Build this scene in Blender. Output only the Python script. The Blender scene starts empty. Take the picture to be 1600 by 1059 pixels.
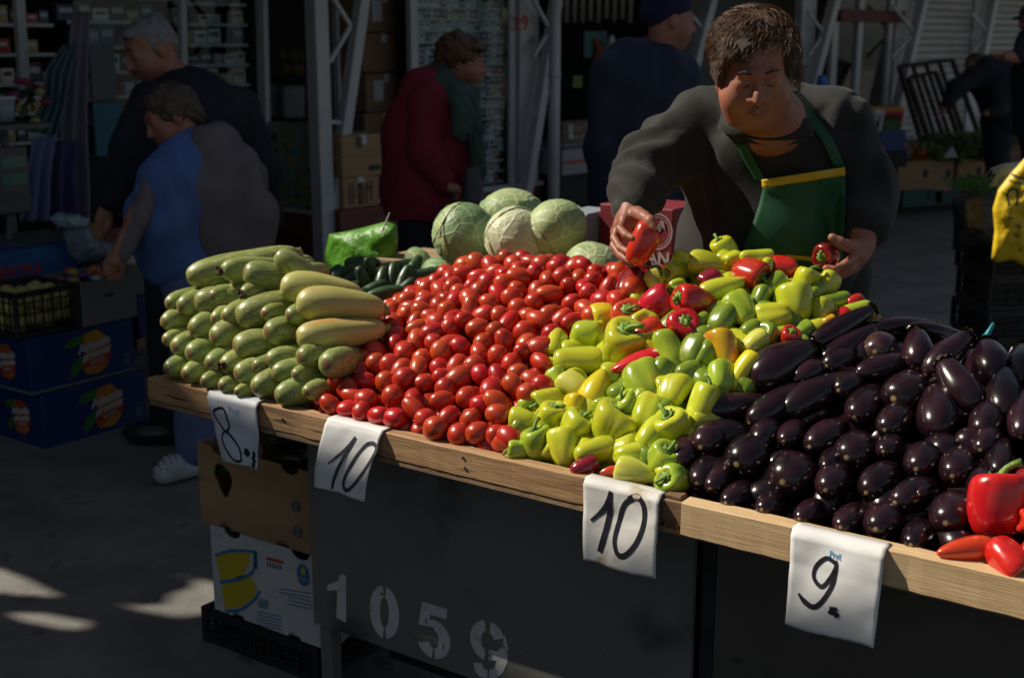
import bpy, bmesh, math, random
import numpy as np
from mathutils import Vector, Matrix, Euler, noise
from mathutils.bvhtree import BVHTree
from mathutils import geometry as mgeo

SC = bpy.context.scene
COL = SC.collection
R = math.radians
rnd = random.Random(7)

# ------------------------------------------------------------------ camera
CAM_H = 1.70; PITCH = math.atan((529.5 - 60) / 2000.0)
cam_d = bpy.data.cameras.new('camera'); cam = bpy.data.objects.new('camera', cam_d); COL.objects.link(cam)
cam.location = (0, 0, CAM_H); cam.rotation_euler = (math.pi/2 - PITCH, 0, 0)
cam_d.sensor_width = 36; cam_d.lens = 45.0; cam_d.clip_start = 0.05; cam_d.clip_end = 400
cam_d.dof.use_dof = True; cam_d.dof.focus_distance = 2.62; cam_d.dof.aperture_fstop = 4.6
SC.camera = cam
# ------------------------------------------------------------------ light
SUN_EL = 43.0
SUN_H = (-.963, .268)          # horizontal direction towards the sun
world = bpy.data.worlds.new("World"); SC.world = world; world.use_nodes = True
wn = world.node_tree.nodes; wl = world.node_tree.links
for n in list(wn): wn.remove(n)
sky = wn.new('ShaderNodeTexSky'); sky.sky_type = 'NISHITA'; sky.sun_disc = False
sky.sun_elevation = R(SUN_EL); sky.sun_rotation = math.atan2(SUN_H[0], SUN_H[1])
bgn = wn.new('ShaderNodeBackground'); bgn.inputs[1].default_value = 0.05
wo = wn.new('ShaderNodeOutputWorld'); hsn = wn.new('ShaderNodeHueSaturation'); hsn.inputs['Saturation'].default_value = .62; wl.new(sky.outputs[0], hsn.inputs['Color']); wl.new(hsn.outputs[0], bgn.inputs[0]); wl.new(bgn.outputs[0], wo.inputs[0])
sun_d = bpy.data.lights.new('sun', 'SUN'); sun = bpy.data.objects.new('sun', sun_d); COL.objects.link(sun)
sun_d.energy = 5.0; sun_d.angle = R(0.5); sun_d.color = (1.0, 0.91, 0.77)
SUNV = Vector((SUN_H[0]*math.cos(R(SUN_EL)), SUN_H[1]*math.cos(R(SUN_EL)), math.sin(R(SUN_EL)))).normalized()
sun.rotation_euler = SUNV.to_track_quat('Z', 'Y').to_euler(); sun.location = (-6, 2, 12)
SC.view_settings.view_transform = 'Standard'; SC.view_settings.look = 'None'
SC.view_settings.exposure = 0.12; SC.view_settings.gamma = 1.0; SC.view_settings.use_curve_mapping = False
SC.render.engine = 'CYCLES'
SC.cycles.max_bounces = 6; SC.cycles.diffuse_bounces = 3; SC.cycles.glossy_bounces = 3
SC.cycles.transmission_bounces = 4; SC.cycles.transparent_max_bounces = 8
SC.cycles.use_denoising = True
SC.cycles.sample_clamp_indirect = 3.0

# ------------------------------------------------------------------ geometry helpers
_c, _s = math.cos(PITCH), math.sin(PITCH)
def ray(px, py):
    u = (px-800)/2000.0; v = (py-529.5)/2000.0
    return Vector((u, _c - v*_s, -_s - v*_c))
EYE = Vector((0, 0, CAM_H))
def onz(px, py, z):
    d = ray(px, py); return EYE + d*((z-CAM_H)/d.z)
def ony(px, py, Y):
    d = ray(px, py); return EYE + d*(Y/d.y)
def proj(P):
    D = P[1]*_c + (CAM_H-P[2])*_s; v = (CAM_H-P[2])*_c - P[1]*_s
    return 800+2000*P[0]/D, 529.5+2000*v/D
E1 = Vector((.8136, -.5814, 0)); E2 = Vector((.5814, .8136, 0)); L0 = Vector((-.939, 3.185, 0))
def T(a, p, z): return L0 + E1*a + E2*p + Vector((0, 0, z))
def TI(P):
    q = Vector((P[0], P[1], 0)) - L0; return q.dot(E1), q.dot(E2), P[2]
def onp(px, py, p):
    d = ray(px, py); O = EYE - L0; O.z = 0
    t = (p - O.dot(E2))/d.dot(E2); return EYE + d*t
TROT = math.atan2(-.5814, .8136)
def onplane(px, py, P0, n):
    d = ray(px, py); return EYE + d*((P0-EYE).dot(n)/d.dot(n))

def tag(o, label=None, cat=None, group=None, kind=None):
    if label: o['label'] = label
    if cat: o['category'] = cat
    if group: o['group'] = group
    if kind: o['kind'] = kind
    return o
def empty(name, loc=(0, 0, 0), rz=0.0):
    o = bpy.data.objects.new(name, None); COL.objects.link(o); o.location = loc; o.rotation_euler = (0, 0, rz)
    o.empty_display_size = .1
    return o
def link(name, me, mats=None, parent=None, loc=None, rot=None):
    o = bpy.data.objects.new(name, me); COL.objects.link(o)
    if mats is not None and len(me.materials) == 0:
        for m in (mats if isinstance(mats, (list, tuple)) else [mats]): me.materials.append(m)
    if parent: o.parent = parent
    if loc is not None: o.location = loc
    if rot is not None: o.rotation_euler = rot
    return o
def mesh_np(name, V, F, smooth=True):
    me = bpy.data.meshes.new(name)
    V = np.asarray(V, dtype=np.float32); F = np.asarray(F, dtype=np.int32)
    k = F.shape[1]
    me.vertices.add(len(V)); me.vertices.foreach_set('co', V.ravel())
    me.loops.add(F.size); me.loops.foreach_set('vertex_index', F.ravel())
    me.polygons.add(len(F)); me.polygons.foreach_set('loop_start', np.arange(0, F.size, k, dtype=np.int32))
    me.polygons.foreach_set('loop_total', np.full(len(F), k, dtype=np.int32))
    me.update(calc_edges=True)
    if smooth: me.polygons.foreach_set('use_smooth', np.ones(len(F), dtype=bool))
    return me
class MB:
    def __init__(s): s.v = []; s.f = []; s.mi = []
    def add(s, vs, fs, M=None, mi=0):
        b = len(s.v)
        for q in vs: s.v.append((M @ Vector(q)) if M is not None else Vector(q))
        for q in fs: s.f.append([b+i for i in q]); s.mi.append(mi)
        return s
    def box(s, c, d, M=None, mi=0, j=0):
        x, y, z = d[0]/2, d[1]/2, d[2]/2
        vs = [Vector((c[0]+sx*x, c[1]+sy*y, c[2]+sz*z)) for sz in (-1, 1) for sy in (-1, 1) for sx in (-1, 1)]
        return s.add(vs, [(0, 2, 3, 1), (4, 5, 7, 6), (0, 1, 5, 4), (2, 6, 7, 3), (1, 3, 7, 5), (0, 4, 6, 2)], M, mi)
    def bar(s, p0, p1, w, h, up=(0, 0, 1), mi=0):
        p0 = Vector(p0); p1 = Vector(p1); d = p1-p0; L = d.length; d.normalize()
        u = Vector(up); x = d.cross(u)
        if x.length < 1e-4: x = d.cross(Vector((1, 0, 0)))
        x.normalize(); y = x.cross(d)
        M = Matrix((x, d, y)).transposed().to_4x4(); M.translation = (p0+p1)/2
        return s.box((0, 0, 0), (w, L, h), M, mi)
    def tube(s, pts, rs, n=8, cap=True, mi=0):
        pts = [Vector(p) for p in pts]
        if not isinstance(rs, (list, tuple)): rs = [rs]*len(pts)
        b = len(s.v); prev = None
        for i, p in enumerate(pts):
            d = (pts[min(i+1, len(pts)-1)]-pts[max(i-1, 0)])
            if d.length < 1e-9: d = Vector((0, 0, 1))
            d.normalize()
            if prev is None:
                x = d.orthogonal().normalized()
            else:
                x = prev - d*prev.dot(d)
                if x.length < 1e-6: x = d.orthogonal()
                x.normalize()
            prev = x; y = d.cross(x)
            for k in range(n):
                a = 2*math.pi*k/n; s.v.append(p + (x*math.cos(a)+y*math.sin(a))*rs[i])
        for i in range(len(pts)-1):
            for k in range(n):
                k2 = (k+1) % n
                s.f.append([b+i*n+k, b+i*n+k2, b+(i+1)*n+k2, b+(i+1)*n+k]); s.mi.append(mi)
        if cap:
            s.f.append([b+k for k in reversed(range(n))]); s.mi.append(mi)
            s.f.append([b+(len(pts)-1)*n+k for k in range(n)]); s.mi.append(mi)
        return s
    def ball(s, c, r, nu=12, nv=8, M=None, mi=0):
        if not isinstance(r, (list, tuple)): r = (r, r, r)
        vs = []; fs = []
        for i in range(nv+1):
            t = math.pi*i/nv
            for k in range(nu):
                a = 2*math.pi*k/nu
                vs.append((c[0]+r[0]*math.sin(t)*math.cos(a), c[1]+r[1]*math.sin(t)*math.sin(a), c[2]+r[2]*math.cos(t)))
        for i in range(nv):
            for k in range(nu):
                k2 = (k+1) % nu
                fs.append((i*nu+k, (i+1)*nu+k, (i+1)*nu+k2, i*nu+k2))
        return s.add(vs, fs, M, mi)
    def mesh(s, name, smooth=False):
        me = bpy.data.meshes.new(name); me.from_pydata([tuple(v) for v in s.v], [], s.f)
        for p, m in zip(me.polygons, s.mi): p.material_index = m; p.use_smooth = smooth
        me.update(); return me
    def build(s, name, mats, parent=None, smooth=False, bevel=0, loc=None, rot=None, seg=1):
        o = link(name, s.mesh(name, smooth), mats, parent, loc, rot)
        if bevel:
            m = o.modifiers.new('b', 'BEVEL'); m.width = bevel; m.segments = seg; m.limit_method = 'ANGLE'
        return o

def ordn(i): 
    w = ['first', 'second', 'third', 'fourth', 'fifth', 'sixth', 'seventh', 'eighth', 'ninth', 'tenth', '11th', '12th', '13th', '14th', '15th', '16th', '17th', '18th', '19th', '20th', '21st', '22nd', '23rd', '24th', '25th', '26th', '27th', '28th', '29th', '30th', '31st', '32nd', '33rd', '34th', '35th', '36th', '37th', '38th', '39th', '40th']
    return w[i] if i < len(w) else str(i+1)+'th'
# ------------------------------------------------------------------ materials
_M = {}
def mat(name, c, rough=.6, c2=None, scale=8, detail=4, bump=0, bscale=40, metal=0, coat=0, sss=0, spec=.5,
        stretch=(1, 1, 1), rv=0, hv=0, lo=.35, hi=.65, bdist=.01, sheen=0, alpha=1, emit=0, spots=None, wave=None,
        bstretch=None, rough2=None, transl=0):
    if name in _M: return _M[name]
    m = bpy.data.materials.new(name); m.use_nodes = True; N = m.node_tree.nodes; Lk = m.node_tree.links
    P = N['Principled BSDF']; P.inputs['Roughness'].default_value = rough; P.inputs['Metallic'].default_value = metal
    P.inputs['Specular IOR Level'].default_value = spec; P.inputs['Coat Weight'].default_value = coat
    P.inputs['Coat Roughness'].default_value = .12
    if sheen: P.inputs['Sheen Weight'].default_value = sheen
    if sss:
        P.inputs['Subsurface Weight'].default_value = sss; P.inputs['Subsurface Scale'].default_value = .008
        P.inputs['Subsurface Radius'].default_value = (1, .35, .2)
    if transl: P.inputs['Transmission Weight'].default_value = transl
    if alpha < 1: P.inputs['Alpha'].default_value = alpha
    if emit:
        P.inputs['Emission Color'].default_value = (*c, 1); P.inputs['Emission Strength'].default_value = emit
    tc = N.new('ShaderNodeTexCoord'); oi = N.new('ShaderNodeObjectInfo')
    ad = N.new('ShaderNodeVectorMath'); ad.operation = 'MULTIPLY_ADD'
    Lk.new(oi.outputs['Random'], ad.inputs[0]); ad.inputs[1].default_value = (7, 5, 9); Lk.new(tc.outputs['Object'], ad.inputs[2])
    mp = N.new('ShaderNodeMapping'); mp.inputs['Scale'].default_value = stretch; Lk.new(ad.outputs[0], mp.inputs[0])
    base = None
    if c2 is not None:
        if wave:
            nz = N.new('ShaderNodeTexWave'); nz.inputs['Scale'].default_value = wave[0]; nz.inputs['Distortion'].default_value = wave[1]
            nz.inputs['Detail'].default_value = 4; nz.inputs['Detail Scale'].default_value = wave[2]; nz.bands_direction = wave[3]
            out = nz.outputs['Fac']
        else:
            nz = N.new('ShaderNodeTexNoise'); nz.inputs['Scale'].default_value = scale; nz.inputs['Detail'].default_value = detail
            nz.inputs['Roughness'].default_value = .6; out = nz.outputs['Fac']
        Lk.new(mp.outputs[0], nz.inputs['Vector'])
        rp = N.new('ShaderNodeValToRGB'); Lk.new(out, rp.inputs[0])
        rp.color_ramp.elements[0].position = lo; rp.color_ramp.elements[0].color = (*c, 1)
        rp.color_ramp.elements[1].position = hi; rp.color_ramp.elements[1].color = (*c2, 1)
        base = rp.outputs[0]
        if rough2 is not None:
            mr = N.new('ShaderNodeMapRange'); Lk.new(out, mr.inputs[0]); mr.inputs[1].default_value = lo; mr.inputs[2].default_value = hi
            mr.inputs[3].default_value = rough; mr.inputs[4].default_value = rough2; Lk.new(mr.outputs[0], P.inputs['Roughness'])
    else: P.inputs['Base Color'].default_value = (*c, 1)
    if spots:
        for (scol, sscale, slo, shi) in spots:
            n2 = N.new('ShaderNodeTexNoise'); n2.inputs['Scale'].default_value = sscale; n2.inputs['Detail'].default_value = 3
            Lk.new(mp.outputs[0], n2.inputs['Vector'])
            r2 = N.new('ShaderNodeValToRGB'); r2.color_ramp.elements[0].position = slo; r2.color_ramp.elements[1].position = shi
            Lk.new(n2.outputs['Fac'], r2.inputs[0])
            mx = N.new('ShaderNodeMixRGB'); Lk.new(r2.outputs[0], mx.inputs[0])
            if base is not None: Lk.new(base, mx.inputs[1])
            else: mx.inputs[1].default_value = (*c, 1)
            mx.inputs[2].default_value = (*scol, 1); base = mx.outputs[0]
    if rv or hv:
        hs = N.new('ShaderNodeHueSaturation')
        if base is not None: Lk.new(base, hs.inputs['Color'])
        else: hs.inputs['Color'].default_value = (*c, 1)
        if rv:
            mr = N.new('ShaderNodeMapRange'); Lk.new(oi.outputs['Random'], mr.inputs[0]); mr.inputs[3].default_value = 1-rv; mr.inputs[4].default_value = 1+rv
            Lk.new(mr.outputs[0], hs.inputs['Value'])
        if hv:
            ml = N.new('ShaderNodeMath'); ml.operation = 'MULTIPLY'; Lk.new(oi.outputs['Random'], ml.inputs[0]); ml.inputs[1].default_value = 7.31
            fr = N.new('ShaderNodeMath'); fr.operation = 'FRACT'; Lk.new(ml.outputs[0], fr.inputs[0])
            mr = N.new('ShaderNodeMapRange'); Lk.new(fr.outputs[0], mr.inputs[0]); mr.inputs[3].default_value = .5-hv; mr.inputs[4].default_value = .5+hv
            Lk.new(mr.outputs[0], hs.inputs['Hue'])
        base = hs.outputs[0]
    if base is not None: Lk.new(base, P.inputs['Base Color'])
    if bump:
        nb = N.new('ShaderNodeTexNoise'); nb.inputs['Scale'].default_value = bscale; nb.inputs['Detail'].default_value = 4
        if bstretch:
            m2 = N.new('ShaderNodeMapping'); m2.inputs['Scale'].default_value = bstretch; Lk.new(tc.outputs['Object'], m2.inputs[0]); Lk.new(m2.outputs[0], nb.inputs['Vector'])
        else: Lk.new(mp.outputs[0], nb.inputs['Vector'])
        bp = N.new('ShaderNodeBump'); bp.inputs['Strength'].default_value = bump; bp.inputs['Distance'].default_value = bdist
        Lk.new(nb.outputs['Fac'], bp.inputs['Height']); Lk.new(bp.outputs[0], P.inputs['Normal'])
        if coat: Lk.new(bp.outputs[0], P.inputs['Coat Normal'])
    _M[name] = m; return m
def end_mask(m, axis, z0, z1, col, strength=1.0):
    """tint one end of a fruit (its own blossom or stem scar): real colour, in object space"""
    N = m.node_tree.nodes; Lk = m.node_tree.links; P = N['Principled BSDF']
    tc = N.new('ShaderNodeTexCoord'); sp = N.new('ShaderNodeSeparateXYZ'); Lk.new(tc.outputs['Object'], sp.inputs[0])
    mr = N.new('ShaderNodeMapRange'); Lk.new(sp.outputs[axis], mr.inputs[0]); mr.inputs[1].default_value = z0; mr.inputs[2].default_value = z1
    mr.inputs[3].default_value = 0; mr.inputs[4].default_value = strength
    mx = N.new('ShaderNodeMixRGB'); Lk.new(mr.outputs[0], mx.inputs[0])
    src = P.inputs['Base Color'].links[0].from_socket if P.inputs['Base Color'].links else None
    if src: Lk.new(src, mx.inputs[1])
    else: mx.inputs[1].default_value = P.inputs['Base Color'].default_value
    mx.inputs[2].default_value = (*col, 1); Lk.new(mx.outputs[0], P.inputs['Base Color'])
    return m

def text_obj(s, size, m, parent, M, name='lettering', bold=.0, shear=0, ex=.0004, sx=1.0):
    cu = bpy.data.curves.new(name, 'FONT'); cu.body = s; cu.size = size; cu.align_x = 'CENTER'; cu.align_y = 'CENTER'
    cu.offset = bold; cu.shear = shear; cu.extrude = ex; cu.resolution_u = 3
    t = bpy.data.objects.new('t', cu); COL.objects.link(t)
    bpy.context.view_layer.update()
    me = bpy.data.meshes.new_from_object(t.evaluated_get(bpy.context.evaluated_depsgraph_get()))
    bpy.data.objects.remove(t); me.transform(Matrix.Diagonal((sx, 1, 1, 1))); me.transform(M); me.materials.clear()
    return link(name, me, m, parent)
def frameM(o, x, y):
    """matrix with local x along x, local y along y, z their cross, at o"""
    x = Vector(x).normalized(); y = Vector(y).normalized(); z = x.cross(y)
    M = Matrix((x, y, z)).transposed().to_4x4(); M.translation = o; return M
def stroke(pts, w, fmap, off=.0006, name='stroke', m=None, parent=None, n=6, th=.0004):
    """a painted or pen line: a ribbon of varying width laid on the surface fmap(u, v) -> (point, normal)"""
    P = []
    W = []
    k = len(pts)
    for i in range(k-1):
        p0 = pts[max(i-1, 0)]; p1 = pts[i]; p2 = pts[i+1]; p3 = pts[min(i+2, k-1)]
        for j in range(n):
            t = j/n
            P.append(tuple(.5*((2*p1[q])+(-p0[q]+p2[q])*t+(2*p0[q]-5*p1[q]+4*p2[q]-p3[q])*t*t+(-p0[q]+3*p1[q]-3*p2[q]+p3[q])*t**3) for q in (0, 1)))
            wa = w[i] if isinstance(w, (list, tuple)) else w; wb = w[i+1] if isinstance(w, (list, tuple)) else w
            W.append(wa+(wb-wa)*t)
    P.append(pts[-1][:2]); W.append(w[-1] if isinstance(w, (list, tuple)) else w)
    vs = []; fs = []
    for i, (u, v) in enumerate(P):
        a = P[max(i-1, 0)]; b = P[min(i+1, len(P)-1)]; dx, dy = b[0]-a[0], b[1]-a[1]; L = math.hypot(dx, dy) or 1
        nx, ny = -dy/L*W[i]/2, dx/L*W[i]/2
        for sg in (1, -1):
            q, nn = fmap(u+nx*sg, v+ny*sg); vs.append(q+nn*off)
    for i in range(len(P)-1): fs.append((2*i, 2*i+1, 2*i+3, 2*i+2))
    b = MB(); b.add(vs, fs)
    return b if m is None else b.build(name, m, parent)

# ------------------------------------------------------------------ implicit bodies
class SDF:
    def __init__(s, lo, hi, h):
        s.h = h; s.lo = np.array(lo, float); s.n = np.ceil((np.array(hi)-s.lo)/h).astype(int)+1
        s.a = np.full(s.n, .2, np.float32)
        s.ax = [s.lo[i]+h*np.arange(s.n[i]) for i in range(3)]
    def _blk(s, lo, hi):
        i0 = np.clip(np.floor((np.array(lo)-s.lo)/s.h).astype(int), 0, s.n); i1 = np.clip(np.ceil((np.array(hi)-s.lo)/s.h).astype(int)+1, 0, s.n)
        sl = tuple(slice(a, b) for a, b in zip(i0, i1))
        g = [s.ax[0][sl[0]][:, None, None], s.ax[1][sl[1]][None, :, None], s.ax[2][sl[2]][None, None, :]]
        return sl, g
    def _mix(s, sl, d, k, sub=False):
        a = s.a[sl]
        if sub:
            d = -d; h = np.maximum(k-np.abs(a-d), 0)/k; s.a[sl] = np.maximum(a, d)+h*h*k/4
        else:
            h = np.maximum(k-np.abs(a-d), 0)/k; s.a[sl] = np.minimum(a, d)-h*h*k/4
    def cap(s, p0, p1, r0, r1=None, k=.03, sub=False):
        p0 = np.array(p0, float); p1 = np.array(p1, float); r1 = r0 if r1 is None else r1
        m = max(r0, r1)+k+2*s.h; sl, g = s._blk(np.minimum(p0, p1)-m, np.maximum(p0, p1)+m)
        if 0 in s.a[sl].shape: return s
        d = p1-p0; L2 = max((d*d).sum(), 1e-9)
        q = [g[i]-p0[i] for i in range(3)]
        t = np.clip((q[0]*d[0]+q[1]*d[1]+q[2]*d[2])/L2, 0, 1)
        D = np.sqrt((q[0]-t*d[0])**2+(q[1]-t*d[1])**2+(q[2]-t*d[2])**2)-(r0+(r1-r0)*t)
        s._mix(sl, D.astype(np.float32), k, sub); return s
    def chain(s, pts, rs, k=.03):
        for i in range(len(pts)-1): s.cap(pts[i], pts[i+1], rs[i], rs[i+1], k)
        return s
    def ell(s, c, r, rot=None, k=.03, sub=False):
        c = np.array(c, float); r = np.array(r, float); m = r.max()+k+2*s.h
        sl, g = s._blk(c-m, c+m)
        if 0 in s.a[sl].shape: return s
        q = [g[i]-c[i] for i in range(3)]
        if rot is not None:
            Mx = np.array(rot.to_3x3().transposed()); q = [Mx[i, 0]*q[0]+Mx[i, 1]*q[1]+Mx[i, 2]*q[2] for i in range(3)]
        k0 = np.sqrt(sum((q[i]/r[i])**2 for i in range(3)))+1e-6; k1 = np.sqrt(sum((q[i]/r[i]**2)**2 for i in range(3)))+1e-6
        s._mix(sl, (k0*(k0-1)/k1).astype(np.float32), k, sub); return s
    def disp(s, f):
        X, Y, Z = np.meshgrid(*s.ax, indexing='ij', sparse=True); near = np.abs(s.a) < .05
        D = f(X, Y, Z); s.a = np.where(near, s.a+D, s.a).astype(np.float32); return s
    def mesh(s, name, origin=(0, 0, 0)):
        a = s.a; n = a.shape; sg = a < 0
        c0 = sg[:-1, :-1, :-1]; mixed = np.zeros(c0.shape, bool)
        offs = [(i, j, k) for i in (0, 1) for j in (0, 1) for k in (0, 1)]
        def sub(A, o): return A[o[0]:n[0]-1+o[0], o[1]:n[1]-1+o[1], o[2]:n[2]-1+o[2]]
        for o in offs[1:]: mixed |= sub(sg, o) != c0
        idx = np.argwhere(mixed); cid = -np.ones(c0.shape, np.int32); cid[mixed] = np.arange(len(idx))
        acc = np.zeros((len(idx), 3)); cnt = np.zeros(len(idx))
        for o in offs:
            for ax in range(3):
                if o[ax]: continue
                o2 = list(o); o2[ax] = 1
                va = a[idx[:, 0]+o[0], idx[:, 1]+o[1], idx[:, 2]+o[2]]; vb = a[idx[:, 0]+o2[0], idx[:, 1]+o2[1], idx[:, 2]+o2[2]]
                cr = (va < 0) != (vb < 0); t = np.where(cr, va/np.where(cr, va-vb, 1), 0)
                p = np.tile(np.array(o, float), (len(idx), 1)); p[:, ax] = t
                acc += p*cr[:, None]; cnt += cr
        V = (idx+acc/np.maximum(cnt, 1)[:, None])*s.h+s.lo-np.array(origin)
        Fs = []
        for ax in range(3):
            A = sg; sl0 = [slice(None)]*3; sl1 = [slice(None)]*3; sl0[ax] = slice(0, -1); sl1[ax] = slice(1, None)
            x = A[tuple(sl0)]; y = A[tuple(sl1)]; e = np.argwhere(x != y)
            b, c = [q for q in range(3) if q != ax]
            e = e[(e[:, b] > 0) & (e[:, c] > 0) & (e[:, b] < n[b]-1) & (e[:, c] < n[c]-1)]
            def cc(db, dc):
                t = e.copy(); t[:, b] -= db; t[:, c] -= dc; return cid[t[:, 0], t[:, 1], t[:, 2]]
            q = np.stack([cc(0, 0), cc(1, 0), cc(1, 1), cc(0, 1)], 1)
            flip = A[e[:, 0], e[:, 1], e[:, 2]]
            if ax == 1: flip = ~flip
            q[~flip] = q[~flip][:, ::-1]
            Fs.append(q)
        F = np.concatenate(Fs); F = F[(F >= 0).all(1)]
        return mesh_np(name, V, F)
# ================================================================== ground and the unseen sheets added to shade it
m_ground = mat('asphalt', (.14, .135, .125), .6, (.23, .22, .20), scale=3.5, detail=9, bump=.35, bscale=120, spots=[((.27, .265, .25), 2.3, .62, .74), ((.07, .067, .065), 7, .64, .75)], bdist=.006)
b = MB(); b.add([(-60, -40, 0), (60, -40, 0), (60, 80, 0), (-60, 80, 0)], [(0, 1, 2, 3)]); g = b.build('ground', m_ground); tag(g, kind='structure')
m_blocker = mat('sun_blocker_grey', (.22, .21, .2), .8, (.27, .26, .25), scale=2)
TS = math.tan(R(SUN_EL)); DW = 6.5; SH = Vector((SUN_H[0], SUN_H[1], 0)).normalized(); LAT = Vector((-SH.y*-1, SH.x*-1, 0))
LAT = Vector((.268, .963, 0)).normalized()
def wh(x, y, z): P = Vector((x, y, z)); return (P.dot(LAT), z+TS*(DW-P.dot(SH)))
def sheet(name, outer, holes, lab):  # off-camera sun blocker, added to shape where sunlight falls
    cu = bpy.data.curves.new(name, 'CURVE'); cu.dimensions = '2D'; cu.fill_mode = 'BOTH'; cu.extrude = .03
    for pl in [outer]+holes:
        sp = cu.splines.new('POLY'); sp.points.add(len(pl)-1); sp.use_cyclic_u = True
        for q, pt in zip(pl, sp.points): pt.co = (q[0], q[1], 0, 1)
    t = bpy.data.objects.new('t', cu); COL.objects.link(t); bpy.context.view_layer.update()
    me = bpy.data.meshes.new_from_object(t.evaluated_get(bpy.context.evaluated_depsgraph_get())); bpy.data.objects.remove(t)
    M = Matrix(((LAT.x, 0, SH.x, SH.x*DW), (LAT.y, 0, SH.y, SH.y*DW), (0, 1, 0, 0), (0, 0, 0, 1))); me.transform(M)
    o = link(name, me, m_blocker); tag(o, lab, kind='structure'); return o
def gp(px, py): P = onz(px, py, 0); return wh(P.x, P.y, 0)
holes = [[gp(*q) for q in ((-60, 868), (0, 890), (40, 906), (97, 930), (40, 926), (-60, 915))],  # cut-outs that let sun patches onto the ground
         [gp(*q) for q in ((14, 958), (70, 962), (139, 973), (132, 981), (100, 979), (40, 968))],
         [gp(*q) for q in ((178, 937), (215, 942), (262, 938), (270, 929), (288, 922), (292, 908), (268, 902), (282, 901), (300, 908), (345, 918), (372, 930), (372, 950), (320, 955), (290, 959), (262, 953), (230, 948))]]
def bpt(px, dz):
    P = onz(px, 590+(px-230)*.23, .85); P = T(TI(P)[0], 0, dz); return wh(P.x, P.y, P.z)
def tw_(a, p, z): return wh(*T(a, p, z))
low_edge = [(-1.0, 11.2), bpt(2600, .62), bpt(1900, .62), bpt(1600, .61), bpt(1300, .61), bpt(1000, .62), bpt(720, .645), bpt(620, .69), bpt(520, .72), bpt(440, .77), bpt(300, .82), (3.0, 5.25), (3.35, 5.5), (3.62, 5.85), (3.82, 5.75), (3.86, 5.35), (4.1, 5.35), (4.14, 6.6), (4.2, 8.5), (5.78, 8.5), (5.8, 7.1), (6.16, 7.1), (6.2, 8.6), (7.4, 8.6)]  # edge shaped to keep ground, boxes and panel out of the sun
outer = [(7.4, -.2), (-9, -.2), (-9, 11.2)]+low_edge
def grow(pl, k):
    cx = sum(q[0] for q in pl)/len(pl); cy = sum(q[1] for q in pl)/len(pl); o = []
    for x, y in pl:
        dx, dy = x-cx, y-cy; L = math.hypot(dx, dy); o.append((cx+dx*(L+k)/L, cy+dy*(L+k)/L))
    return o
holes = [grow(h_, .03) for h_ in holes]
sheet('sun_blocker_low', outer, holes, 'unseen grey sheet added to block the sun, cut through for the ground patches')
up = [(-9, 12.6), (-1, 12.2), (1.0, 10.1), (2.0, 8.6), (2.2, 7.85), (2.4, 7.5), (2.62, 7.34), (2.78, 7.5), (2.88, 8.0), (3.15, 7.85), (3.6, 7.5), (4.18, 7.3), (4.25, 8.7), (6.0, 8.7), (6.6, 8.2), (7.4, 8.7), (7.4, 13.5), (-9, 13.5)]  # edge shaped to limit the sunlight from above
sheet('sun_blocker_top', up, [], 'unseen upper sheet added to cut off the sunlight from above')
# ================================================================== the row of kiosks behind
m_white = mat('white_painted_steel', (.42, .44, .46), .45, (.50, .51, .52), scale=3, spots=[((.25, .16, .10), 6, .68, .80)], bump=.1, bscale=20)
m_white_d = mat('white_frame', (.40, .42, .45), .4, (.48, .49, .5), scale=4, spots=[((.22, .2, .18), 6, .66, .8)])
m_siding = mat('red_brown_siding', (.12, .030, .022), .55, (.17, .045, .03), stretch=(1, 1, 6), scale=4, bump=.2, bscale=20)
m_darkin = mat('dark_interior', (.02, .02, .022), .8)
m_shut = mat('roller_shutter', (.34, .34, .33), .5, (.42, .42, .41), scale=2, spots=[((.24, .22, .2), 3, .62, .78)])
m_card = mat('cardboard', (.33, .20, .105), .8, (.40, .26, .14), stretch=(1, 1, 4), scale=3, bump=.12, bscale=60, spots=[((.22, .13, .07), 4, .64, .78)])
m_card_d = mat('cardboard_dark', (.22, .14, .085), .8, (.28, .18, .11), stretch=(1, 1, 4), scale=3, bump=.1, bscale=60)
m_label = mat('paper_label', (.55, .57, .6), .6)
m_black = mat('black_print', (.02, .02, .02), .6)
m_red = mat('red_print', (.45, .03, .03), .6)
def glass_mat():
    m = bpy.data.materials.new('window_glass'); m.use_nodes = True; N = m.node_tree.nodes; Lk = m.node_tree.links
    for n in list(N): N.remove(n)
    o = N.new('ShaderNodeOutputMaterial'); mx = N.new('ShaderNodeMixShader'); tr = N.new('ShaderNodeBsdfTransparent'); gl = N.new('ShaderNodeBsdfGlossy')
    gl.inputs['Roughness'].default_value = .02; lw = N.new('ShaderNodeLayerWeight'); lw.inputs[0].default_value = .5; pw = N.new('ShaderNodeMath'); pw.operation = 'POWER'; Lk.new(lw.outputs['Facing'], pw.inputs[0]); pw.inputs[1].default_value = 5
    fr = N.new('ShaderNodeMath'); fr.operation = 'MULTIPLY_ADD'; Lk.new(pw.outputs[0], fr.inputs[0]); fr.inputs[1].default_value = .9; fr.inputs[2].default_value = .025
    tr.inputs[0].default_value = (.82, .87, .88, 1)
    Lk.new(fr.outputs[0], mx.inputs[0]); Lk.new(tr.outputs[0], mx.inputs[1]); Lk.new(gl.outputs[0], mx.inputs[2]); Lk.new(mx.outputs[0], o.inputs[0]); return m
m_glass = glass_mat()
C0 = onz(500, 331, .6); C0.z = 0
DF = Vector((.682, .731, 0)).normalized(); NF = Vector((DF.y, -DF.x, 0))
def F(t, z, off=0): return C0+DF*t+NF*off+Vector((0, 0, z))
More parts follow.
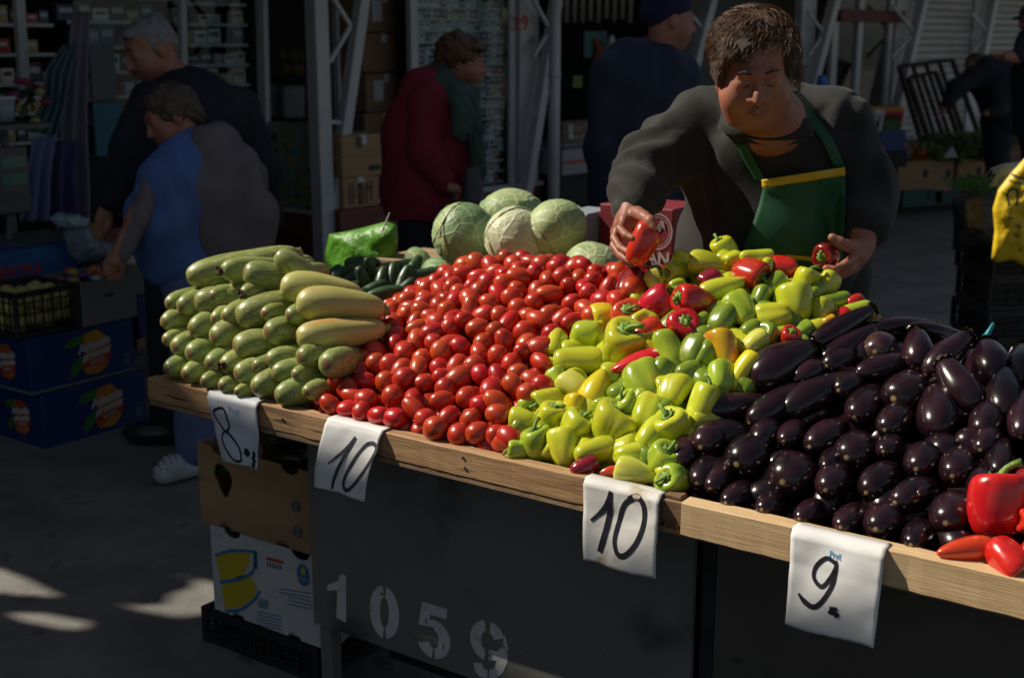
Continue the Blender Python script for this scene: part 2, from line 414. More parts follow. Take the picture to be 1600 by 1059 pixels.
def FI(P): q = P-C0; return q.dot(DF), P.z, q.dot(NF)
def fp(px, py, off=0): return onplane(px, py, C0+NF*off, NF)
def ft(px, off=0, py=200): return FI(fp(px, py, off))[0]
RF = math.atan2(DF.y, DF.x)
kiosk = empty('kiosk_row', F(4, 0, -.5), RF); tag(kiosk, 'row of white framed market kiosks on a red-brown boarded base behind the shoppers', 'kiosk row')
Mk = Matrix.Translation(F(4, 0, -.5)) @ Matrix.Rotation(RF, 4, 'Z'); MkI = Mk.inverted()
def kbox(name, t0, t1, z0, z1, o0, o1, m, bevel=0, par=None):
    b = MB(); b.box((0, 0, 0), (t1-t0, o1-o0, z1-z0)); c = MkI @ F((t0+t1)/2, (z0+z1)/2, (o0+o1)/2)
    return b.build(name, m, par or kiosk, bevel=bevel, loc=c)
# base of horizontal boards
zb = [0, .1, .2, .3, .4, .5, .6]; tJ = [-.02, 2.0, 4.0, 6.2, 8.5, 11.0, 14.0]
for i in range(6):
    for j in range(6):
        kbox('siding_board', tJ[j]+.003, tJ[j+1]-.003, zb[i]+.004, zb[i+1]-.004, -.06, 0, m_siding, .004)
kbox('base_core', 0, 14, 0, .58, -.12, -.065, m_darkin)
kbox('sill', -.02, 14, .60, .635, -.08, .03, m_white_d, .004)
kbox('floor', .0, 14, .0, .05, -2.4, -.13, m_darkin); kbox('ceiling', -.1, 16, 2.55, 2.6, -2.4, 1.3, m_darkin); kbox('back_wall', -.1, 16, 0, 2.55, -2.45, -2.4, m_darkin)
kbox('roof', -.2, 17, 2.62, 2.72, -2.6, 1.5, m_siding)
# left end wall of the row with the window and oilcloth
DS = Vector((-.70, .714, 0)).normalized(); NS = Vector((-DS.y, DS.x, 0))
if NS.dot(EYE-C0) < 0: NS = -NS
# frames
def frame(px0, px1, z0=.62, z1=2.55, off=(-.04, .01), name='window_frame', m=None):
    return kbox(name, ft(px0), ft(px1), z0, z1, off[0], off[1], m or m_white_d, .003)
frame(643, 655); frame(797, 806, off=(-.03, .0)); frame(529, 534)
col = kbox('column', ft(808), ft(837), .62, 2.55, -.05, .03, m_white, .004)
frame(1240, 1262, off=(-.05, .03), name='column'); frame(1292, 1301); frame(1331, 1338); frame(1378, 1384); frame(1388, 1394)
kbox('lintel', ft(1296), ft(1395), 1.86, 1.98, -.02, .06, mat('dull_red_paint', (.12, .03, .025), .7), .003)
kbox('wall_panel', ft(1394), ft(1412), .62, 2.55, -.05, .01, m_white, .002); kbox('wall_panel', ft(1506), ft(1522), .62, 2.55, -.05, .02, m_white, .002)
def glass(px0, px1): g_ = kbox('pane', ft(px0), ft(px1), .64, 2.5, -.022, -.016, m_glass)
glass(656, 796); glass(1302, 1330); glass(1339, 1377)
def shutter(px0, px1):
    t0, t1 = ft(px0), ft(px1); z = .62
    while z < 2.5:
        kbox('shutter_slat', t0, t1, z+.003, z+.073, -.03-.0, -.004, m_shut, .008); z += .077
    kbox('shutter_back', t0, t1, .62, 2.55, -.06, -.032, m_darkin)
shutter(1413, 1505); shutter(1523, 1640)
# stall number painted on the column
c_ = F((ft(808)+ft(837))/2, 1.78, .0325)
text_obj('29', .15, m_red, col, Matrix.Translation(-col.location) @ MkI @ frameM(fp(815, 38, .034), DF, (0, 0, 1)), 'painted_number', bold=.002)
text_obj('31', .10, m_red, kiosk, MkI @ frameM(fp(1399, 46, .013), DF, (0, 0, 1)), 'painted_number', bold=.002)
# leaning truss posts that carry the roof
def pole(name, px0, py0, px1, py1, w, off, par, inv, rd=False, m=None):
    p = fp(px0, py0, off); q = fp(px1, py1, off); p = inv @ p; q = inv @ q; b = MB()
    if rd: b.tube([p, q], w/2, 12)
    else: b.bar(p, q, w, w, up=NF)
    return b.build(name, m or m_white, par, bevel=.003 if not rd else 0, smooth=rd)
def truss(ux, top, bot, lab, braces, wide=.10, upright=True, wd=.075):
    base = fp(*bot, .12); base.z = 0; r = empty('truss_post', base); tag(r, lab, 'truss post', None); inv = Matrix.Translation(-base)
    if upright:
        x0, x1 = ux; p = fp(x0, 120, .12); q = fp(x1, 330, .12); p0 = fp(x1, bot[1]+0, .12); 
        b = MB(); b.bar(inv @ Vector((q.x, q.y, .0)), inv @ Vector((q.x, q.y, 2.6)), wide, wide, up=NF); b.build('upright', m_white, r, bevel=.004)
    ext = 10.0
    dx = (top[0]-bot[0])/(bot[1]-top[1]); t_ = (top[0]+dx*230, top[1]-230); 
    pole('leaning_pole', *t_, bot[0]-dx*30, bot[1]+30, wd, .12, r, inv)
    for (a, b_, c, d) in braces: pole('brace', a, b_, c, d, .028, .12, r, inv)
    return r
truss((502, 505), (566, 0), (521, 322), 'white leaning truss post with zigzag braces between the floral oilcloth and the cartons', [(516, -8, 547, 40), (547, 42, 514, 98), (514, 190, 532, 192)], wide=.105)
truss((806, 812), (869, 0), (824, 288), 'white leaning truss post right of the packet display, crossing a round pole', [(833, 0, 858, 45), (856, 52, 832, 90), (832, 178, 842, 179)], upright=False)
truss((1240, 1245), (1304, 0), (1265, 150), 'white leaning truss post behind the vendor at her shoulder', [(1262, 20, 1284, 48), (1282, 60, 1262, 88)], upright=False, wd=.09)
truss((1240, 1245), (1111, 0), (1072, 150), 'white leaning truss pole between the man in the blue hat and the vendor', [(1080, 24, 1096, 44)], upright=False, wd=.085)
truss((0, 0), (1442, 0), (1404, 160), 'white leaning pole in front of the first roller shutter', [(1395, 10, 1424, 46), (1422, 58, 1392, 90)], upright=False, wd=.10)
truss((0, 0), (1552, 0), (1534, 90), 'white leaning pole between the two roller shutters', [(1516, 20, 1540, 48), (1540, 56, 1520, 80)], upright=False, wd=.10)
p = fp(865, 300, .35); rp = MB(); rp.tube([(0, 0, 0), (0, 0, 2.6)], .042, 16); rp.tube([(0, 0, 1.42), (0, 0, 1.46)], .046, 16)
o = rp.build('round_pole', m_white, None, loc=(p.x, p.y, 0), smooth=True); tag(o, 'white round vertical pole in front of the butcher kiosk', 'pole')
# number labels; wares in the packet display
m_pk = [mat('packet_'+n, c, .45) for n, c in (('white', (.78, .78, .76)), ('cream', (.75, .70, .55)), ('grey', (.42, .44, .46)), ('navy', (.04, .07, .16)), ('red', (.42, .05, .04)), ('blue', (.10, .20, .40)), ('gold', (.42, .33, .12)), ('black', (.03, .03, .035)))]
def pack_mesh(m):
    b = MB(); b.box((0, 0, .5), (1, 1, 1)); b.box((0, .506, .62), (.7, .01, .3), mi=1); me = b.mesh('packet'); me.materials.append(m); me.materials.append(m_label if m not in m_pk[:2] else m_pk[3]); return me
pk_me = [pack_mesh(m) for m in m_pk]; rk = random.Random(3); npk = 0
PKW = ['white', 'cream', 'grey', 'navy', 'red', 'blue', 'gold', 'black']
def shelf_goods(t0, t1, z0, z1, dz, off, wr, hr, lab, grp, wts, maxn, inset=.11, skip=0, unitlab=None):
    global npk
    rack = empty('display_rack', F((t0+t1)/2, z0, off-.06), RF); tag(rack, unitlab, 'shelf rack')
    Mi = (Matrix.Translation(rack.location) @ Matrix.Rotation(RF, 4, 'Z')).inverted()
    z = z0; n = 0; si = 0
    b = MB(); b.box(Mi @ F((t0+t1)/2, (z0+z1)/2, off-.17), (t1-t0, .01, z1-z0+.1)); b.build('back_board', m_darkin, rack)
    while z < z1:
        b = MB(); b.box(Mi @ F((t0+t1)/2, z, off-.08), (t1-t0, .16, .006)); b.box(Mi @ F((t0+t1)/2, z-.004, off+.002), (t1-t0, .004, .016), mi=1); b.build('shelf', [m_darkin, m_label], rack)
        t = t0+.01; si += 1; ki = 0
        while t < t1-.03 and n < maxn:
            w = rk.uniform(*wr); h = min(rk.uniform(*hr), dz-.012)
            if rk.random() > skip:
                mi_ = rk.choices(range(8), wts)[0]; o = bpy.data.objects.new('packet', pk_me[mi_]); COL.objects.link(o); o.scale = (w, .05, h); o.rotation_euler = (0, 0, RF+math.pi)
                o.location = F(t+w/2, z+.004, off-.04); tag(o, PKW[mi_]+' small packet, '+ordn(ki)+' from left on the '+ordn(si-1)+' display shelf from the bottom', 'packet', grp); n += 1; ki += 1
            t += w+rk.uniform(.002, .012)
        z += dz
shelf_goods(ft(657), ft(795), .66, 1.95, .078, -.06, (.04, .06), (.04, .065), 'small packet among many on the lit display shelves behind the woman in red', 'small packets on the display shelves', (8, 4, 5, 2, 1.2, 1.2, 1, 3), 290, unitlab='tall display rack of small pale packets behind the woman in red')
yl = MB(); q = fp(789, 23, -.03); yl.box((0, 0, 0), (.045, .004, .09)); o = yl.build('price_card', mat('yellow_card', (.55, .5, .03), .6), None, loc=q, rot=(0, 0, RF)); tag(o, 'small yellow card at the top of the packet display', 'card')
# stack of tall cartons inside the open bay
def carton(name, t0, t1, z0, z1, o0, o1, m, lab, labels=(), tape=True, rz=0):
    c = F((t0+t1)/2, z0, (o0+o1)/2); w, d, h = t1-t0, o1-o0, z1-z0
    r = empty(name, c, RF+rz); tag(r, lab, 'cardboard box')
    b = MB(); b.box((0, 0, h/2), (w, d, h)); b.build('body', m, r, bevel=.004)
    if tape:
        b = MB(); b.box((0, -d/2-.0012, h*.5), (w+.001, .0016, .05)) if False else b.box((0, 0, h+.001), (w*.99, .05, .001)); b.box((0, -d/2-.001, h-.03), (.05, .001, .06)); b.build('tape', m_label, r)
    for (x, z, ww, hh, mm) in labels:
        b = MB(); b.box((x*w, -d/2-.0015, z*h), (ww, .001, hh)); b.build('label', mm, r)
    return r
ta, tb = ft(536, .1), ft(600, .1)
ta2, tb2 = ft(580, -.3), ft(640, -.3)
for i in range(6):
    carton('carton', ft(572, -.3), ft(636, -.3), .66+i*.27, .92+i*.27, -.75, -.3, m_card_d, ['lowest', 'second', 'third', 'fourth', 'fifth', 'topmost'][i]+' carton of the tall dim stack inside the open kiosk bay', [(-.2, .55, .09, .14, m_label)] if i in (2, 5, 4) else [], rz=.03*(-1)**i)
zc0 = fp(570, 325, .25).z; zc1 = fp(570, 276, .25).z; zc2 = fp(570, 240, .25).z; zc3 = fp(570, 211, .25).z
lowc = carton('carton', ft(533, .2), ft(590, .2), .0+zc0, zc1-.002, -.1, .2, m_card, 'lower pale brown carton with bar marks beside the leaning white post', [(-.32, .45, .014, .14, m_black), (-.22, .45, .014, .14, m_black), (-.02, .45, .05, .14, m_black), (-.02, .45, .03, .11, m_card), (.14, .45, .014, .14, m_black), (.22, .62, .05, .014, m_black), (.27, .5, .014, .12, m_black)])
carton('carton', ft(533, .22), ft(600, .22), zc1, zc3, -.12, .22, m_card, 'upper pale brown carton with a seam across it beside the leaning white post', [(.25, .18, .10, .035, m_black), (-.15, .82, .012, .07, m_black), (-.10, .82, .012, .07, m_black), (-.05, .82, .012, .07, m_black), (0, .50, .5, .004, m_card_d)], rz=.0)
stand = MB(); stand.box((0, 0, zc0/2), (tb-ta+.12, .36, zc0-.002)); o = stand.build('low_counter', m_siding, None, loc=F((ft(533, .2)+ft(600, .2))/2, 0, .05), rot=(0, 0, RF)); tag(o, 'low red-brown counter under the two pale cartons', 'counter')
# floral oilcloth window on the end of the row, and the dim shop inside
m_floral = mat('floral_oilcloth', (.16, .19, .10), .35, (.26, .25, .10), scale=9, lo=.4, hi=.6, coat=.3, spots=[((.10, .24, .26), 14, .52, .58), ((.025, .02, .015), 19, .60, .64), ((.40, .27, .03), 26, .63, .67)])
S0 = C0+NS*.0
def sp_(px, py, off=0): return onplane(px, py, C0+NS*off, NS)
endw = empty('kiosk_end_window', C0+DS*.3); tag(endw, 'end window of the kiosk row, covered below by floral oilcloth', 'window'); iv = Matrix.Translation(-(C0+DS*.3))
def sbar(name, a, b_, w, d, m, off=0.0):
    bb_ = MB(); bb_.bar(iv @ sp_(*a, off), iv @ sp_(*b_, off), w, d, up=NS); return bb_.build(name, m, endw, bevel=.003)
sbar('frame', (411, -60), (420, 322), .035, .04, m_white_d); sbar('sill', (418, 322), (498, 333), .03, .06, m_white_d, .02)
b = MB(); q = [iv @ sp_(*k_, .005) for k_ in ((418, 190), (493, 192), (495, 326), (421, 318))]
n_ = 16
for i in range(n_+1):
    for j in range(n_+1):
        u, v = i/n_, j/n_; P = q[0].lerp(q[1], u).lerp(q[3].lerp(q[2], u), v); b.v.append(P+NS*(.006*math.sin(u*17+v*3)+.004*math.sin(v*13)))
for i in range(n_):
    for j in range(n_): k = i*(n_+1)+j; b.f.append([k, k+1, k+n_+2, k+n_+1]); b.mi.append(0)
b.build('oilcloth', m_floral, endw, smooth=True)
b = MB(); 
for i in range(6):
    z = iv @ sp_(455, 331, 0); 
b = MB(); c1 = C0.copy(); c2 = C0+DS*1.2
for i in range(6): bb_ = MB(); bb_.bar(iv @ (c1+Vector((0, 0, zb[i]+.05))), iv @ (c2+Vector((0, 0, zb[i]+.05))), .03, .09, up=(0, 0, 1)); bb_.build('siding_board', m_siding, endw, bevel=.004)
# white plastic bales and bottles in the end shop
b = MB(); 
for k_, (px, py) in enumerate(((428, 160), (456, 160))):
    P = onplane(px, py, C0-NS*.5, NS); bb_ = MB(); bb_.box((0, 0, 0), (.115, .2, .24)); o = bb_.build('white_bale', m_paper_b if False else mat('plastic_wrap_white', (.34, .36, .4), .4, (.44, .45, .48), scale=12, bump=.6, bscale=25), None, bevel=.03, loc=P, rot=(0, 0, math.atan2(DS.y, DS.x)), seg=3); tag(o, ('left' if k_ == 0 else 'right')+' one of two white wrapped bales above the floral oilcloth', 'bale')
for r_ in range(2):
    for k_ in range(8):
        P = onplane(440+k_*4.6, 88+r_*20, C0-NS*(.55), NS); bb_ = MB(); bb_.tube([(0, 0, -.04), (0, 0, .01), (0, 0, .02), (0, 0, .045)], [.012, .012, .006, .005], 6)
        o = bb_.build('bottle', [mat('bottle_'+n, c, .3) for n, c in (('yellow', (.5, .4, .04)), ('green', (.06, .22, .05)), ('orange', (.45, .12, .02)), ('pale', (.35, .4, .35)))][(k_*3+r_) % 4], None, loc=P, smooth=True); tag(o, 'tiny '+['yellow', 'green', 'orange', 'pale'][(k_*3+r_) % 4]+' bottle, '+ordn(k_)+' from left in the '+('upper' if r_ == 0 else 'lower')+' row above the white bales', 'bottle', 'tiny bottles on the dim shelf')
bb_ = MB(); bb_.bar(onplane(420, 122, C0-NS*.6, NS), onplane(480, 122, C0-NS*.6, NS), .2, .01); o = bb_.build('shelf', m_darkin); tag(o, 'dim shelf carrying the tiny bottles', 'shelf')
bb_ = MB(); bb_.bar(onplane(418, 186, C0-NS*.5, NS), onplane(490, 186, C0-NS*.5, NS), .3, .01); o = bb_.build('shelf', m_darkin); tag(o, 'shelf under the white bales', 'shelf')
bb_ = MB(); bb_.bar(onplane(483, 100, C0-NS*.45, NS), onplane(483, 190, C0-NS*.45, NS), .06, .06); o = bb_.build('rolled_cloth', mat('dark_red_cloth', (.10, .01, .015), .8), bevel=.02); tag(o, 'dark red rolled cloth by the white bales', 'cloth')
# ---------------- the left kiosk (glass front with shelves), direction as the row but further left
D0 = C0+DS*.62+DF*(-.10)
def G(t, z, off=0): return D0-DF*t+NF*off+Vector((0, 0, z))
def gpx(px, py, off=0): return onplane(px, py, D0+NF*off, NF)
kl = empty('left_kiosk', G(1.3, 0, 0), RF); tag(kl, 'dim glass-fronted kiosk at the left behind the grey-haired man', 'kiosk'); ivk = (Matrix.Translation(G(1.3, 0, 0)) @ Matrix.Rotation(RF, 4, 'Z')).inverted()
def gbar(name, a, b_, w, d, m, off=0.0):
    q = MB(); q.bar(ivk @ gpx(*a, off), ivk @ gpx(*b_, off), w, d, up=Vector((0, 1, 0))); return q.build(name, m, kl, bevel=.003)
gbar('window_frame', (24, -80), (38, 140), .055, .05, m_white_d); gbar('window_frame', (283, -80), (290, 330), .045, .05, m_white_d); gbar('window_frame', (404, -80), (416, 330), .05, .05, m_white_d)
def gbox(name, t0, t1, z0, z1, o0, o1, m):
    b = MB(); b.box(ivk @ G((t0+t1)/2, (z0+z1)/2, (o0+o1)/2), (t1-t0, o1-o0, z1-z0)); return b.build(name, m, kl)
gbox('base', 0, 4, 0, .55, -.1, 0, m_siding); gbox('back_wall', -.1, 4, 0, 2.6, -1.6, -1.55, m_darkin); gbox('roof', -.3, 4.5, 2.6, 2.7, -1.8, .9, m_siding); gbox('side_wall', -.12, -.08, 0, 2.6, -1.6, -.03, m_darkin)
gbox('pane', .02, 1.2, .6, 2.55, -.03, -.025, m_glass)
def gt(px): q = gpx(px, 150)-D0; return -q.dot(DF)
rk2 = random.Random(8)
def left_goods(px0, px1, z0, z1, dz, off, wr, wts, lab, grp, unitlab, p_=.12):
    t1, t0 = gt(px0), gt(px1); rack = empty('display_rack', G((t0+t1)/2, z0, off), RF); tag(rack, unitlab, 'shelf rack'); Mi = (Matrix.Translation(rack.location) @ Matrix.Rotation(RF, 4, 'Z')).inverted()
    z = z0; si = 0
    while z < z1:
        b = MB(); b.box(Mi @ G((t0+t1)/2, z, off-.08), (t1-t0, .18, .008)); b.box(Mi @ G((t0+t1)/2, z-.006, off+.01), (t1-t0, .004, .02), mi=1); b.build('shelf', [m_darkin, m_label], rack)
        t = t0+.01; si += 1; ki = 0
        while t < t1-.04:
            w = rk2.uniform(*wr); h = rk2.uniform(.05, dz-.03)
            if rk2.random() > p_:
                mi_ = rk2.choices(range(8), wts)[0]; o = bpy.data.objects.new('packet', pk_me[mi_]); COL.objects.link(o); o.scale = (w, .06, h); o.rotation_euler = (0, 0, RF+math.pi); o.location = G(t+w/2, z+.005, off-.05); tag(o, PKW[mi_]+' package, '+ordn(ki)+' from right on '+ordn(si-1)+' shelf up, '+lab, 'packet', grp); ki += 1
            t += w+rk2.uniform(.003, .02)
        z += dz
left_goods(292, 404, .75, 2.0, .13, -.10, (.05, .10), (6, 2, 5, 2, 1, 3, 1, 3), 'right of the grey-haired man', 'packages on the dim shelves', 'dim glass-fronted shelf rack right of the grey-haired man')
left_goods(128, 282, 1.2, 2.0, .15, -.12, (.06, .12), (2, 1, 5, 3, 1, 2, 1, 5), 'left of the grey-haired man', 'packages on the left dim shelves', 'dim shelf rack left of the grey-haired man')
left_goods(-40, 110, 1.1, 2.0, .17, -.15, (.05, .11), (1, 1, 2, 3, 3, 1, 2, 5), 'in the far left window', 'packages in the far left window', 'dim shelf rack in the far left window')
gbox('hanging_board', gt(178), gt(140), gpx(160, 155).z, gpx(160, 70).z, .02, .04, mat('grey_board', (.10, .11, .13), .6))
gbox('hanging_board', gt(182), gt(138), gpx(160, 242).z, gpx(160, 160).z, .02, .05, mat('teal_board', (.02, .14, .2), .6))
def cloth_sheet(name, pts_l, pts_r, off, m, lab, amp=.035, fr=2.4, n=14):
    """hanging sheet between a left and a right outline of pixels at one distance, with folds"""
    b = MB(); k = len(pts_l)-1; nv = 26
    def at(pl, v):
        x = v*k; i = min(int(x), k-1); f = x-i; return (pl[i][0]*(1-f)+pl[i+1][0]*f, pl[i][1]*(1-f)+pl[i+1][1]*f)
    O = gpx(*pts_l[0], off)
    for j in range(nv+1):
        v = j/nv; a = at(pts_l, v); c = at(pts_r, v)
        for i in range(n*2+1):
            u = i/(n*2); P = gpx(a[0]+(c[0]-a[0])*u, a[1]+(c[1]-a[1])*u, off); b.v.append(P-O+NF*(amp*math.sin(u*fr*6.28+v*2+math.sin(v*5)))*(.3+.7*v))
    w = n*2+1
    for j in range(nv):
        for i in range(w-1): b.f.append([j*w+i, (j+1)*w+i, (j+1)*w+i+1, j*w+i+1]); b.mi.append(0)
    o = b.build(name, m, None, loc=O, smooth=True); sm = o.modifiers.new('s', 'SOLIDIFY'); sm.thickness = .004; tag(o, lab, 'cloth'); return o
cloth_sheet('hanging_cloth', [(112, 20), (92, 200), (84, 360)], [(140, 20), (140, 200), (142, 360)], .25, mat('grey_lilac_cloth', (.17, .155, .21), .9), 'long grey-lilac cloth hanging at the left kiosk')
cloth_sheet('hanging_cloth', [(50, 215), (38, 280), (26, 345)], [(88, 210), (82, 280), (76, 345)], .45, mat('blue_lilac_cloth', (.13, .14, .27), .85), 'blue and lilac cloth hanging below the clear plastic')
cloth_sheet('hanging_cloth', [(76, 218), (70, 280), (58, 345)], [(122, 222), (122, 290), (126, 345)], .40, mat('purple_cloth', (.05, .04, .13), .9), 'dark purple cloth tied at the waist of the hanging bundle')
cloth_sheet('plastic_sheet', [(98, 70), (70, 110), (66, 160), (40, 205)], [(118, 72), (108, 110), (96, 165), (84, 212)], .42, mat('teal_film', (.10, .18, .20), .25, (.16, .24, .26), stretch=(1, 1, 8), scale=18, coat=.6, bump=.8, bscale=40), 'crumpled teal-white plastic film wrapped round hanging goods', amp=.05, fr=3)
m_leafd = mat('dark_leaf', (.03, .06, .03), .6, (.05, .09, .04), scale=10)
def bouquet(px, py, off, lab, cols, n=40, rad=.13):
    C = gpx(px, py, off); r = empty('bouquet', C); tag(r, lab, 'flowers'); rr = random.Random(int(px)); b = MB()
    for k in range(n):
        d = Vector((rr.gauss(0, 1), rr.gauss(0, 1), rr.gauss(.2, .8))).normalized()*rad*rr.uniform(.5, 1); t_ = d.orthogonal().normalized()*.02; q = d*.3
        b.add([q-t_*.3, d*.7-t_, d, d*.7+t_], [(0, 1, 2, 3)])
    b.build('leaves', m_leafd, r)
    for k in range(9):
        d = Vector((rr.gauss(0, 1), rr.gauss(0, 1), rr.gauss(.5, .6))).normalized()*rad*.9; b = MB(); b.ball(d, (.03, .03, .022), 8, 5); b.build('flower', mat('petal_'+str(k % len(cols)), cols[k % len(cols)], .6), r, smooth=True)
bouquet(35, 160, .5, 'dim bouquet with pink and yellow flowers at the left edge', [(.25, .03, .12), (.3, .33, .1), (.2, .02, .08)])
# unseen overhead sheet, added to darken the left stall and shoppers
m_shade_sheet = mat('shade_sheet_grey', (.08, .085, .09), .7)
b = MB(); b.box((0, 0, 0), (5.7, 3.7, .05)); o = b.build('shade_sheet', m_shade_sheet, loc=(-3.35, 6.7, 2.65)); tag(o, 'unseen flat dark sheet added above the left stall to darken it', 'shade_sheet')

# ---------------- butcher kiosk between the round pole and the vendor
bk = empty('meat_counter', F(ft(960), 0, .1), RF); tag(bk, 'chilled meat counter with a red stripe behind the man in the blue hat', 'meat counter'); ib = (Matrix.Translation(F(ft(960), 0, .1)) @ Matrix.Rotation(RF, 4, 'Z')).inverted()
def bbox_(name, px0, px1, y0, y1, o0, o1, m, par=bk, iv_=None, bev=.004):
    off = max(o0, o1); z1 = fp((px0+px1)/2, y0, off).z; z0 = fp((px0+px1)/2, y1, off).z; t0, t1 = ft(px0, off), ft(px1, off)
    b = MB(); b.box((iv_ or ib) @ F((t0+t1)/2, (z0+z1)/2, (o0+o1)/2), (t1-t0, abs(o1-o0), z1-z0)); return b.build(name, m, par, bevel=bev)
m_grey = mat('counter_grey', (.22, .23, .25), .4); m_meat = mat('meat', (.22, .05, .05), .5, (.38, .20, .18), scale=14, coat=.3)
bbox_('counter_body', 880, 1100, 224, 262, -.35, .25, m_grey); bbox_('stripe', 884, 1100, 241, 245, .252, .256, m_red); bbox_('glass_front', 878, 1100, 182, 222, .15, .155, m_glass, bev=0)
bbox_('plinth', 876, 1100, 262, 330, -.35, .2, m_darkin); bbox_('tray', 882, 1100, 216, 221, -.3, .1, m_grey)
rr_ = random.Random(4)
for k in range(26):
    P = fp(rr_.uniform(884, 990), rr_.uniform(196, 214), rr_.uniform(-.2, .08)); b = MB(); b.ball((0, 0, 0), (rr_.uniform(.05, .1), .05, .03), 8, 6); o = b.build('meat_cut', m_meat, None, loc=P, rot=(rr_.random(), rr_.random()*.5, rr_.random()*3), smooth=True); tag(o, 'raw cut of meat in the chilled counter', 'meat', 'cuts of meat in the counter')
for (px, py) in ((892, 206), (923, 202)):
    P = fp(px, py, .14); b = MB(); b.box((0, 0, 0), (.05, .003, .11)); o = b.build('price_card', m_label, None, loc=P, rot=(-.2, .15, RF)); tag(o, ('left' if px < 900 else 'right')+' white price card standing in the meat counter', 'card')
for k in range(9):
    b = MB(); n_ = 10; P = fp(884+k*12.5, 24, -.4); b.tube([(0, 0, .35), (0, 0, -.02-.05*rr_.random())], [.028, .024], 7); o = b.build('plastic_strip', mat('milky_strip', (.22, .2, .18), .5), None, loc=P, smooth=True); tag(o, ordn(k)+' dim milky strip from the left hanging in the butcher kiosk', 'strip curtain', 'strips hanging in the butcher kiosk')
for (px, py, w, h, c, lb) in ((930, 70, .30, .22, (.05, .13, .15), 'dim blue poster with a reddish bird shape in the butcher kiosk'), (1015, 75, .2, .2, (.20, .09, .05), 'dim brownish poster in the butcher kiosk'), (902, 128, .12, .10, (.13, .17, .03), 'small green card on the butcher kiosk wall')):
    P = fp(px, py, -.6); b = MB(); b.box((0, 0, 0), (w, .01, h)); o = b.build('poster', mat('poster_'+str(px), c, .6), None, loc=P, rot=(0, 0, RF))
    tag(o, lb, 'poster')
P = fp(932, 78, -.58); b = MB(); b.tube([(-.0, 0, -.09), (.02, 0, 0), (-.03, 0, .1)], [.05, .045, .015], 7); o = b.build('red_ornament', mat('brick_red', (.22, .05, .03), .7), None, loc=P); tag(o, 'dim brick-red ornament hanging before the blue poster', 'ornament')
P = fp(955, 85, -.5); b = MB(); b.ball((0, 0, 0), (.07, .05, .10), 10, 8); b.tube([(0, 0, .08), (0, 0, .16)], [.05, .015], 8); o = b.build('white_bag', m_label, None, loc=P, smooth=True); tag(o, 'dim pale bag hanging in the butcher kiosk', 'bag')
bb_ = MB(); bb_.bar(fp(1062, 104, -.5), fp(1102, 104, -.5), .02, .02); o = bb_.build('tube_lamp', mat('pink_lamp', (.9, .45, .62), .5, emit=.35)); tag(o, 'short pinkish lit tube lamp left of the vendor hair', 'lamp')
kbox('partition', ft(1106), ft(1236), .62, 2.55, -.35, -.3, mat('dim_partition', (.06, .06, .062), .7)); kbox('partition', ft(1296), ft(1400), .62, 2.55, -.9, -.85, mat('dim_tan', (.12, .09, .05), .7))
# goods seen through the sliding windows
for (px, py, r_, c, lb) in ((1357, 92, .10, (.5, .12, .03), 'dim orange pumpkin-like round thing behind the sliding window'), (1325, 108, .07, (.3, .06, .03), 'dim reddish round thing behind the sliding window'), (1345, 125, .09, (.03, .09, .03), 'dim dark green round thing behind the sliding window')):
    P = fp(px, py, -.5); b = MB(); b.ball((0, 0, 0), (r_, r_, r_*.75), 12, 8); o = b.build('round_fruit', mat('rf'+str(px), c, .5), None, loc=P, smooth=True); tag(o, lb, 'fruit')
# ================================================================== the vegetable stall
m_wood = mat('board_wood', (.30, .155, .07), .65, (.55, .35, .175), stretch=(1, 18, 14), scale=5, detail=6, lo=.32, hi=.68, bump=.35, bscale=9, bstretch=(1.2, 40, 40), bdist=.004,
             spots=[((.10, .045, .02), 5, .62, .74), ((.16, .09, .045), 1.6, .55, .72)])
m_wood_new = mat('new_board_wood', (.55, .36, .18), .6, (.72, .52, .29), stretch=(1, 22, 16), scale=4, detail=6, lo=.3, hi=.7, bump=.3, bscale=9, bstretch=(1.2, 45, 45), bdist=.003)
m_ply = mat('worn_plywood', (.22, .14, .08), .75, (.34, .23, .13), scale=6, bump=.3, bscale=30)
m_panel = mat('grey_panel_paint', (.155, .15, .14), .5, (.19, .185, .17), scale=3, detail=6, bump=.12, bscale=60, spots=[((.21, .205, .19), 22, .70, .73), ((.06, .052, .044), 4, .60, .75), ((.17, .12, .08), 9, .72, .78)], bdist=.004)
m_panel2 = mat('dark_panel_paint', (.085, .077, .063), .55, (.11, .10, .082), scale=3, detail=6, bump=.12, bscale=60, spots=[((.02, .02, .02), 9, .68, .74)], bdist=.004)
m_steel = mat('dark_steel', (.035, .035, .036), .5, (.06, .06, .06), scale=20, metal=.4)
m_whitepaint = mat('stencil_white', (.62, .63, .62), .7, (.40, .41, .40), scale=28, detail=6, lo=.5, hi=.75, spots=[((.16, .16, .155), 40, .64, .70)])
m_shade_black = mat('shade_black', (.012, .012, .013), .8)  # near black, stands for the deep shade under the stall
stall = empty('vegetable_stall', T(1.2, .5, 0), TROT)
tag(stall, 'long wooden market stall with unpainted front board and dark grey panels under the heaped vegetables', 'market stall')
def SL(a, p, z): return (a-1.2, p-.5, z)
def sbox(name, a0, a1, p0, p1, z0, z1, m, bevel=.0015, par=stall, rot=None, org=None):
    c = SL((a0+a1)/2, (p0+p1)/2, (z0+z1)/2)
    b = MB(); b.box((0, 0, 0), (a1-a0, p1-p0, z1-z0)); return b.build(name, m, par, bevel=bevel, loc=c, seg=2)
aJ = TI(onz(1064, 783, .85))[0]
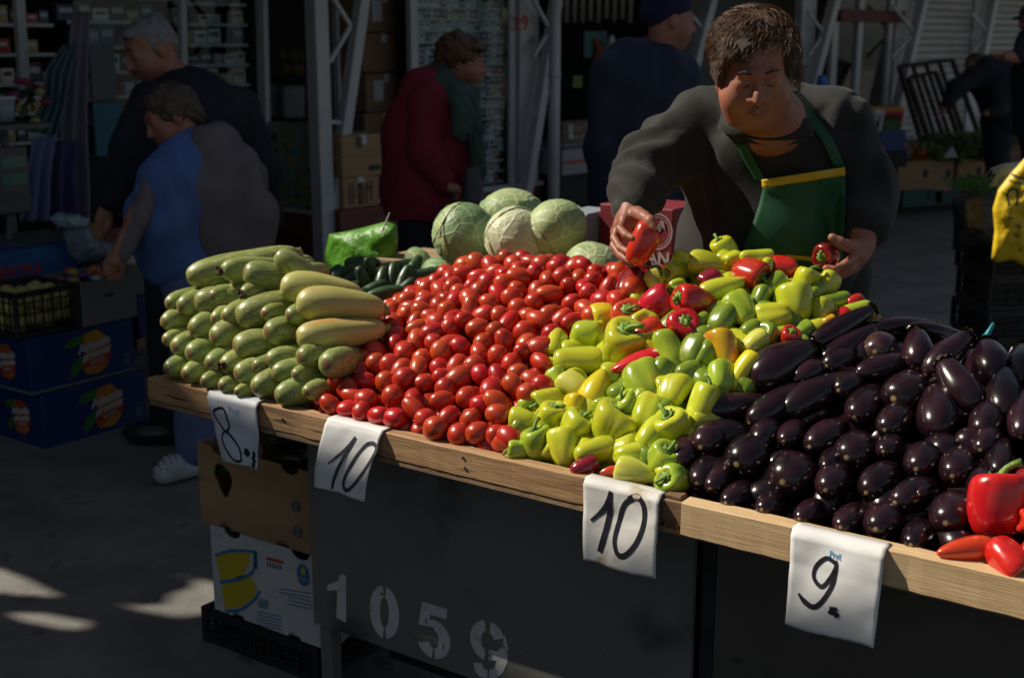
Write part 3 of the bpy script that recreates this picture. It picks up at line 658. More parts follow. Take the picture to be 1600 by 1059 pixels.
def board(a0, a1, p0, p1, z0, z1, m, lab=None, seed=0):
    """sawn board with slightly uneven edges and ends"""
    r = random.Random(seed); n = 60; b = MB(); L = a1-a0
    sec = [(p0, z0), (p1, z0), (p1, z1), (p0+.0015, z1), (p0, z1-.0015)]
    k = len(sec)
    for i in range(n+1):
        a = a0+L*i/n
        for j, (p, z) in enumerate(sec):
            w = noise.noise(Vector((a*5, j*3.1+seed, 0)))*.0014 + noise.noise(Vector((a*30, j*5.1, seed)))*.0007
            if j == 0: w += noise.noise(Vector((a*60, 7, seed)))*.0015
            ee = (noise.noise(Vector((p*90, z*90, seed)))*.004 if i in (0, n) else 0)
            b.v.append(Vector(SL(a+ee, p+w, z+w)))
    for i in range(n):
        for j in range(k):
            j2 = (j+1) % k; b.f.append([i*k+j, i*k+j2, (i+1)*k+j2, (i+1)*k+j]); b.mi.append(0)
    b.f.append([j for j in reversed(range(k))]); b.mi.append(0); b.f.append([n*k+j for j in range(k)]); b.mi.append(0)
    o = b.build('front_board', m, stall)
    if lab: o['label'] = lab
    return o
board(0, aJ-.045, 0, .034, .793, .850, m_wood, 'old reddish sawn front board with knots and nail holes', 1)
board(aJ+.004, 3.0, -.012, .026, .788, .852, m_wood_new, 'pale newer front board at the right', 2)
bb = MB(); bb.box(SL(aJ-.021, .017, .822), (.044, .04, .05)); bb.box(SL(aJ-.021, .016, .852), (.036, .026, .008)); bb.box(SL(aJ-.021, -.001, .8), (.03, .006, .018))
bb.build('joint_block', mat('dark_wood', (.13, .07, .035), .7, (.24, .14, .07), stretch=(1, 14, 9), scale=6, bump=.3), stall, bevel=.002)
b = MB(); b.box(SL(.018, .42, .822), (.034, .76, .052)); b.build('side_board', m_wood, stall, bevel=.002)
b = MB(); b.box(SL(2.0, .812, .87), (2.0, .02, .19)); b.build('back_board', m_wood, stall, bevel=.002)
for k in range(2): b = MB(); b.box(SL(.46, .95+k*.3, .782), (.94, .29, .018)); b.build('deck_plank', m_ply, stall)
b = MB(); b.box(SL(1.5, .012, .784), (3.0, .02, .012)); b.build('edge_strip', m_ply, stall, bevel=.001)
for k in range(3):
    p0 = .04+k*.255; b = MB(); b.box((0, 0, 0), (2.95, .247, .018)); b.build('deck_plank', m_ply, stall, loc=SL(1.51, p0+.124, .782))
# nail heads in the old board
for (px, py) in ((724, 715), (727, 731), (442, 655)):
    a, _, z = TI(onp(px, py, 0)); b = MB(); b.tube([SL(a, -.0025, z), SL(a, .004, z)], .0032, 8); b.build('nail', m_steel, stall)
aP0 = TI(onp(480, 700, .183))[0]; aP1 = TI(onp(1083, 900, .183))[0]; aP2 = TI(onp(1110, 900, .183))[0]
zP = onp(490, 972, .183).z
pan = sbox('front_panel', aP0, aP1, .183, .199, zP, .782, m_panel, .001)
sbox('front_panel', aP2, 3.0, .21, .226, -.0, .782, m_panel2, .001)['label'] = 'darker brownish black panel at the right'
aq = (aP1+aP2)/2
sbox('leg', aP1+.004, aP2-.004, .215, .24, 0, .78, m_steel, .002)
sbox('leg', aP0+.004, aP0+.042, .2, .24, 0, .78, m_panel, .002)
sbox('leg', .02, .06, 1.3, 1.34, 0, .77, m_steel, .002); sbox('leg', aP1, aP1+.04, .74, .78, 0, .77, m_steel, .002)
sbox('shade_panel', aP0+.05, 3.0, .42, .43, .02, .77, m_shade_black, .001)  # black sheet added in place of the dark under the stall
# display slope under the heap
# stencilled number on the panel
n0 = -E2
def pmap(u, v): return Vector(SL(*TI(T(u, .1828, v)))), Vector((0, -1, 0))
def ppx(px, py):
    q = TI(onp(px, py, .1828)); return q[0], q[2]
def stencil(name, polys):
    b = MB()
    for poly in polys:
        pts = [ppx(*q) for q in poly]; vs = [Vector(SL(a, .1822, z)) for a, z in pts]
        tri = mgeo.tessellate_polygon([vs]); b.add(vs, [tuple(reversed(t)) for t in tri])
    return b.build(name, m_whitepaint, pan)
pan_loc = pan.location.copy()
def digit(name, polys):
    o = stencil(name, polys); o.location = -pan_loc; return o
def ringseg(cx, cy, rx, ry, rx2, ry2, t0, t1, n=14, skew=0.0):
    """half ring polygon in photo pixels with a slight lean"""
    o = []; 
    for i in range(n+1):
        t = R(t0+(t1-t0)*i/n); x = rx*math.cos(t); y = -ry*math.sin(t); o.append((cx+x, cy+y+skew*x))
    for i in range(n+1):
        t = R(t1+(t0-t1)*i/n); x = rx2*math.cos(t); y = -ry2*math.sin(t); o.append((cx+x, cy+y+skew*x))
    return o
digit('painted_digit', [[(511, 914), (528, 907), (533, 896), (541, 899), (541, 972), (526, 964), (527, 921), (512, 922)]])
digit('painted_digit', [ringseg(601, 956, 23, 41, 7, 24, 97, 263, 16, .28), ringseg(601, 956, 23, 41, 7, 24, 83, -83, 16, .28)])
digit('painted_digit', [[(660, 939), (699, 951), (698, 967), (672, 959), (671, 968), (681, 968), (679, 980), (654, 974)],
                        ringseg(678, 998, 26, 30, 8, 14, 84, -85, 14, .25), ringseg(678, 998, 26, 30, 8, 14, -97, -160, 8, .25)])
digit('painted_digit', [ringseg(760, 1000, 25, 31, 8, 15, 97, 262, 14, .25), ringseg(764, 1002, 26, 32, 8, 15, 83, 20, 6, .25), [(764, 1014), (778, 1017), (786, 1006), (789, 990), (794, 1010), (793, 1034), (786, 1050), (775, 1059), (764, 1061), (764, 1046), (772, 1043), (777, 1031), (764, 1032)],
                        [(740, 1034), (753, 1035), (757, 1044), (762, 1045), (762, 1060), (750, 1056), (742, 1047)]])

# ------------------------------------------------------------------ heap surfaces
_RA = [(-.2, .93), (.2, .94), (.35, .985), (.45, 1.055), (.58, 1.12), (.73, 1.15), (1.0, 1.14), (1.12, 1.165), (1.22, 1.205), (1.32, 1.23), (1.42, 1.22), (1.55, 1.165), (1.66, 1.11), (1.8, 1.09), (2.0, 1.075), (3, 1.06)]
def ridge(a): return float(np.interp(a, [q[0] for q in _RA], [q[1] for q in _RA]))
def zs(a, p):
    Rz = ridge(a); z0 = .862
    if p < .03: return z0-.02
    if p < .62:
        t = (p-.03)/.59; return z0+(Rz-z0)*(t*1.25-.25*t*t)
    return Rz-(p-.62)*.45
def zz(a, p):
    if p < .0: return .84
    return min(.87+p*1.45, 1.165)-max(0, p-.45)*.6
def zc(a, p): return .99+.02*math.sin(a*9)+.03*math.sin(p*8)-max(0, .6-p)*.1
def hit(px, py, f, t0=1.2, t1=5.5):
    d = ray(px, py); t = t0
    while t < t1:
        P = EYE+d*t; a, p, z = TI(P)
        if z < f(a, p) and p > -.02:
            lo, hi = t-.02, t
            for _ in range(12):
                m_ = (lo+hi)/2; a, p, z = TI(EYE+d*m_)
                if z < f(a, p): hi = m_
                else: lo = m_
            return EYE+d*hi
        t += .02
    return None
RT = Vector((1, 0, 0)); UPc = Vector((0, math.sin(PITCH), math.cos(PITCH))); AW = Vector((0, math.cos(PITCH), -math.sin(PITCH)))
def scale_at(P): return 2000.0/((P.y)*_c+(CAM_H-P.z)*_s)
def axis(th, tw):
    th = R(th); tw = R(tw); return (RT*math.cos(th)+UPc*math.sin(th))*math.cos(tw)+AW*math.sin(tw)
def orient(o, P, ax, roll, sc):
    q = ax.to_track_quat('Z', 'Y').to_matrix().to_4x4()
    o.matrix_world = Matrix.Translation(P) @ q @ Matrix.Rotation(roll, 4, 'Z') @ Matrix.Diagonal((*sc, 1))
def lathe(name, rz, nth=16, rad=None, ends=True, bendf=None, smooth=True):
    """rz: list of (r, z) from the top down; rad(th, i) multiplies the radius; poles closed"""
    n = len(rz); V = []; F = []
    for i, (r, z) in enumerate(rz):
        for k in range(nth):
            th = 2*math.pi*k/nth; q = r*(rad(th, i, n) if rad else 1)
            x, y, zz_ = q*math.cos(th), q*math.sin(th), z
            if bendf: x, y, zz_ = bendf(x, y, zz_)
            V.append((x, y, zz_))
    for i in range(n-1):
        for k in range(nth):
            k2 = (k+1) % nth; F.append((i*nth+k, (i+1)*nth+k, (i+1)*nth+k2, i*nth+k2))
    me = bpy.data.meshes.new(name)
    F2 = list(F); F2.append(tuple(range(nth))); F2.append(tuple(reversed([(n-1)*nth+k for k in range(nth)])))
    me.from_pydata(V, [], F2); me.update()
    for p in me.polygons: p.use_smooth = smooth
    return me
# ---- tomatoes
m_tom = [mat('tomato_skin', (.50, .040, .006), .34, (.42, .018, .005), scale=14, lo=.35, hi=.7, coat=.35, sss=.12, rv=.16, hv=.010, bump=.03, bscale=35, bdist=.003, spots=[((.62, .16, .03), 9, .70, .86)])]
end_mask(m_tom[0], 2, .468, .487, (.30, .14, .03), .9)
tom_me = []
for v in range(4):
    rr = random.Random(v+3); prof = []
    n = 12
    for i in range(n+1):
        t = math.pi*i/n; e = .92+.04*rr.random()
        r = .5*math.sin(t)**.9 if 0 < i < n else .012
        z = .5*math.cos(t)
        if i == 0: z -= .030
        if i == 1: z -= .010
        r *= (1+.10*(v-1.2)*.5*math.cos(t))
        prof.append((r, z))
    ph = rr.random()*6
    me = lathe('tomato', prof, 16, lambda th, i, n, ph=ph, v=v: 1+.025*math.cos(3*th+ph)*(1 if v % 2 else .4)+.02*math.cos(2*th+ph))
    me.materials.append(m_tom[0]); tom_me.append(me)
POLY_T = [(470, 645), (520, 600), (548, 555), (560, 505), (585, 468), (640, 440), (690, 418), (760, 402), (820, 388), (905, 390), (965, 408), (1010, 405), (1005, 440), (975, 470), (935, 490), (880, 525), (845, 560), (855, 600), (800, 640), (805, 705), (740, 697), (600, 672), (480, 645)]
def inpoly(x, y, P):
    c = False; j = len(P)-1
    for i in range(len(P)):
        if (P[i][1] > y) != (P[j][1] > y) and x < (P[j][0]-P[i][0])*(y-P[i][1])/(P[j][1]-P[i][1])+P[i][0]: c = not c
        j = i
    return c
def surfn(f, a, p):
    e = .02; dx = (f(a+e, p)-f(a-e, p))/(2*e); dy = (f(a, p+e)-f(a, p-e))/(2*e)
    return (E1*(-dx)+E2*(-dy)+Vector((0, 0, 1))).normalized()
def dart(rng, a0, a1, p0, p1, f, mind, tries, ok, off=0, existing=()):
    pts = [Vector(q) for q in existing]; n0_ = len(pts); arr = np.zeros((4000, 3)); 
    for i, q in enumerate(pts): arr[i] = q
    cnt = n0_
    for _ in range(tries):
        a = rng.uniform(a0, a1); p = rng.uniform(p0, p1)
        P = T(a, p, f(a, p)+off)
        if not ok(P, a, p): continue
        if cnt and ((arr[:cnt]-np.array(P))**2).sum(1).min() < mind*mind: continue
        arr[cnt] = P; cnt += 1
    return [(Vector(arr[i])) for i in range(n0_, cnt)]
rngT = random.Random(11)
def okT(P, a, p):
    x, y = proj(P); return inpoly(x, y, POLY_T)
ztom = lambda a, p: zs(a, p)
tpts = dart(rngT, .3, 1.5, .035, .66, ztom, .0395, 26000, okT)
back = dart(rngT, .5, 1.15, .64, .78, ztom, .042, 1500, lambda P, a, p: True, existing=tpts)
tomatoes = []
def put_tomato(P, me, r, L, rng):
    a, p, _ = TI(P); nrm = surfn(ztom, a, p)
    tilt = rng.gauss(0, 28); az = rng.uniform(0, 360)
    t1 = (E1-nrm*E1.dot(nrm)).normalized(); t2 = nrm.cross(t1)
    ax = (t1*math.cos(R(az))+t2*math.sin(R(az)))*math.cos(R(tilt))+nrm*math.sin(R(tilt))
    o = bpy.data.objects.new('plum_tomato', me); COL.objects.link(o)
    orient(o, P+nrm*rng.uniform(-.006, .008), ax, rng.uniform(0, 6.28), (r*2, r*2*rng.uniform(.94, 1.06), L)); return o
for P in tpts+back[:30]:
    o = put_tomato(P, rngT.choice(tom_me), rngT.uniform(.0205, .0280), rngT.uniform(.049, .073), rngT); tomatoes.append(o)
def join_stuff(name, items, mats, lab, cat):
    """items: (mesh, matrix) pairs joined into one mass of fruit lower in the heap"""
    V = []; F = []; b = 0
    for me, M in items:
        n = len(me.vertices); co = np.empty(n*3, np.float32); me.vertices.foreach_get('co', co); co = co.reshape(-1, 3)
        Mn = np.array(M); V.append(co @ Mn[:3, :3].T + Mn[:3, 3]); 
        for p in me.polygons: F.append([b+i for i in p.vertices])
        b += n
    V = np.concatenate(V); me = bpy.data.meshes.new(name); me.from_pydata(V.tolist(), [], F); me.update()
    for p in me.polygons: p.use_smooth = True
    o = link(name, me, mats); tag(o, lab, cat, kind='stuff'); return o
def mtx(P, ax, sc): return Matrix.Translation(P) @ ax.to_track_quat('Z', 'Y').to_matrix().to_4x4() @ Matrix.Diagonal((*sc, 1))
m_tom_low = mat('tomato_skin_low', (.45, .028, .006), .34, (.38, .016, .005), scale=60, coat=.5, bump=.03, bscale=80, bdist=.002)
low = []
for off, md in ((-.036, .042), (-.064, .050)):
    for P in dart(rngT, .3, 1.5, .06, .78, ztom, md, 7000, lambda P, a, p: inpoly(*proj(P+Vector((0, 0, .03))), POLY_T) or p > .62 and .5 < a < 1.15, off=off):
        ax = Vector((rngT.gauss(0, 1), rngT.gauss(0, 1), rngT.gauss(0, .6))).normalized()
        low.append((rngT.choice(tom_me), mtx(P, ax, (.05, .05, .062))))
join_stuff('tomato_heap', low, m_tom_low, 'red tomatoes lower in the heap seen in the gaps', 'tomatoes')

# ---- peppers
GR = (.32, .42, .020)
pep_cols = {
 'Y': ((.60, .60, .028), (.42, .50, .022)), 'G': ((.30, .42, .025), (.40, .50, .03)), 'P': ((.68, .64, .14), (.55, .58, .06)),
 'B': ((.78, .56, .012), (.66, .58, .016)), 'R': ((.56, .014, .010), (.42, .008, .008)), 'D': ((.26, .008, .012), (.16, .008, .015)),
 'O': ((.62, .38, .012), (.52, .16, .010)), 'K': ((.14, .22, .014), (.24, .32, .018)), 'S': ((.62, .040, .012), (.55, .024, .010))}
def pepmat(c):
    a, b = pep_cols[c]
    sp = [((.50, .20, .012), 3.2, .62, .78)] if c in 'O' else ([((.25, .02, .01), 3, .62, .75)] if c == 'S' else ([((.62, .5, .02), 2.5, .60, .8)] if c in 'YG' else None))
    return mat('pepper_skin_'+{'Y': 'yellow_green', 'G': 'green', 'P': 'pale', 'B': 'yellow', 'R': 'red', 'D': 'dark_red', 'O': 'orange', 'K': 'dark_green', 'S': 'scarlet'}[c], a, .26, b,
               scale=1.6, lo=.35, hi=.65, coat=.6, sss=.10, rv=.07, hv=.008, bump=.05, bscale=4, bdist=.01, spots=sp)
m_stem = mat('pepper_stem', (.10, .20, .02), .5, (.22, .34, .05), scale=20, rv=.1, bump=.2, bscale=60)
_PP = {'bell': [(.01, .405), (.08, .41), (.15, .44), (.22, .48), (.31, .50), (.40, .485), (.465, .43), (.50, .33), (.51, .20), (.505, .06), (.49, -.08), (.46, -.22), (.41, -.34), (.33, -.43), (.22, -.485), (.12, -.49), (.04, -.465), (.01, -.46)],
 'cone': [(.01, .415), (.08, .42), (.15, .45), (.23, .485), (.32, .50), (.41, .48), (.475, .42), (.505, .32), (.505, .20), (.48, .06), (.43, -.08), (.36, -.21), (.28, -.32), (.20, -.41), (.12, -.47), (.06, -.495), (.01, -.5)],
 'long': [(.01, .455), (.08, .46), (.16, .475), (.26, .49), (.36, .49), (.44, .46), (.49, .40), (.505, .28), (.50, .14), (.48, 0), (.46, -.12), (.44, -.24), (.40, -.34), (.33, -.42), (.22, -.475), (.11, -.497), (.01, -.5)]}
def pep_mesh(kind, seed):
    rr = random.Random(seed*7+len(kind)); nl = rr.choice((3, 3, 4)); ph = rr.random()*6; prof = []
    tp = rr.uniform(.0, .22) if kind == 'bell' else 0
    for (r, z) in _PP[kind]: prof.append((r*(1-tp*max(0, .3-z)), z))
    am = {'bell': .10, 'cone': .07, 'long': .045}[kind]
    b1 = rr.uniform(-.12, .12) if kind != 'long' else rr.choice((-1, 1))*rr.uniform(.12, .26)
    sd = rr.random()*50
    def rad(th, i, n_):
        t = i/(n_-1); d = am*(1 if t < .8 else 1.5)*(1.0 if t > .25 else 1.25)
        return 1+d*(abs(math.cos(nl*(th+ph)/2))**.7*2-1.1)*(.55+.45*min(1, t*3+.4))+.06*noise.noise(Vector((math.cos(th)*.8, math.sin(th)*.8, t*1.5+sd)))
    def bend(x, y, z): return x+b1*(1-(2*z)**2)*.5, y, z+ (.12*x if kind == 'bell' else 0)
    me = lathe('pepper_'+kind, prof, 28, rad, bendf=bend)
    return me
def stem_mesh(seed):
    rr = random.Random(seed); b = MB(); nl = 8; vs = [(0, 0, .40)]; fs = []
    for k in range(nl*2):
        th = math.pi*k/nl; r = (.26 if k % 2 else .19); vs.append((r*math.cos(th), r*math.sin(th), .505 if k % 2 else .475))
    for k in range(nl*2):
        th = math.pi*k/nl; vs.append((.09*math.cos(th), .09*math.sin(th), .455))
    for k in range(nl*2):
        k2 = (k+1) % (nl*2); fs.append((1+k, 1+k2, 1+nl*2+k2, 1+nl*2+k)); fs.append((0, 1+k2, 1+k))
    b.add(vs, fs)
    th = rr.random()*6.28; c = rr.uniform(.1, .35); L = rr.uniform(.28, .45)
    pts = [(c*(t**2)*math.cos(th), c*(t**2)*math.sin(th), .44+L*t*(1-.25*t)) for t in (0, .25, .5, .75, 1)]
    b.tube(pts, [.10, .07, .06, .06, .078], 8)
    return b.mesh('stem', True)
pep_cache = {}; stems = [stem_mesh(i) for i in range(6)]
for s_ in stems: s_.materials.append(m_stem)
def pmesh(kind, c, v):
    key = (kind, c, v)
    if key not in pep_cache:
        base = pep_cache.setdefault((kind, v), pep_mesh(kind, v)); me = base.copy(); me.materials.clear(); me.materials.append(pepmat(c)); pep_cache[key] = me
    return pep_cache[key]
peppers = []
rngP = random.Random(5)
COLW = {'Y': 'yellow-green', 'G': 'green', 'P': 'pale yellowish', 'B': 'bright yellow', 'R': 'red', 'D': 'dark red', 'O': 'orange-flushed yellow', 'K': 'dark green', 'S': 'scarlet'}
def pepper(px, py, L, W, th, tw, c, kind='bell', stem=True, deep=.35, lab=None, f=zs):
    P = hit(px, py, f)
    if P is None: P = onp(px, py+6, .64)
    W *= 1.12; L *= 1.06
    s = scale_at(P); w = W/s; l = max(L/s, w*.75)
    cs = max(abs(math.cos(R(tw))), .35)
    l = min(max(l, w*.9)/ (cs if cs > .6 else 1), .16)
    if kind == 'bell': l = min(l, w*1.22)
    P = P+ray(px, py).normalized()*(w*deep)
    v = rngP.randrange(6); o = bpy.data.objects.new('pepper', pmesh(kind, c, v)); COL.objects.link(o)
    orient(o, P, axis(th, tw), rngP.uniform(0, 6.28), (w, w*rngP.uniform(.9, 1.05), l))
    if stem:
        st = bpy.data.objects.new('stem', rngP.choice(stems)); COL.objects.link(st); st.parent = o
        st.scale = (1, 1, w/l); st.location = (0, 0, .5*(1-w/l)-.0)
    o['col'] = c; o['k'] = kind; peppers.append((o, px, py, c, kind, stem, lab, W))
    return o
def C3(x, y): return 780+x/2.521, 360+y/2.521
def C4(x, y): return 1000+x/3.53, 360+y/3.53
def C5(x, y): return 1040+x/2.207, 480+y/2.207
P3 = [
 (527, 232, 135, 128, 60, 50, 'D', 'bell', 0), (627, 290, 130, 122, 35, -20, 'R', 'bell', 1), (785, 280, 175, 112, 172, -25, 'R', 'cone', 1),
 (503, 337, 110, 108, 90, -62, 'S', 'bell', 1), (725, 380, 115, 112, 80, -65, 'R', 'bell', 1), (415, 338, 95, 92, 190, -10, 'B', 'bell', 1),
 (337, 404, 100, 112, -10, 0, 'G', 'bell', 1), (225, 452, 115, 98, -105, -30, 'Y', 'bell', 1), (305, 512, 180, 112, 0, 5, 'Y', 'long', 1),
 (484, 449, 150, 152, 75, -50, 'Y', 'bell', 1), (538, 525, 190, 72, 15, 5, 'S', 'cone', 0), (580, 407, 130, 100, 30, 25, 'S', 'bell', 0),
 (660, 468, 152, 104, -70, -15, 'G', 'long', 1), (880, 474, 150, 116, 100, 20, 'O', 'bell', 0), (1005, 447, 125, 82, 30, 10, 'P', 'bell', 0),
 (962, 558, 170, 78, 55, 5, 'B', 'long', 0), (765, 492, 125, 112, 60, 15, 'K', 'bell', 0), (578, 606, 138, 138, 110, 40, 'G', 'bell', 0),
 (690, 640, 112, 114, 60, 30, 'Y', 'bell', 0), (387, 620, 155, 118, -112, -12, 'B', 'cone', 1), (290, 612, 100, 90, 150, 30, 'P', 'bell', 0),
 (228, 590, 78, 74, 100, 30, 'G', 'bell', 0), (875, 585, 110, 100, 90, 40, 'G', 'bell', 0), (790, 705, 205, 108, 68, 0, 'Y', 'long', 1),
 (198, 665, 130, 92, 200, -20, 'Y', 'bell', 1), (296, 697, 88, 86, 80, 20, 'B', 'cone', 0), (203, 742, 112, 102, 70, -25, 'Y', 'bell', 1),
 (98, 752, 102, 96, 170, 20, 'Y', 'bell', 0), (107, 680, 68, 50, 30, 10, 'G', 'long', 0), (300, 782, 130, 114, 55, -15, 'Y', 'cone', 1),
 (150, 846, 130, 112, 100, -10, 'G', 'bell', 1), (252, 862, 142, 116, 95, 25, 'Y', 'cone', 0), (80, 866, 90, 76, 175, -10, 'G', 'bell', 1),
 (375, 870, 155, 96, 15, 15, 'Y', 'long', 0), (450, 767, 150, 160, 62, -15, 'Y', 'bell', 1), (512, 690, 92, 92, 130, -10, 'G', 'bell', 1),
 (585, 722, 116, 114, 60, 40, 'Y', 'bell', 0), (600, 816, 126, 112, 40, 30, 'Y', 'bell', 0), (697, 782, 140, 128, 125, -20, 'Y', 'bell', 1),
 (515, 886, 145, 96, 5, 5, 'Y', 'bell', 0), (540, 956, 155, 92, 165, 15, 'P', 'cone', 0), (640, 900, 108, 108, 60, -45, 'G', 'bell', 1),
 (692, 985, 128, 104, 160, -45, 'G', 'bell', 1), (430, 948, 66, 36, 10, 0, 'S', 'cone', 0), (335, 930, 110, 60, 20, 10, 'D', 'long', 0),
 (43, 832, 104, 102, 200, 40, 'S', 'bell', 0), (470, 640, 90, 90, 20, 20, 'K', 'bell', 0), (640, 560, 100, 90, 60, 20, 'K', 'bell', 0),
 (740, 560, 120, 80, 10, 20, 'K', 'bell', 0), (560, 660, 60, 60, 60, 20, 'G', 'bell', 0), (840, 640, 100, 80, 20, 20, 'K', 'bell', 0),
 (410, 700, 70, 70, 120, 20, 'G', 'bell', 0), (640, 700, 70, 70, 40, 20, 'K', 'bell', 0)]
P4 = [
 (470, 92, 150, 112, 125, -10, 'Y', 'bell', 1), (350, 115, 100, 55, 160, 20, 'Y', 'bell', 0), (640, 145, 180, 88, 0, 10, 'Y', 'long', 0),
 (510, 157, 120, 76, 20, 20, 'Y', 'bell', 0), (250, 172, 112, 98, 150, 30, 'Y', 'bell', 0), (380, 190, 210, 122, 170, 10, 'Y', 'cone', 0),
 (72, 228, 105, 62, 10, 20, 'K', 'bell', 0), (80, 277, 95, 92, 120, 30, 'P', 'bell', 0), (205, 237, 180, 108, 180, -35, 'Y', 'bell', 1),
 (205, 310, 130, 72, 10, 20, 'G', 'bell', 0), (600, 237, 178, 150, -25, -45, 'R', 'bell', 1), (382, 266, 122, 92, 20, 20, 'D', 'bell', 0),
 (795, 205, 142, 108, 170, 20, 'R', 'bell', 0), (700, 202, 100, 72, 60, 20, 'Y', 'bell', 0), (902, 286, 160, 120, 65, -10, 'Y', 'bell', 1),
 (1030, 285, 140, 112, 60, 20, 'Y', 'cone', 0), (460, 318, 235, 132, 200, 10, 'Y', 'cone', 0), (740, 308, 150, 110, 40, 20, 'K', 'bell', 0),
 (660, 378, 140, 100, 60, 20, 'K', 'bell', 0), (553, 440, 168, 155, 120, 35, 'G', 'bell', 0), (740, 470, 182, 140, 190, 15, 'Y', 'bell', 0),
 (855, 410, 205, 176, 95, 12, 'Y', 'bell', 0), (1000, 452, 135, 108, 80, 20, 'Y', 'cone', 0), (1055, 388, 200, 82, 10, 15, 'K', 'long', 0),
 (1185, 378, 120, 78, 20, 20, 'R', 'bell', 0), (1190, 440, 160, 92, 10, 20, 'G', 'long', 0), (1298, 466, 66, 40, 10, 10, 'O', 'bell', 0),
 (450, 510, 165, 148, 50, 25, 'K', 'bell', 0), (1040, 502, 100, 56, 20, 10, 'O', 'bell', 0), (826, 600, 150, 104, 85, -50, 'R', 'bell', 1),
 (745, 562, 130, 56, 10, 10, 'G', 'long', 0), (905, 550, 150, 84, 30, 20, 'K', 'bell', 0), (610, 548, 130, 92, 30, 20, 'K', 'bell', 0),
 (300, 660, 150, 122, 60, 25, 'K', 'bell', 0), (960, 340, 110, 80, 40, 20, 'K', 'bell', 0), (1110, 470, 110, 70, 30, 20, 'R', 'bell', 0), (330, 500, 90, 80, 30, 20, 'K', 'bell', 0)]
for q in P3:
    x, y = C3(q[0], q[1]); pepper(x, y, q[2]/2.521, q[3]/2.521, q[4], q[5], q[6], q[7], bool(q[8]), deep=.55 if q[6] == 'K' else .3)
for q in P4:
    x, y = C4(q[0], q[1]); pepper(x, y, q[2]/3.53, q[3]/3.53, q[4], q[5], q[6], q[7], bool(q[8]), deep=.55 if q[6] == 'K' else .3)
P5 = [(1150, 690, 225, 170, 85, 0, 'S', 'bell', 1), (1030, 838, 185, 80, 5, 5, 'S', 'cone', 0), (1172, 866, 160, 118, -60, -40, 'S', 'bell', 1),
      (1262, 740, 90, 80, 170, 0, 'S', 'bell', 0), (1260, 640, 120, 120, 60, 30, 'D', 'bell', 0), (1300, 830, 150, 120, 30, 0, 'R', 'bell', 1), (1330, 700, 160, 130, 60, 0, 'R', 'bell', 1)]
for q in P5:
    x, y = C5(q[0], q[1]); pepper(x, y, q[2]/2.207, q[3]/2.207, q[4], q[5], q[6], q[7], bool(q[8]), deep=.0)
# peppers lower in the heap
POLY_P = [(800, 700), (800, 640), (860, 600), (850, 560), (880, 525), (935, 495), (960, 440), (1000, 420), (1050, 395), (1110, 375), (1200, 390), (1260, 410), (1340, 450), (1375, 490), (1300, 500), (1240, 540), (1170, 580), (1110, 640), (1060, 700), (1070, 770), (960, 745), (870, 725)]
low = {'Y': [], 'K': []}
for off, md in ((-.045, .062), (-.09, .07)):
    for P in dart(rngP, .6, 1.9, .09, .77, zs, md, 3000, lambda P, a, p: inpoly(*proj(P+Vector((0, 0, .045))), POLY_P) or (p > .64 and 1.18 < a < 1.6), off=off):
        ax = Vector((rngP.gauss(0, 1), rngP.gauss(0, 1), rngP.gauss(0, .5))).normalized()
        low[rngP.choice('YK')].append((pep_cache.setdefault(('bell', 1), pep_mesh('bell', 1)), mtx(P, ax, (.068, .068, .085))))
for c in low:
    o = join_stuff('pepper_heap', low[c], pepmat(c), 'yellow-green peppers lower in the heap seen in the gaps' if c == 'Y' else 'dark green peppers deep in the heap', 'peppers')

# ---- aubergines
m_aub = mat('aubergine_skin', (.007, .003, .005), .24, (.034, .010, .016), scale=2.2, lo=.35, hi=.8, coat=.15, rv=.3, bump=.04, bscale=5, bdist=.01, spec=.5)
m_aub_p = mat('aubergine_skin_pale', (.035, .008, .016), .25, (.13, .09, .05), scale=2.5, lo=.4, hi=.75, coat=.35, rv=.2, bump=.04, bscale=5, bdist=.01)
for m_ in (m_aub, m_aub_p): end_mask(m_, 2, -.4965, -.4995, (.30, .22, .10), 1)
m_calyx = mat('aubergine_calyx', (.035, .030, .018), .6, (.10, .09, .04), scale=5, bump=.3)
def aub_mesh(v):
    rr = random.Random(v); n = 20; prof = []
    neck = rr.uniform(.6, .8); nk = rr.uniform(.0, .2)
    for i in range(n+1):
        t = .5-.5*math.cos(math.pi*i/n)
        r = .5*max(0, 1-abs(2*t-1)**2.5)**(1/2.3)*(neck+(1-neck)*min(1, t/.6)**1.3) if 0 < i < n else .01
        if i == n: r = .03
        prof.append((r, .5-t))
    b1 = rr.uniform(-.22, .22); sd = rr.random()*40
    return lathe('aubergine', prof, 20, lambda th, i, n_: 1+.05*noise.noise(Vector((math.cos(th), math.sin(th), i*.12+sd))), bendf=lambda x, y, z: (x+b1*(.25-z*z), y, z))
def calyx_mesh():
    b = MB(); vs = []; fs = []; nl = 10
    for k in range(nl*2):
        th = math.pi*k/nl; vs.append((.33*math.cos(th), .33*math.sin(th), .33) if k % 2 == 0 else (.30*math.cos(th), .30*math.sin(th), .42))
    for k in range(nl*2):
        th = math.pi*k/nl; vs.append((.12*math.cos(th), .12*math.sin(th), .50))
    for k in range(nl*2):
        k2 = (k+1) % (nl*2); fs.append((k, k2, nl*2+k2, nl*2+k))
    b.add(vs, fs); b.tube([(0, 0, .46), (.02, 0, .53), (.03, .02, .58)], [.13, .10, .09], 8)
    me = b.mesh('calyx', True); me.materials.append(m_calyx); return me
aub_me = [aub_mesh(i) for i in range(6)]
for me in aub_me: me.materials.append(m_aub)
aub_mp = [me.copy() for me in aub_me[:3]]
for me in aub_mp: me.materials.clear(); me.materials.append(m_aub_p)
cal_me = calyx_mesh(); aubs = []; rngA = random.Random(9)
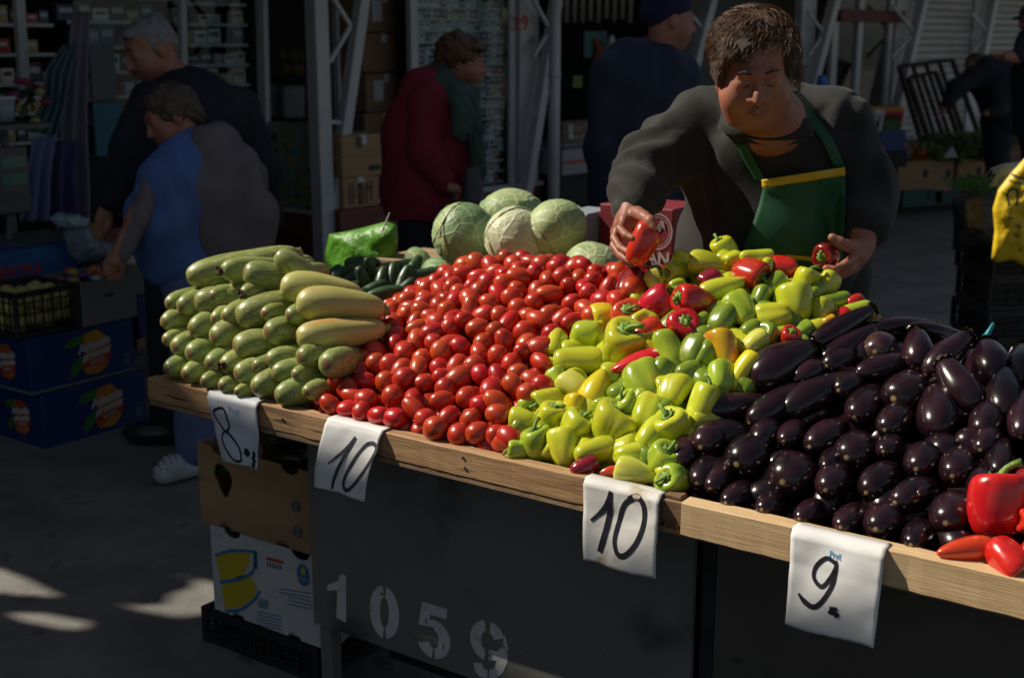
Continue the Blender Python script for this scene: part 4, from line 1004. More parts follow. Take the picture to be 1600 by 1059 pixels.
def aubergine(cx, cy, dia, th=20, tw=50, L=.17, pale=False, deep=.30):
    px, py = C5(cx, cy); P = hit(px, py, zs)
    if P is None: P = onp(px, py, .62)
    s = scale_at(P); w = dia*1.27/2.207/s; ax = axis(th, tw); nose = P+ray(px, py).normalized()*(w*deep)
    L = max(L, w*1.5); C = nose+ax*(L/2-w*.42)
    me = rngA.choice(aub_mp if pale else aub_me); o = bpy.data.objects.new('aubergine', me); COL.objects.link(o)
    orient(o, C, ax, rngA.uniform(0, 6.28), (w, w, L))
    c = bpy.data.objects.new('calyx', cal_me); COL.objects.link(c); c.parent = o; c.scale = (.95, .95, w/L); c.location = (0, 0, .5*(1-w/L))
    aubs.append((o, px, py, pale, w))
AU = [(520, 122, 72, 28, 22, .20), (565, 165, 72, 26, 28, .18), (735, 72, 60, 2, 25, .19), (860, 75, 60, -10, 20, .18), (730, 148, 108, 10, 65, .15, 1), (868, 180, 92, 70, 48, .13),
 (578, 196, 92, 10, 45), (925, 205, 86, 38, 20, .15), (1128, 225, 112, 75, 52, .14), (1225, 240, 100, 50, 55), (345, 235, 138, 28, 22, .19), (470, 238, 84, 15, 45, .15),
 (690, 222, 80, 12, 25, .17), (612, 280, 88, 10, 55), (1045, 320, 108, 112, 35, .14), (815, 305, 138, 8, 50, .17), (1165, 345, 112, 60, 50), (172, 352, 88, 4, 20, .19),
 (318, 378, 88, 28, 30, .17), (440, 345, 100, 26, 25, .19), (665, 362, 98, 30, 55), (935, 405, 118, 60, 55), (1095, 415, 100, 30, 55), (418, 452, 78, 20, 60), (522, 466, 98, 18, 45, .17),
 (140, 468, 112, 20, 60), (640, 507, 120, 10, 60), (760, 491, 78, 8, 60), (875, 545, 108, 15, 60), (998, 567, 110, 20, 60), (272, 525, 132, 15, 55), (425, 588, 140, 12, 60),
 (58, 520, 92, 40, 60), (122, 590, 92, 30, 60), (565, 616, 102, 20, 60), (712, 622, 102, 20, 50), (820, 662, 100, 10, 40, .17), (978, 727, 128, 15, 60), (225, 665, 84, 10, 55), (345, 690, 84, 5, 60),
 (476, 722, 82, 5, 55), (615, 748, 88, 10, 60), (738, 752, 112, 10, 60), (856, 808, 92, 10, 60), (330, 450, 90, 30, 60), (770, 410, 96, 20, 55), (1095, 480, 86, 20, 55), (560, 545, 70, 20, 60),
 (1230, 420, 100, 50, 50), (1150, 555, 84, 40, 60), (1080, 640, 90, 30, 60), (700, 80, 60, 5, 50), (880, 640, 60, 5, 60), (165, 610, 80, 30, 60), (1300, 330, 110, 60, 50), (1330, 520, 110, 50, 50), (1290, 430, 110, 60, 50)]
for q in AU: aubergine(*q)
POLY_A = [(1040, 780), (1080, 700), (1110, 650), (1180, 590), (1260, 540), (1290, 500), (1380, 495), (1480, 505), (1620, 540), (1900, 560), (1900, 1000), (1600, 885), (1300, 825), (1100, 770)]
low = []
for off, md in ((-.05, .07), (-.10, .08)):
    for P in dart(rngA, 1.15, 3.0, .09, .75, zs, md, 4000, lambda P, a, p: inpoly(*proj(P+Vector((0, 0, .05))), POLY_A) or (p > .64 and a > 1.6), off=off):
        ax = (E2*.8+E1*rngA.gauss(.2, .5)+Vector((0, 0, rngA.gauss(0, .2)))).normalized(); low.append((aub_me[0], mtx(P+E2*.05, ax, (.08, .08, .17))))
join_stuff('aubergine_heap', low, m_aub, 'aubergines lower in the heap seen as dark gaps', 'aubergines')

# ---- vegetable marrows (pale zucchini)
m_zuc = mat('zucchini_skin', (.20, .245, .05), .42, (.30, .34, .095), stretch=(1.5, 1.5, .5), scale=4, detail=6, lo=.3, hi=.7, coat=.15, sss=.05, rv=.14, hv=.012, bump=.05, bscale=8,
            spots=[((.48, .53, .25), 26, .56, .64), ((.13, .18, .035), 7, .56, .70)], bdist=.006)
m_zuc_y = mat('zucchini_skin_yellow', (.40, .40, .10), .42, (.52, .48, .16), stretch=(1.5, 1.5, .5), scale=4, detail=6, lo=.3, hi=.7, coat=.15, sss=.05, rv=.08, spots=[((.55, .30, .09), 1.5, .58, .75), ((.62, .58, .3), 22, .6, .68)], bump=.05, bscale=8)
for m_ in (m_zuc, m_zuc_y): end_mask(m_, 2, -.485, -.498, (.22, .12, .05), 1)
m_scar = mat('dried_flower', (.09, .05, .025), .9, (.18, .10, .05), scale=40, bump=.8, bscale=60)
m_zstem = mat('zucchini_stem', (.20, .24, .07), .6, (.30, .32, .12), scale=10)
def zuc_mesh(v):
    rr = random.Random(v+50); n = 22; prof = []
    for i in range(n+1):
        t = .5-.5*math.cos(math.pi*i/n); r = .5*max(0, 1-abs(2*t-1)**4.2)**(1/2.5)*(.76+.24*min(1, t/.6)**1.2) if 0 < i < n else .02
        prof.append((r, .5-t))
    b1 = rr.uniform(-.14, .14); sd = rr.random()*40
    return lathe('zucchini', prof, 20, lambda th, i, n_: 1+.018*math.cos(8*th+v)+.05*noise.noise(Vector((math.cos(th), math.sin(th), i*.12+sd))), bendf=lambda x, y, z: (x+b1*(.25-z*z)*2, y, z))
zuc_me = [zuc_mesh(i) for i in range(6)]
for me in zuc_me: me.materials.append(m_zuc)
zuc_my = [me.copy() for me in zuc_me]
for me in zuc_my: me.materials.clear(); me.materials.append(m_zuc_y)
def flower_mesh(v):
    rr = random.Random(v); b = MB()
    b.tube([(0, 0, -.495), (0, 0, -.51)], [.13, .11], 9)
    if v:
        for k in range(9):
            th = rr.random()*6.28; r = rr.uniform(.05, .16)
            b.tube([(r*.5*math.cos(th), r*.5*math.sin(th), -.50), (r*math.cos(th), r*math.sin(th), -.53-.03*rr.random()), (r*1.4*math.cos(th+.4), r*1.4*math.sin(th+.4), -.55-.06*rr.random())], [.06, .05, .02], 5)
    me = b.mesh('flower_scar', True); me.materials.append(m_scar); return me
fl_me = [flower_mesh(0), flower_mesh(1), flower_mesh(2)]
def zstem_mesh():
    b = MB(); b.tube([(0, 0, .47), (0, 0, .54), (.02, 0, .60)], [.20, .15, .17], 5); me = b.mesh('stem', False); me.materials.append(m_zstem); return me
zst = zstem_mesh(); zucs = []; rngZ = random.Random(21)
def C1(x, y): return 230+x/2.943, 360+y/2.943
def zucchini(cx, cy, dia, th=8, tw=52, L=.23, flower=0, yellow=False, deep=.30, p=None):
    px, py = C1(cx, cy); P = hit(px, py, zz) if p is None else onp(px, py, p)
    if P is None: return
    s = scale_at(P); w = dia*1.25/2.943/s; ax = axis(th, tw); nose = P+ray(px, py).normalized()*(w*deep); L = max(L, w*1.7); C = nose+ax*(L/2-w*.40)
    vz = rngZ.randrange(6); o = bpy.data.objects.new('zucchini', (zuc_my if yellow else zuc_me)[vz]); COL.objects.link(o)
    orient(o, C, ax, rngZ.uniform(0, 6.28), (w, w, L))
    c = bpy.data.objects.new('flower_scar', fl_me[flower]); COL.objects.link(c); c.parent = o; c.scale = (.5 if not flower else 1.2, .5 if not flower else 1.2, w/L*(1 if not flower else 2.2)); c.location = (0, 0, -.5*(1-w/L*(1 if not flower else 2.2))+.006)
    c = bpy.data.objects.new('stem', zst); COL.objects.link(c); c.parent = o; c.scale = (1, 1, w/L); c.location = (0, 0, .5*(1-w/L))
    zucs.append((o, px, py, yellow, flower, w))
ZU = [(238, 205, 118, 14, 12, .30), (385, 182, 95, 5, 35, .2, 1), (500, 200, 118, -14, 22, .2), (632, 132, 98, -38, 10, .2), (672, 262, 124, -8, 12, .21, 0, 1), (750, 340, 136, -4, 10, .22, 0, 1),
 (745, 487, 122, 6, 16, .22, 0, 1), (275, 326, 118, -2, 20, .22), (470, 388, 130, 15, 18, .24), (125, 332, 88, 20, 55), (185, 342, 100, 30, 50), (110, 418, 96, 10, 55), (245, 445, 112, 25, 45), (345, 482, 116, 25, 50, .22, 0),
 (455, 527, 122, 8, 30, .22), (592, 465, 116, 6, 50), (680, 388, 92, 10, 50), (108, 500, 80, 10, 55), (160, 530, 104, 15, 55), (230, 560, 110, 15, 55), (312, 602, 98, 30, 50), (385, 612, 100, 20, 55, .22, 2),
 (590, 590, 92, 5, 35, .2), (740, 578, 112, 10, 50), (850, 610, 124, 10, 72), (122, 630, 96, 25, 50), (203, 655, 92, 20, 55), (285, 690, 84, 15, 55), (365, 710, 82, 20, 55), (452, 652, 108, 10, 40),
 (622, 650, 100, 4, 20, .22), (530, 712, 108, 25, 40), (640, 752, 110, 14, 25, .22), (752, 738, 84, 10, 60), (430, 738, 66, 10, 55), (385, 390, 92, 25, 50), (465, 285, 80, 15, 55, .2, 2), (520, 620, 80, 15, 60),
 (700, 660, 80, 10, 60), (560, 380, 80, 10, 60), (330, 400, 80, 30, 60), (60+260, 300, 80, 10, 60)]
for i, q in enumerate(ZU): zucchini(*q)
# back of the zucchini pile
for k in range(16):
    a = rngZ.uniform(.02, .16); p = rngZ.uniform(.25, .42); w = rngZ.uniform(.06, .07)
    o = bpy.data.objects.new('zucchini', zuc_me[k % 6]); COL.objects.link(o); orient(o, T(a, p, zz(a, p)-.07-.05*rngZ.random()), (E2+E1*rngZ.gauss(0, .4)).normalized(), 0, (w, w, .22)); zucs.append((o, *proj(o.matrix_world.translation), False, 0, w))
# ---- cucumbers
m_cuc = mat('cucumber_skin', (.012, .040, .012), .42, (.03, .075, .02), scale=6, rv=.2, coat=.1, bump=.0, spots=[((.06, .12, .03), 14, .6, .7)])
def cuc_mesh(v):
    rr = random.Random(v+90); n = 26; prof = []
    for i in range(n+1):
        t = i/n; th = math.pi*t; r = .5*math.sin(th)**.55 if 0 < i < n else .02; prof.append((r, .5*math.cos(th)))
    b1 = rr.uniform(-.3, .3); sd = rr.random()*40
    return lathe('cucumber', prof, 18, lambda th, i, n_: 1+.16*max(0, noise.noise(Vector((math.cos(th)*4, math.sin(th)*4, i*.9+sd)))-.15), bendf=lambda x, y, z: (x+b1*(.25-z*z)*2, y, z))
cuc_me = [cuc_mesh(i) for i in range(4)]
for me in cuc_me: me.materials.append(m_cuc)
cucs = []
CU = [(850, 215, 100, 40, 60), (885, 200, 42, 65, 30), (925, 185, 100, 42, 20), (915, 235, 110, 50, 40), (935, 260, 90, 70, 10), (1005, 240, 55, 110, -65), (1035, 205, 45, 95, -75), (1080, 240, 50, 90, 80), (1130, 225, 50, 110, 85),
 (1075, 120, 100, 42, -5), (1130, 130, 90, 40, -15), (1160, 160, 110, 42, 10), (1210, 190, 45, 95, 60), (1240, 210, 110, 42, 5), (1180, 230, 90, 45, 70), (1300, 200, 110, 40, 5), (1030, 280, 90, 45, 30), (1100, 290, 90, 50, 10), (990, 150, 90, 45, 0), (960, 300, 80, 50, 20), (1165, 275, 80, 45, 40), (870, 270, 80, 50, 100)]
for (cx, cy, a_, b_, th) in CU:
    px, py = C1(cx, cy); P = hit(px, py, zc)
    if P is None: continue
    o = bpy.data.objects.new('cucumber', rnd.choice(cuc_me)); COL.objects.link(o); orient(o, P, axis(th, rnd.uniform(5, 35)), rnd.random()*6, (.038, .038, rnd.uniform(.10, .125))); cucs.append((o, px, py))
for k in range(30):
    a = rnd.uniform(-.05, .5); p = rnd.uniform(.6, .95); o = bpy.data.objects.new('cucumber', rnd.choice(cuc_me)); COL.objects.link(o)
    orient(o, T(a, p, zc(a, p)-.03), Vector((rnd.gauss(0, 1), rnd.gauss(0, 1), rnd.gauss(0, .2))).normalized(), 0, (.038, .038, .11)); cucs.append((o, *proj(o.matrix_world.translation)))
# heap floor boards, real slopes of planks that carry the produce
for (a0, a1, nm) in ((.55, 3.0, 1),):
    b = MB(); n = 30
    for i in range(n+1):
        a = a0+(a1-a0)*i/n
        for p in (.06, .35, .62, .79): b.v.append(T(a, p, max(.80, zs(a, p)-.15)))
    for i in range(n):
        for j in range(3): b.f.append([i*4+j, (i+1)*4+j, (i+1)*4+j+1, i*4+j+1]); b.mi.append(0)
    o = b.build('display_slope', m_ply, None); o.modifiers.new('s', 'SOLIDIFY').thickness = .012; tag(o, 'sloping plywood display board hidden under the heaped vegetables', 'display board')
# ================================================================== price tags
m_paper = mat('tag_paper', (.66, .67, .68), .55, (.78, .78, .77), scale=3, spots=[((.42, .34, .22), 7, .64, .80)], bump=.55, bscale=9, bdist=.006)
m_paper_d = mat('tag_paper_dirty', (.62, .61, .58), .55, (.74, .73, .70), scale=3, spots=[((.36, .27, .15), 13, .60, .74)], bump=.65, bscale=9, bdist=.006)
m_paper_b = mat('tag_paper_blue', (.52, .55, .62), .55, (.62, .64, .68), scale=3, bump=.55, bscale=9, bdist=.006)
m_ink = mat('marker_ink', (.012, .011, .02), .45)
m_ink_f = mat('faded_ink', (.07, .07, .09), .5, (.02, .02, .03), scale=60)
m_blue = mat('blue_print', (.14, .36, .62), .6)
def price_tag(tl, tr, br, bl, m, p0, lab, strokes, ink, bulge=.012, crease=.45, pret=None, seed=0, fold=.028):
    aL = TI(onz(*tl, .853))[0]; aR = TI(onz(*tr, .853))[0]
    q = TI(onp(*bl, p0-.03)); aBL, zBL = q[0], q[2]; q = TI(onp(*br, p0-.03)); aBR, zBR = q[0], q[2]
    root = empty('price_tag', T((aL+aR)/2, p0, .853)); tag(root, lab, 'price tag', None)
    rl = root.location
    zt = .8535
    def f(u, v):   # u 0..1 across, v -fold.. down in metres fraction 0..1
        if v < 0:
            a = aL+(aR-aL)*u; P = T(a, p0-.002+(-v)*fold, zt+.0008); return P-rl
        a = (aL+(aR-aL)*u)*(1-v)+(aBL+(aBR-aBL)*u)*v; zb = zBL+(zBR-zBL)*u
        z = zt+(zb-zt)*v
        out = .003+.030*v**1.3+bulge*math.sin(v*3.1)*(.6+.4*math.sin(u*5+seed))+.004*math.sin(u*7+seed*2+v*4)*v + (.016*abs(v-crease) if crease else 0)+.0022*noise.noise(Vector((u*4+seed, v*5, seed)))
        if v < .06: out = out*v/.06*.8; z = zt-(zt-z)*1.0
        return T(a, p0-.002-out, z)-rl
    def fn(u, v):
        e = .01; a = f(u+e, v)-f(u-e, v); b_ = f(u, v+e)-f(u, v-e); n_ = b_.cross(a)
        if n_.length < 1e-9: n_ = -E2.copy()
        n_.normalize()
        if n_.dot(-E2) < 0: n_ = -n_
        return n_
    b = MB(); nu, nv = 20, 30; vs_ = [-1, -.5, -.05]+[i/nv for i in range(nv+1)]
    for v in vs_:
        for i in range(nu+1): b.v.append(f(i/nu, v)+Vector((0, 0, .0012*noise.noise(Vector((i*.6, v*3, seed))) if v > .9 else 0)))
    for j in range(len(vs_)-1):
        for i in range(nu): k = j*(nu+1)+i; b.f.append([k, k+nu+1, k+nu+2, k+1]); b.mi.append(0)
    o = b.build('paper', m, root, smooth=True); sm = o.modifiers.new('s', 'SOLIDIFY'); sm.thickness = .0003; sm.offset = 0
    asp = (zt-zBL)/abs(aR-aL)
    def fm(u, v): return f(u, v), fn(u, v)
    class W_: pass
    def pen(pts, w, inkm, name='ink_stroke'):
        P = []; 
        ribbon = stroke([(x, y*asp) for x, y in pts], w, lambda x, y: fm(x, y/asp), off=.0012)
        ribbon.build(name, inkm, root)
    for pts, w in strokes: pen(pts, w, ink)
    if pret:
        u0, v0, hs = pret
        for ch in ([[(0, 1.5), (.02, 0)], [(0, .1), (.5, .15), (.5, .7), (.05, .75)]], [[(.8, 1.5), (.85, .6), (1.15, .6)]], [[(1.3, 1), (1.75, .95), (1.55, .55), (1.35, 1.0), (1.5, 1.45), (1.8, 1.35)]], [[(2.1, .1), (2.15, 1.4), (2.4, 1.4)], [(1.95, .5), (2.4, .5)]]):
            for st_ in ch: pen([(u0+x*hs, v0+y*hs*.9) for x, y in st_], .011, m_blue, 'printed_letter')
    return root
zero = [(.74, .17), (.60, .16), (.48, .34), (.40, .60), (.42, .80), (.52, .87), (.66, .72), (.80, .46), (.82, .28), (.74, .17)]
price_tag((340, 607), (417, 625), (409, 731), (353, 716), m_paper_b, 0, 'dull bluish price tag reading 8, below the zucchinis',
  [([(.18, .22), (.30, .20), (.36, .34), (.36, .48), (.26, .54), (.14, .42), (.10, .28), (.18, .22)], .035), ([(.26, .54), (.18, .64), (.24, .80), (.38, .93), (.56, .93), (.56, .76), (.42, .60), (.28, .54)], .035),
   ([(.66, .76), (.74, .77), (.66, .80), (.76, .81), (.68, .84)], .045), ([(.84, .78), (.92, .80), (.84, .86), (.93, .89), (.86, .95), (.94, .97)], .045)], m_ink, pret=(.42, .14, .09), seed=1)
price_tag((531, 647), (606, 671), (573, 782), (495, 759), m_paper, 0, 'slanting white price tag reading 10 in thin strokes, below the tomatoes',
  [([(.22, .60), (.34, .48), (.46, .34), (.58, .16)], [.02, .04, .05, .05]), ([(.58, .16), (.44, .50), (.34, .82), (.32, .97)], [.05, .055, .05, .035]),
   ([(.92, .18), (.78, .24), (.62, .50), (.52, .76), (.54, .90), (.66, .90), (.84, .66), (.96, .42), (1.0, .24), (.92, .18)][:-1]+[(.90, .18)], .055)], m_ink_f, bulge=.016, crease=0, seed=2, fold=.03)
price_tag((926, 740), (1042, 769), (1029, 901), (917, 871), m_paper_d, 0, 'stained white price tag reading 10 in bold black, by the joint of the boards',
  [([(.10, .50), (.24, .36), (.33, .22), (.37, .08)], [.03, .06, .065, .05]), ([(.37, .08), (.34, .36), (.28, .64), (.22, .86)], [.05, .07, .075, .075]),
   ([(.66, .10), (.54, .22), (.46, .46), (.42, .68), (.48, .82), (.60, .80), (.74, .62), (.82, .36), (.80, .16), (.72, .08), (.60, .12)], .062)], m_ink, bulge=.010, crease=.42, seed=3, fold=.026)
price_tag((1247, 818), (1390, 854), (1370, 1007), (1231, 970), m_paper, -.012, 'large white price tag reading 9 with a dot, hung below the aubergines',
  [([(.50, .24), (.40, .22), (.29, .34), (.28, .46), (.38, .52), (.46, .42), (.52, .28), (.50, .22)], .045), ([(.52, .28), (.50, .46), (.42, .64), (.32, .74), (.20, .72), (.12, .66)], [.05, .05, .05, .05, .06, .02]),
   ([(.50, .70), (.58, .69), (.50, .74), (.60, .74), (.56, .77)], .035)], m_ink, bulge=.012, crease=.36, pret=(.44, .13, .05), seed=4)
# ================================================================== behind the heap: cabbages, bag, carton
m_cab = mat('cabbage_leaf', (.22, .33, .12), .5, (.42, .50, .24), scale=3, lo=.35, hi=.65, sss=.08, bump=.25, bscale=14, bdist=.004)
m_cabw = mat('cabbage_leaf_white', (.50, .54, .32), .5, (.62, .60, .42), scale=3, sss=.1, bump=.25, bscale=14, bdist=.004)
m_cabd = mat('cabbage_leaf_dark', (.13, .23, .10), .5, (.24, .34, .15), scale=3, sss=.05, bump=.25, bscale=14, bdist=.004)
def add_veins(m, col, scale=4.5, w=.045):
    N = m.node_tree.nodes; Lk = m.node_tree.links; P_ = N['Principled BSDF']; tc = N.new('ShaderNodeTexCoord'); nz = N.new('ShaderNodeTexNoise'); nz.inputs['Scale'].default_value = 6
    Lk.new(tc.outputs['Object'], nz.inputs['Vector']); ad = N.new('ShaderNodeVectorMath'); ad.operation = 'MULTIPLY_ADD'; Lk.new(nz.outputs['Color'], ad.inputs[0]); ad.inputs[1].default_value = (.05, .05, .05); Lk.new(tc.outputs['Object'], ad.inputs[2])
    bp = [n for n in N if n.type == 'BUMP'][0]; prev = bp.inputs['Height'].links[0].from_socket
    src = P_.inputs['Base Color'].links[0].from_socket; hs = None
    for k, (sc_, ww, am) in enumerate(((scale*2.2, w, .75), (scale*5, w*1.6, .45))):
        vo = N.new('ShaderNodeTexVoronoi'); vo.feature = 'DISTANCE_TO_EDGE'; vo.inputs['Scale'].default_value = sc_; Lk.new(ad.outputs[0], vo.inputs['Vector'])
        mr = N.new('ShaderNodeMapRange'); Lk.new(vo.outputs['Distance'], mr.inputs[0]); mr.inputs[1].default_value = 0; mr.inputs[2].default_value = ww; mr.inputs[3].default_value = am; mr.inputs[4].default_value = 0
        mx = N.new('ShaderNodeMixRGB'); Lk.new(mr.outputs[0], mx.inputs[0]); Lk.new(src, mx.inputs[1]); mx.inputs[2].default_value = (*col, 1); src = mx.outputs[0]
        ma = N.new('ShaderNodeMath'); ma.operation = 'ADD'; Lk.new(prev, ma.inputs[0]); Lk.new(mr.outputs[0], ma.inputs[1]); prev = ma.outputs[0]
    Lk.new(src, P_.inputs['Base Color']); Lk.new(prev, bp.inputs['Height']); bp.inputs['Strength'].default_value = .5; bp.inputs['Distance'].default_value = .003
add_veins(m_cab, (.55, .60, .36)); add_veins(m_cabw, (.72, .72, .52)); add_veins(m_cabd, (.34, .44, .24))
def vein_h(th, ph, seed):
    """ribbed veins fanning from the stalk: height field on the sphere"""
    x = math.cos(th)*ph; y = math.sin(th)*ph
    w = noise.noise(Vector((x*2+seed, y*2, 0)))*.5
    k = abs(math.sin((th+w)*3.5))
    v = max(0, 1-k*9)*.6
    v += max(0, 1-abs(math.sin((th+w)*11+ph*3))*4)*.3
    return v
def cabbage(P, r, ax, roll, lab, m1, m2, seed, sc=(1, 1, .92), nleaf=6):
    b = MB(); nu, nv = 64, 44; vs = []; fs = []
    for i in range(nv+1):
        ph = math.pi*i/nv
        for k in range(nu):
            th = 2*math.pi*k/nu
            h = 1+.035*noise.noise(Vector((math.sin(ph)*math.cos(th)*1.8+seed, math.sin(ph)*math.sin(th)*1.8, math.cos(ph)*1.8)))
            h += .026*vein_h(th, ph, seed)*math.sin(ph)+.016*noise.noise(Vector((math.sin(ph)*math.cos(th)*5+seed, math.sin(ph)*math.sin(th)*7, math.cos(ph)*7)))
            vs.append((r*h*math.sin(ph)*math.cos(th)*sc[0], r*h*math.sin(ph)*math.sin(th)*sc[1], r*h*math.cos(ph)*sc[2]))
    for i in range(nv):
        for k in range(nu): k2 = (k+1) % nu; fs.append((i*nu+k, (i+1)*nu+k, (i+1)*nu+k2, i*nu+k2))
    b.add(vs, fs); o = b.build('cabbage', m1, None, smooth=True); o.matrix_world = Matrix.Translation(P) @ ax.to_track_quat('Z', 'Y').to_matrix().to_4x4() @ Matrix.Rotation(roll, 4, 'Z')
    tag(o, lab, 'cabbage', None)
    rr = random.Random(seed)
    for q in range(nleaf):   # wrapper leaves: partial shells with a wavy free edge
        t0 = rr.random()*6.28; span = rr.uniform(.9, 1.5); reach = rr.uniform(1.5, 2.3); lift = .012+.008*q/nleaf; b = MB(); n1, n2 = 26, 24
        for i in range(n1+1):
            v = i/n1
            for j in range(n2+1):
                u = j/n2*2-1; w_ = span*math.sin(min(1, v*1.25)*math.pi*.5+.05)*(1-.25*v)
                th = t0+u*w_; ph = math.pi-v*reach*(1-.22*u*u)-.05
                e = max(abs(u), v)**6
                h = 1+lift+.03*e*(.5+noise.noise(Vector((u*3+q, v*3, seed))))+.035*vein_h(u*2.2+seed+q, v, seed)*(1-e) + .02*max(0, 1-abs(u)*8)*(1-v)
                h += .022*noise.noise(Vector((u*6, v*6, seed+q)))
                b.v.append(Vector((r*h*math.sin(ph)*math.cos(th)*sc[0], r*h*math.sin(ph)*math.sin(th)*sc[1], r*h*math.cos(ph)*sc[2])))
        for i in range(n1):
            for j in range(n2): k = i*(n2+1)+j; b.f.append([k, k+1, k+n2+2, k+n2+1]); b.mi.append(0)
        lf = b.build('leaf', m2 if q % 2 else m1, o, smooth=True); sm = lf.modifiers.new('s', 'SOLIDIFY'); sm.thickness = .0015
    return o
def cabpx(px, py, rpx, p, ax, roll, lab, m1, m2, seed, **k):
    P = onp(px, py, p); cabbage(P, rpx*1.05/scale_at(P), ax, roll, lab, m1, m2, seed, **k)
cabpx(727, 368, 49, 1.0, Vector((.5, -.5, .6)), 1.0, 'big green cabbage, leftmost of the four at the back of the heap', m_cabd, m_cab, 3, sc=(1.02, 1, .95))
cabpx(806, 372, 46, .97, Vector((.05, -1, .2)), .5, 'whitish cabbage in front, pale cut leaves showing, between two green ones', m_cabw, m_cabw, 12, nleaf=4)
cabpx(869, 355, 45, 1.03, Vector((-.3, .2, .8)), 2.0, 'yellowish green cabbage right of the whitish one, lit on top', m_cab, m_cab, 25)
cabpx(800, 336, 46, 1.2, Vector((.1, .2, 1)), .3, 'green cabbage at the very back, above the others', m_cab, m_cabd, 37, sc=(1.08, 1, .85))
cabpx(930, 416, 42, .93, Vector((.2, -.3, .8)), 1.5, 'half hidden cabbage behind the right end of the tomatoes', m_cab, m_cab, 44, sc=(1.15, 1, .75))
cabpx(655, 418, 26, .98, Vector((.6, -.3, .6)), .8, 'small green cabbage leaf ball between cucumbers and big cabbage', m_cab, m_cab, 53, sc=(1.5, 1, .7), nleaf=3)
cabpx(690, 440, 40, 1.0, Vector((.2, 0, 1)), .5, 'cabbage deep behind the tomato ridge', m_cabd, m_cab, 61)
# crate that carries the cabbages and cucumbers
m_slat = mat('crate_slat', (.30, .20, .11), .75, (.40, .28, .16), stretch=(1, 12, 12), scale=4, bump=.2)
def wood_crate(a0, a1, p0, p1, z0, z1, lab):
    r = empty('wooden_crate', T((a0+a1)/2, (p0+p1)/2, z0), TROT); tag(r, lab, 'crate'); w, d, h = a1-a0, p1-p0, z1-z0
    for k in range(3):
        z = h*(k+.5)/3
        for sg in (-1, 1):
            b = MB(); b.box((0, sg*d/2, z), (w, .008, h/3-.012)); b.build('slat', m_slat, r); b = MB(); b.box((sg*(w/2-.004), 0, z), (.008, d-.01, h/3-.012)); b.build('slat', m_slat, r)
    b = MB(); b.box((0, 0, h-.006), (w-.02, d-.02, .006)); b.build('top_board', m_slat, r)
    for sx in (-1, 1):
        for sy in (-1, 1): b = MB(); b.box((sx*(w/2-.02), sy*(d/2-.014), h/2-.006), (.02, .018, h-.014)); b.build('corner_post', m_slat, r)
wood_crate(.0, .52, .68, 1.14, .792, .955, 'wooden crate hidden under the cucumbers'); wood_crate(.56, 1.15, .82, 1.28, .792, 1.02, 'wooden crate hidden under the cabbages')
# green plastic bag
m_gbag = mat('green_plastic_bag', (.055, .19, .010), .45, (.09, .27, .016), scale=4, coat=0, bump=.9, bscale=12, bdist=.03)
def bag_px(name, outline, p, depth, m, lab, cat, seed=1, n=3, amp=.012, plane=None):
    """crumpled bag: closed outline in photo pixels at one distance, inflated to a real depth"""
    O = plane(outline[0][0], outline[0][1]); pts = [plane(*q)-O for q in outline]; c = sum(pts, Vector())/len(pts)
    nrm = (EYE-(O+c)); nrm.z *= .2; nrm.normalize(); b = MB(); rings = 14; K = len(pts)*n; P = []
    for i in range(len(pts)):
        for j in range(n): P.append(pts[i].lerp(pts[(i+1) % len(pts)], j/n))
    for side in (1, -1):
        base = len(b.v)
        for r_ in range(rings+1):
            f = 1-r_/rings
            for k in range(K):
                q = c+(P[k]-c)*f; bulge = depth*math.sqrt(max(0, 1-f*f))*side
                w = noise.noise(Vector((q.x*14, q.z*14, seed+side)))*amp+noise.noise(Vector((q.x*35, q.z*35, seed)))*amp*.4
                b.v.append(q+nrm*(bulge+w*(1-f**4)))
        for r_ in range(rings):
            for k in range(K): k2 = (k+1) % K; fq = [base+r_*K+k, base+r_*K+k2, base+(r_+1)*K+k2, base+(r_+1)*K+k]; b.f.append(fq if side > 0 else fq[::-1]); b.mi.append(0)
    o = b.build(name, m, None, loc=O, smooth=True); tag(o, lab, cat); return o
gb = bag_px('plastic_bag', [(503, 428), (508, 395), (514, 366), (540, 362), (570, 355), (604, 346), (620, 352), (622, 372), (618, 400), (612, 432), (560, 440)], 1.1, .07, m_gbag, 'bright green plastic bag standing behind the zucchinis', 'bag', plane=lambda x, y: onp(x, y, 1.12), amp=.020)
b = MB(); b.bar(onp(597, 362, 1.05), onp(609, 333, 1.1), .002, .006); o = b.build('knife_blade', mat('blade', (.12, .12, .12), .4, metal=.6)); tag(o, 'thin shiny blade sticking up from the green bag', 'knife')
b = MB(); b.box((0, 0, 0), (.3, .3, .2)); o = b.build('crate_under_bag', m_slat, None, loc=T(-.02, 1.18, .90), rot=(0, 0, TROT), bevel=.004); o.name = 'wooden_box'; tag(o, 'plain wooden box hidden under the green bag', 'box')
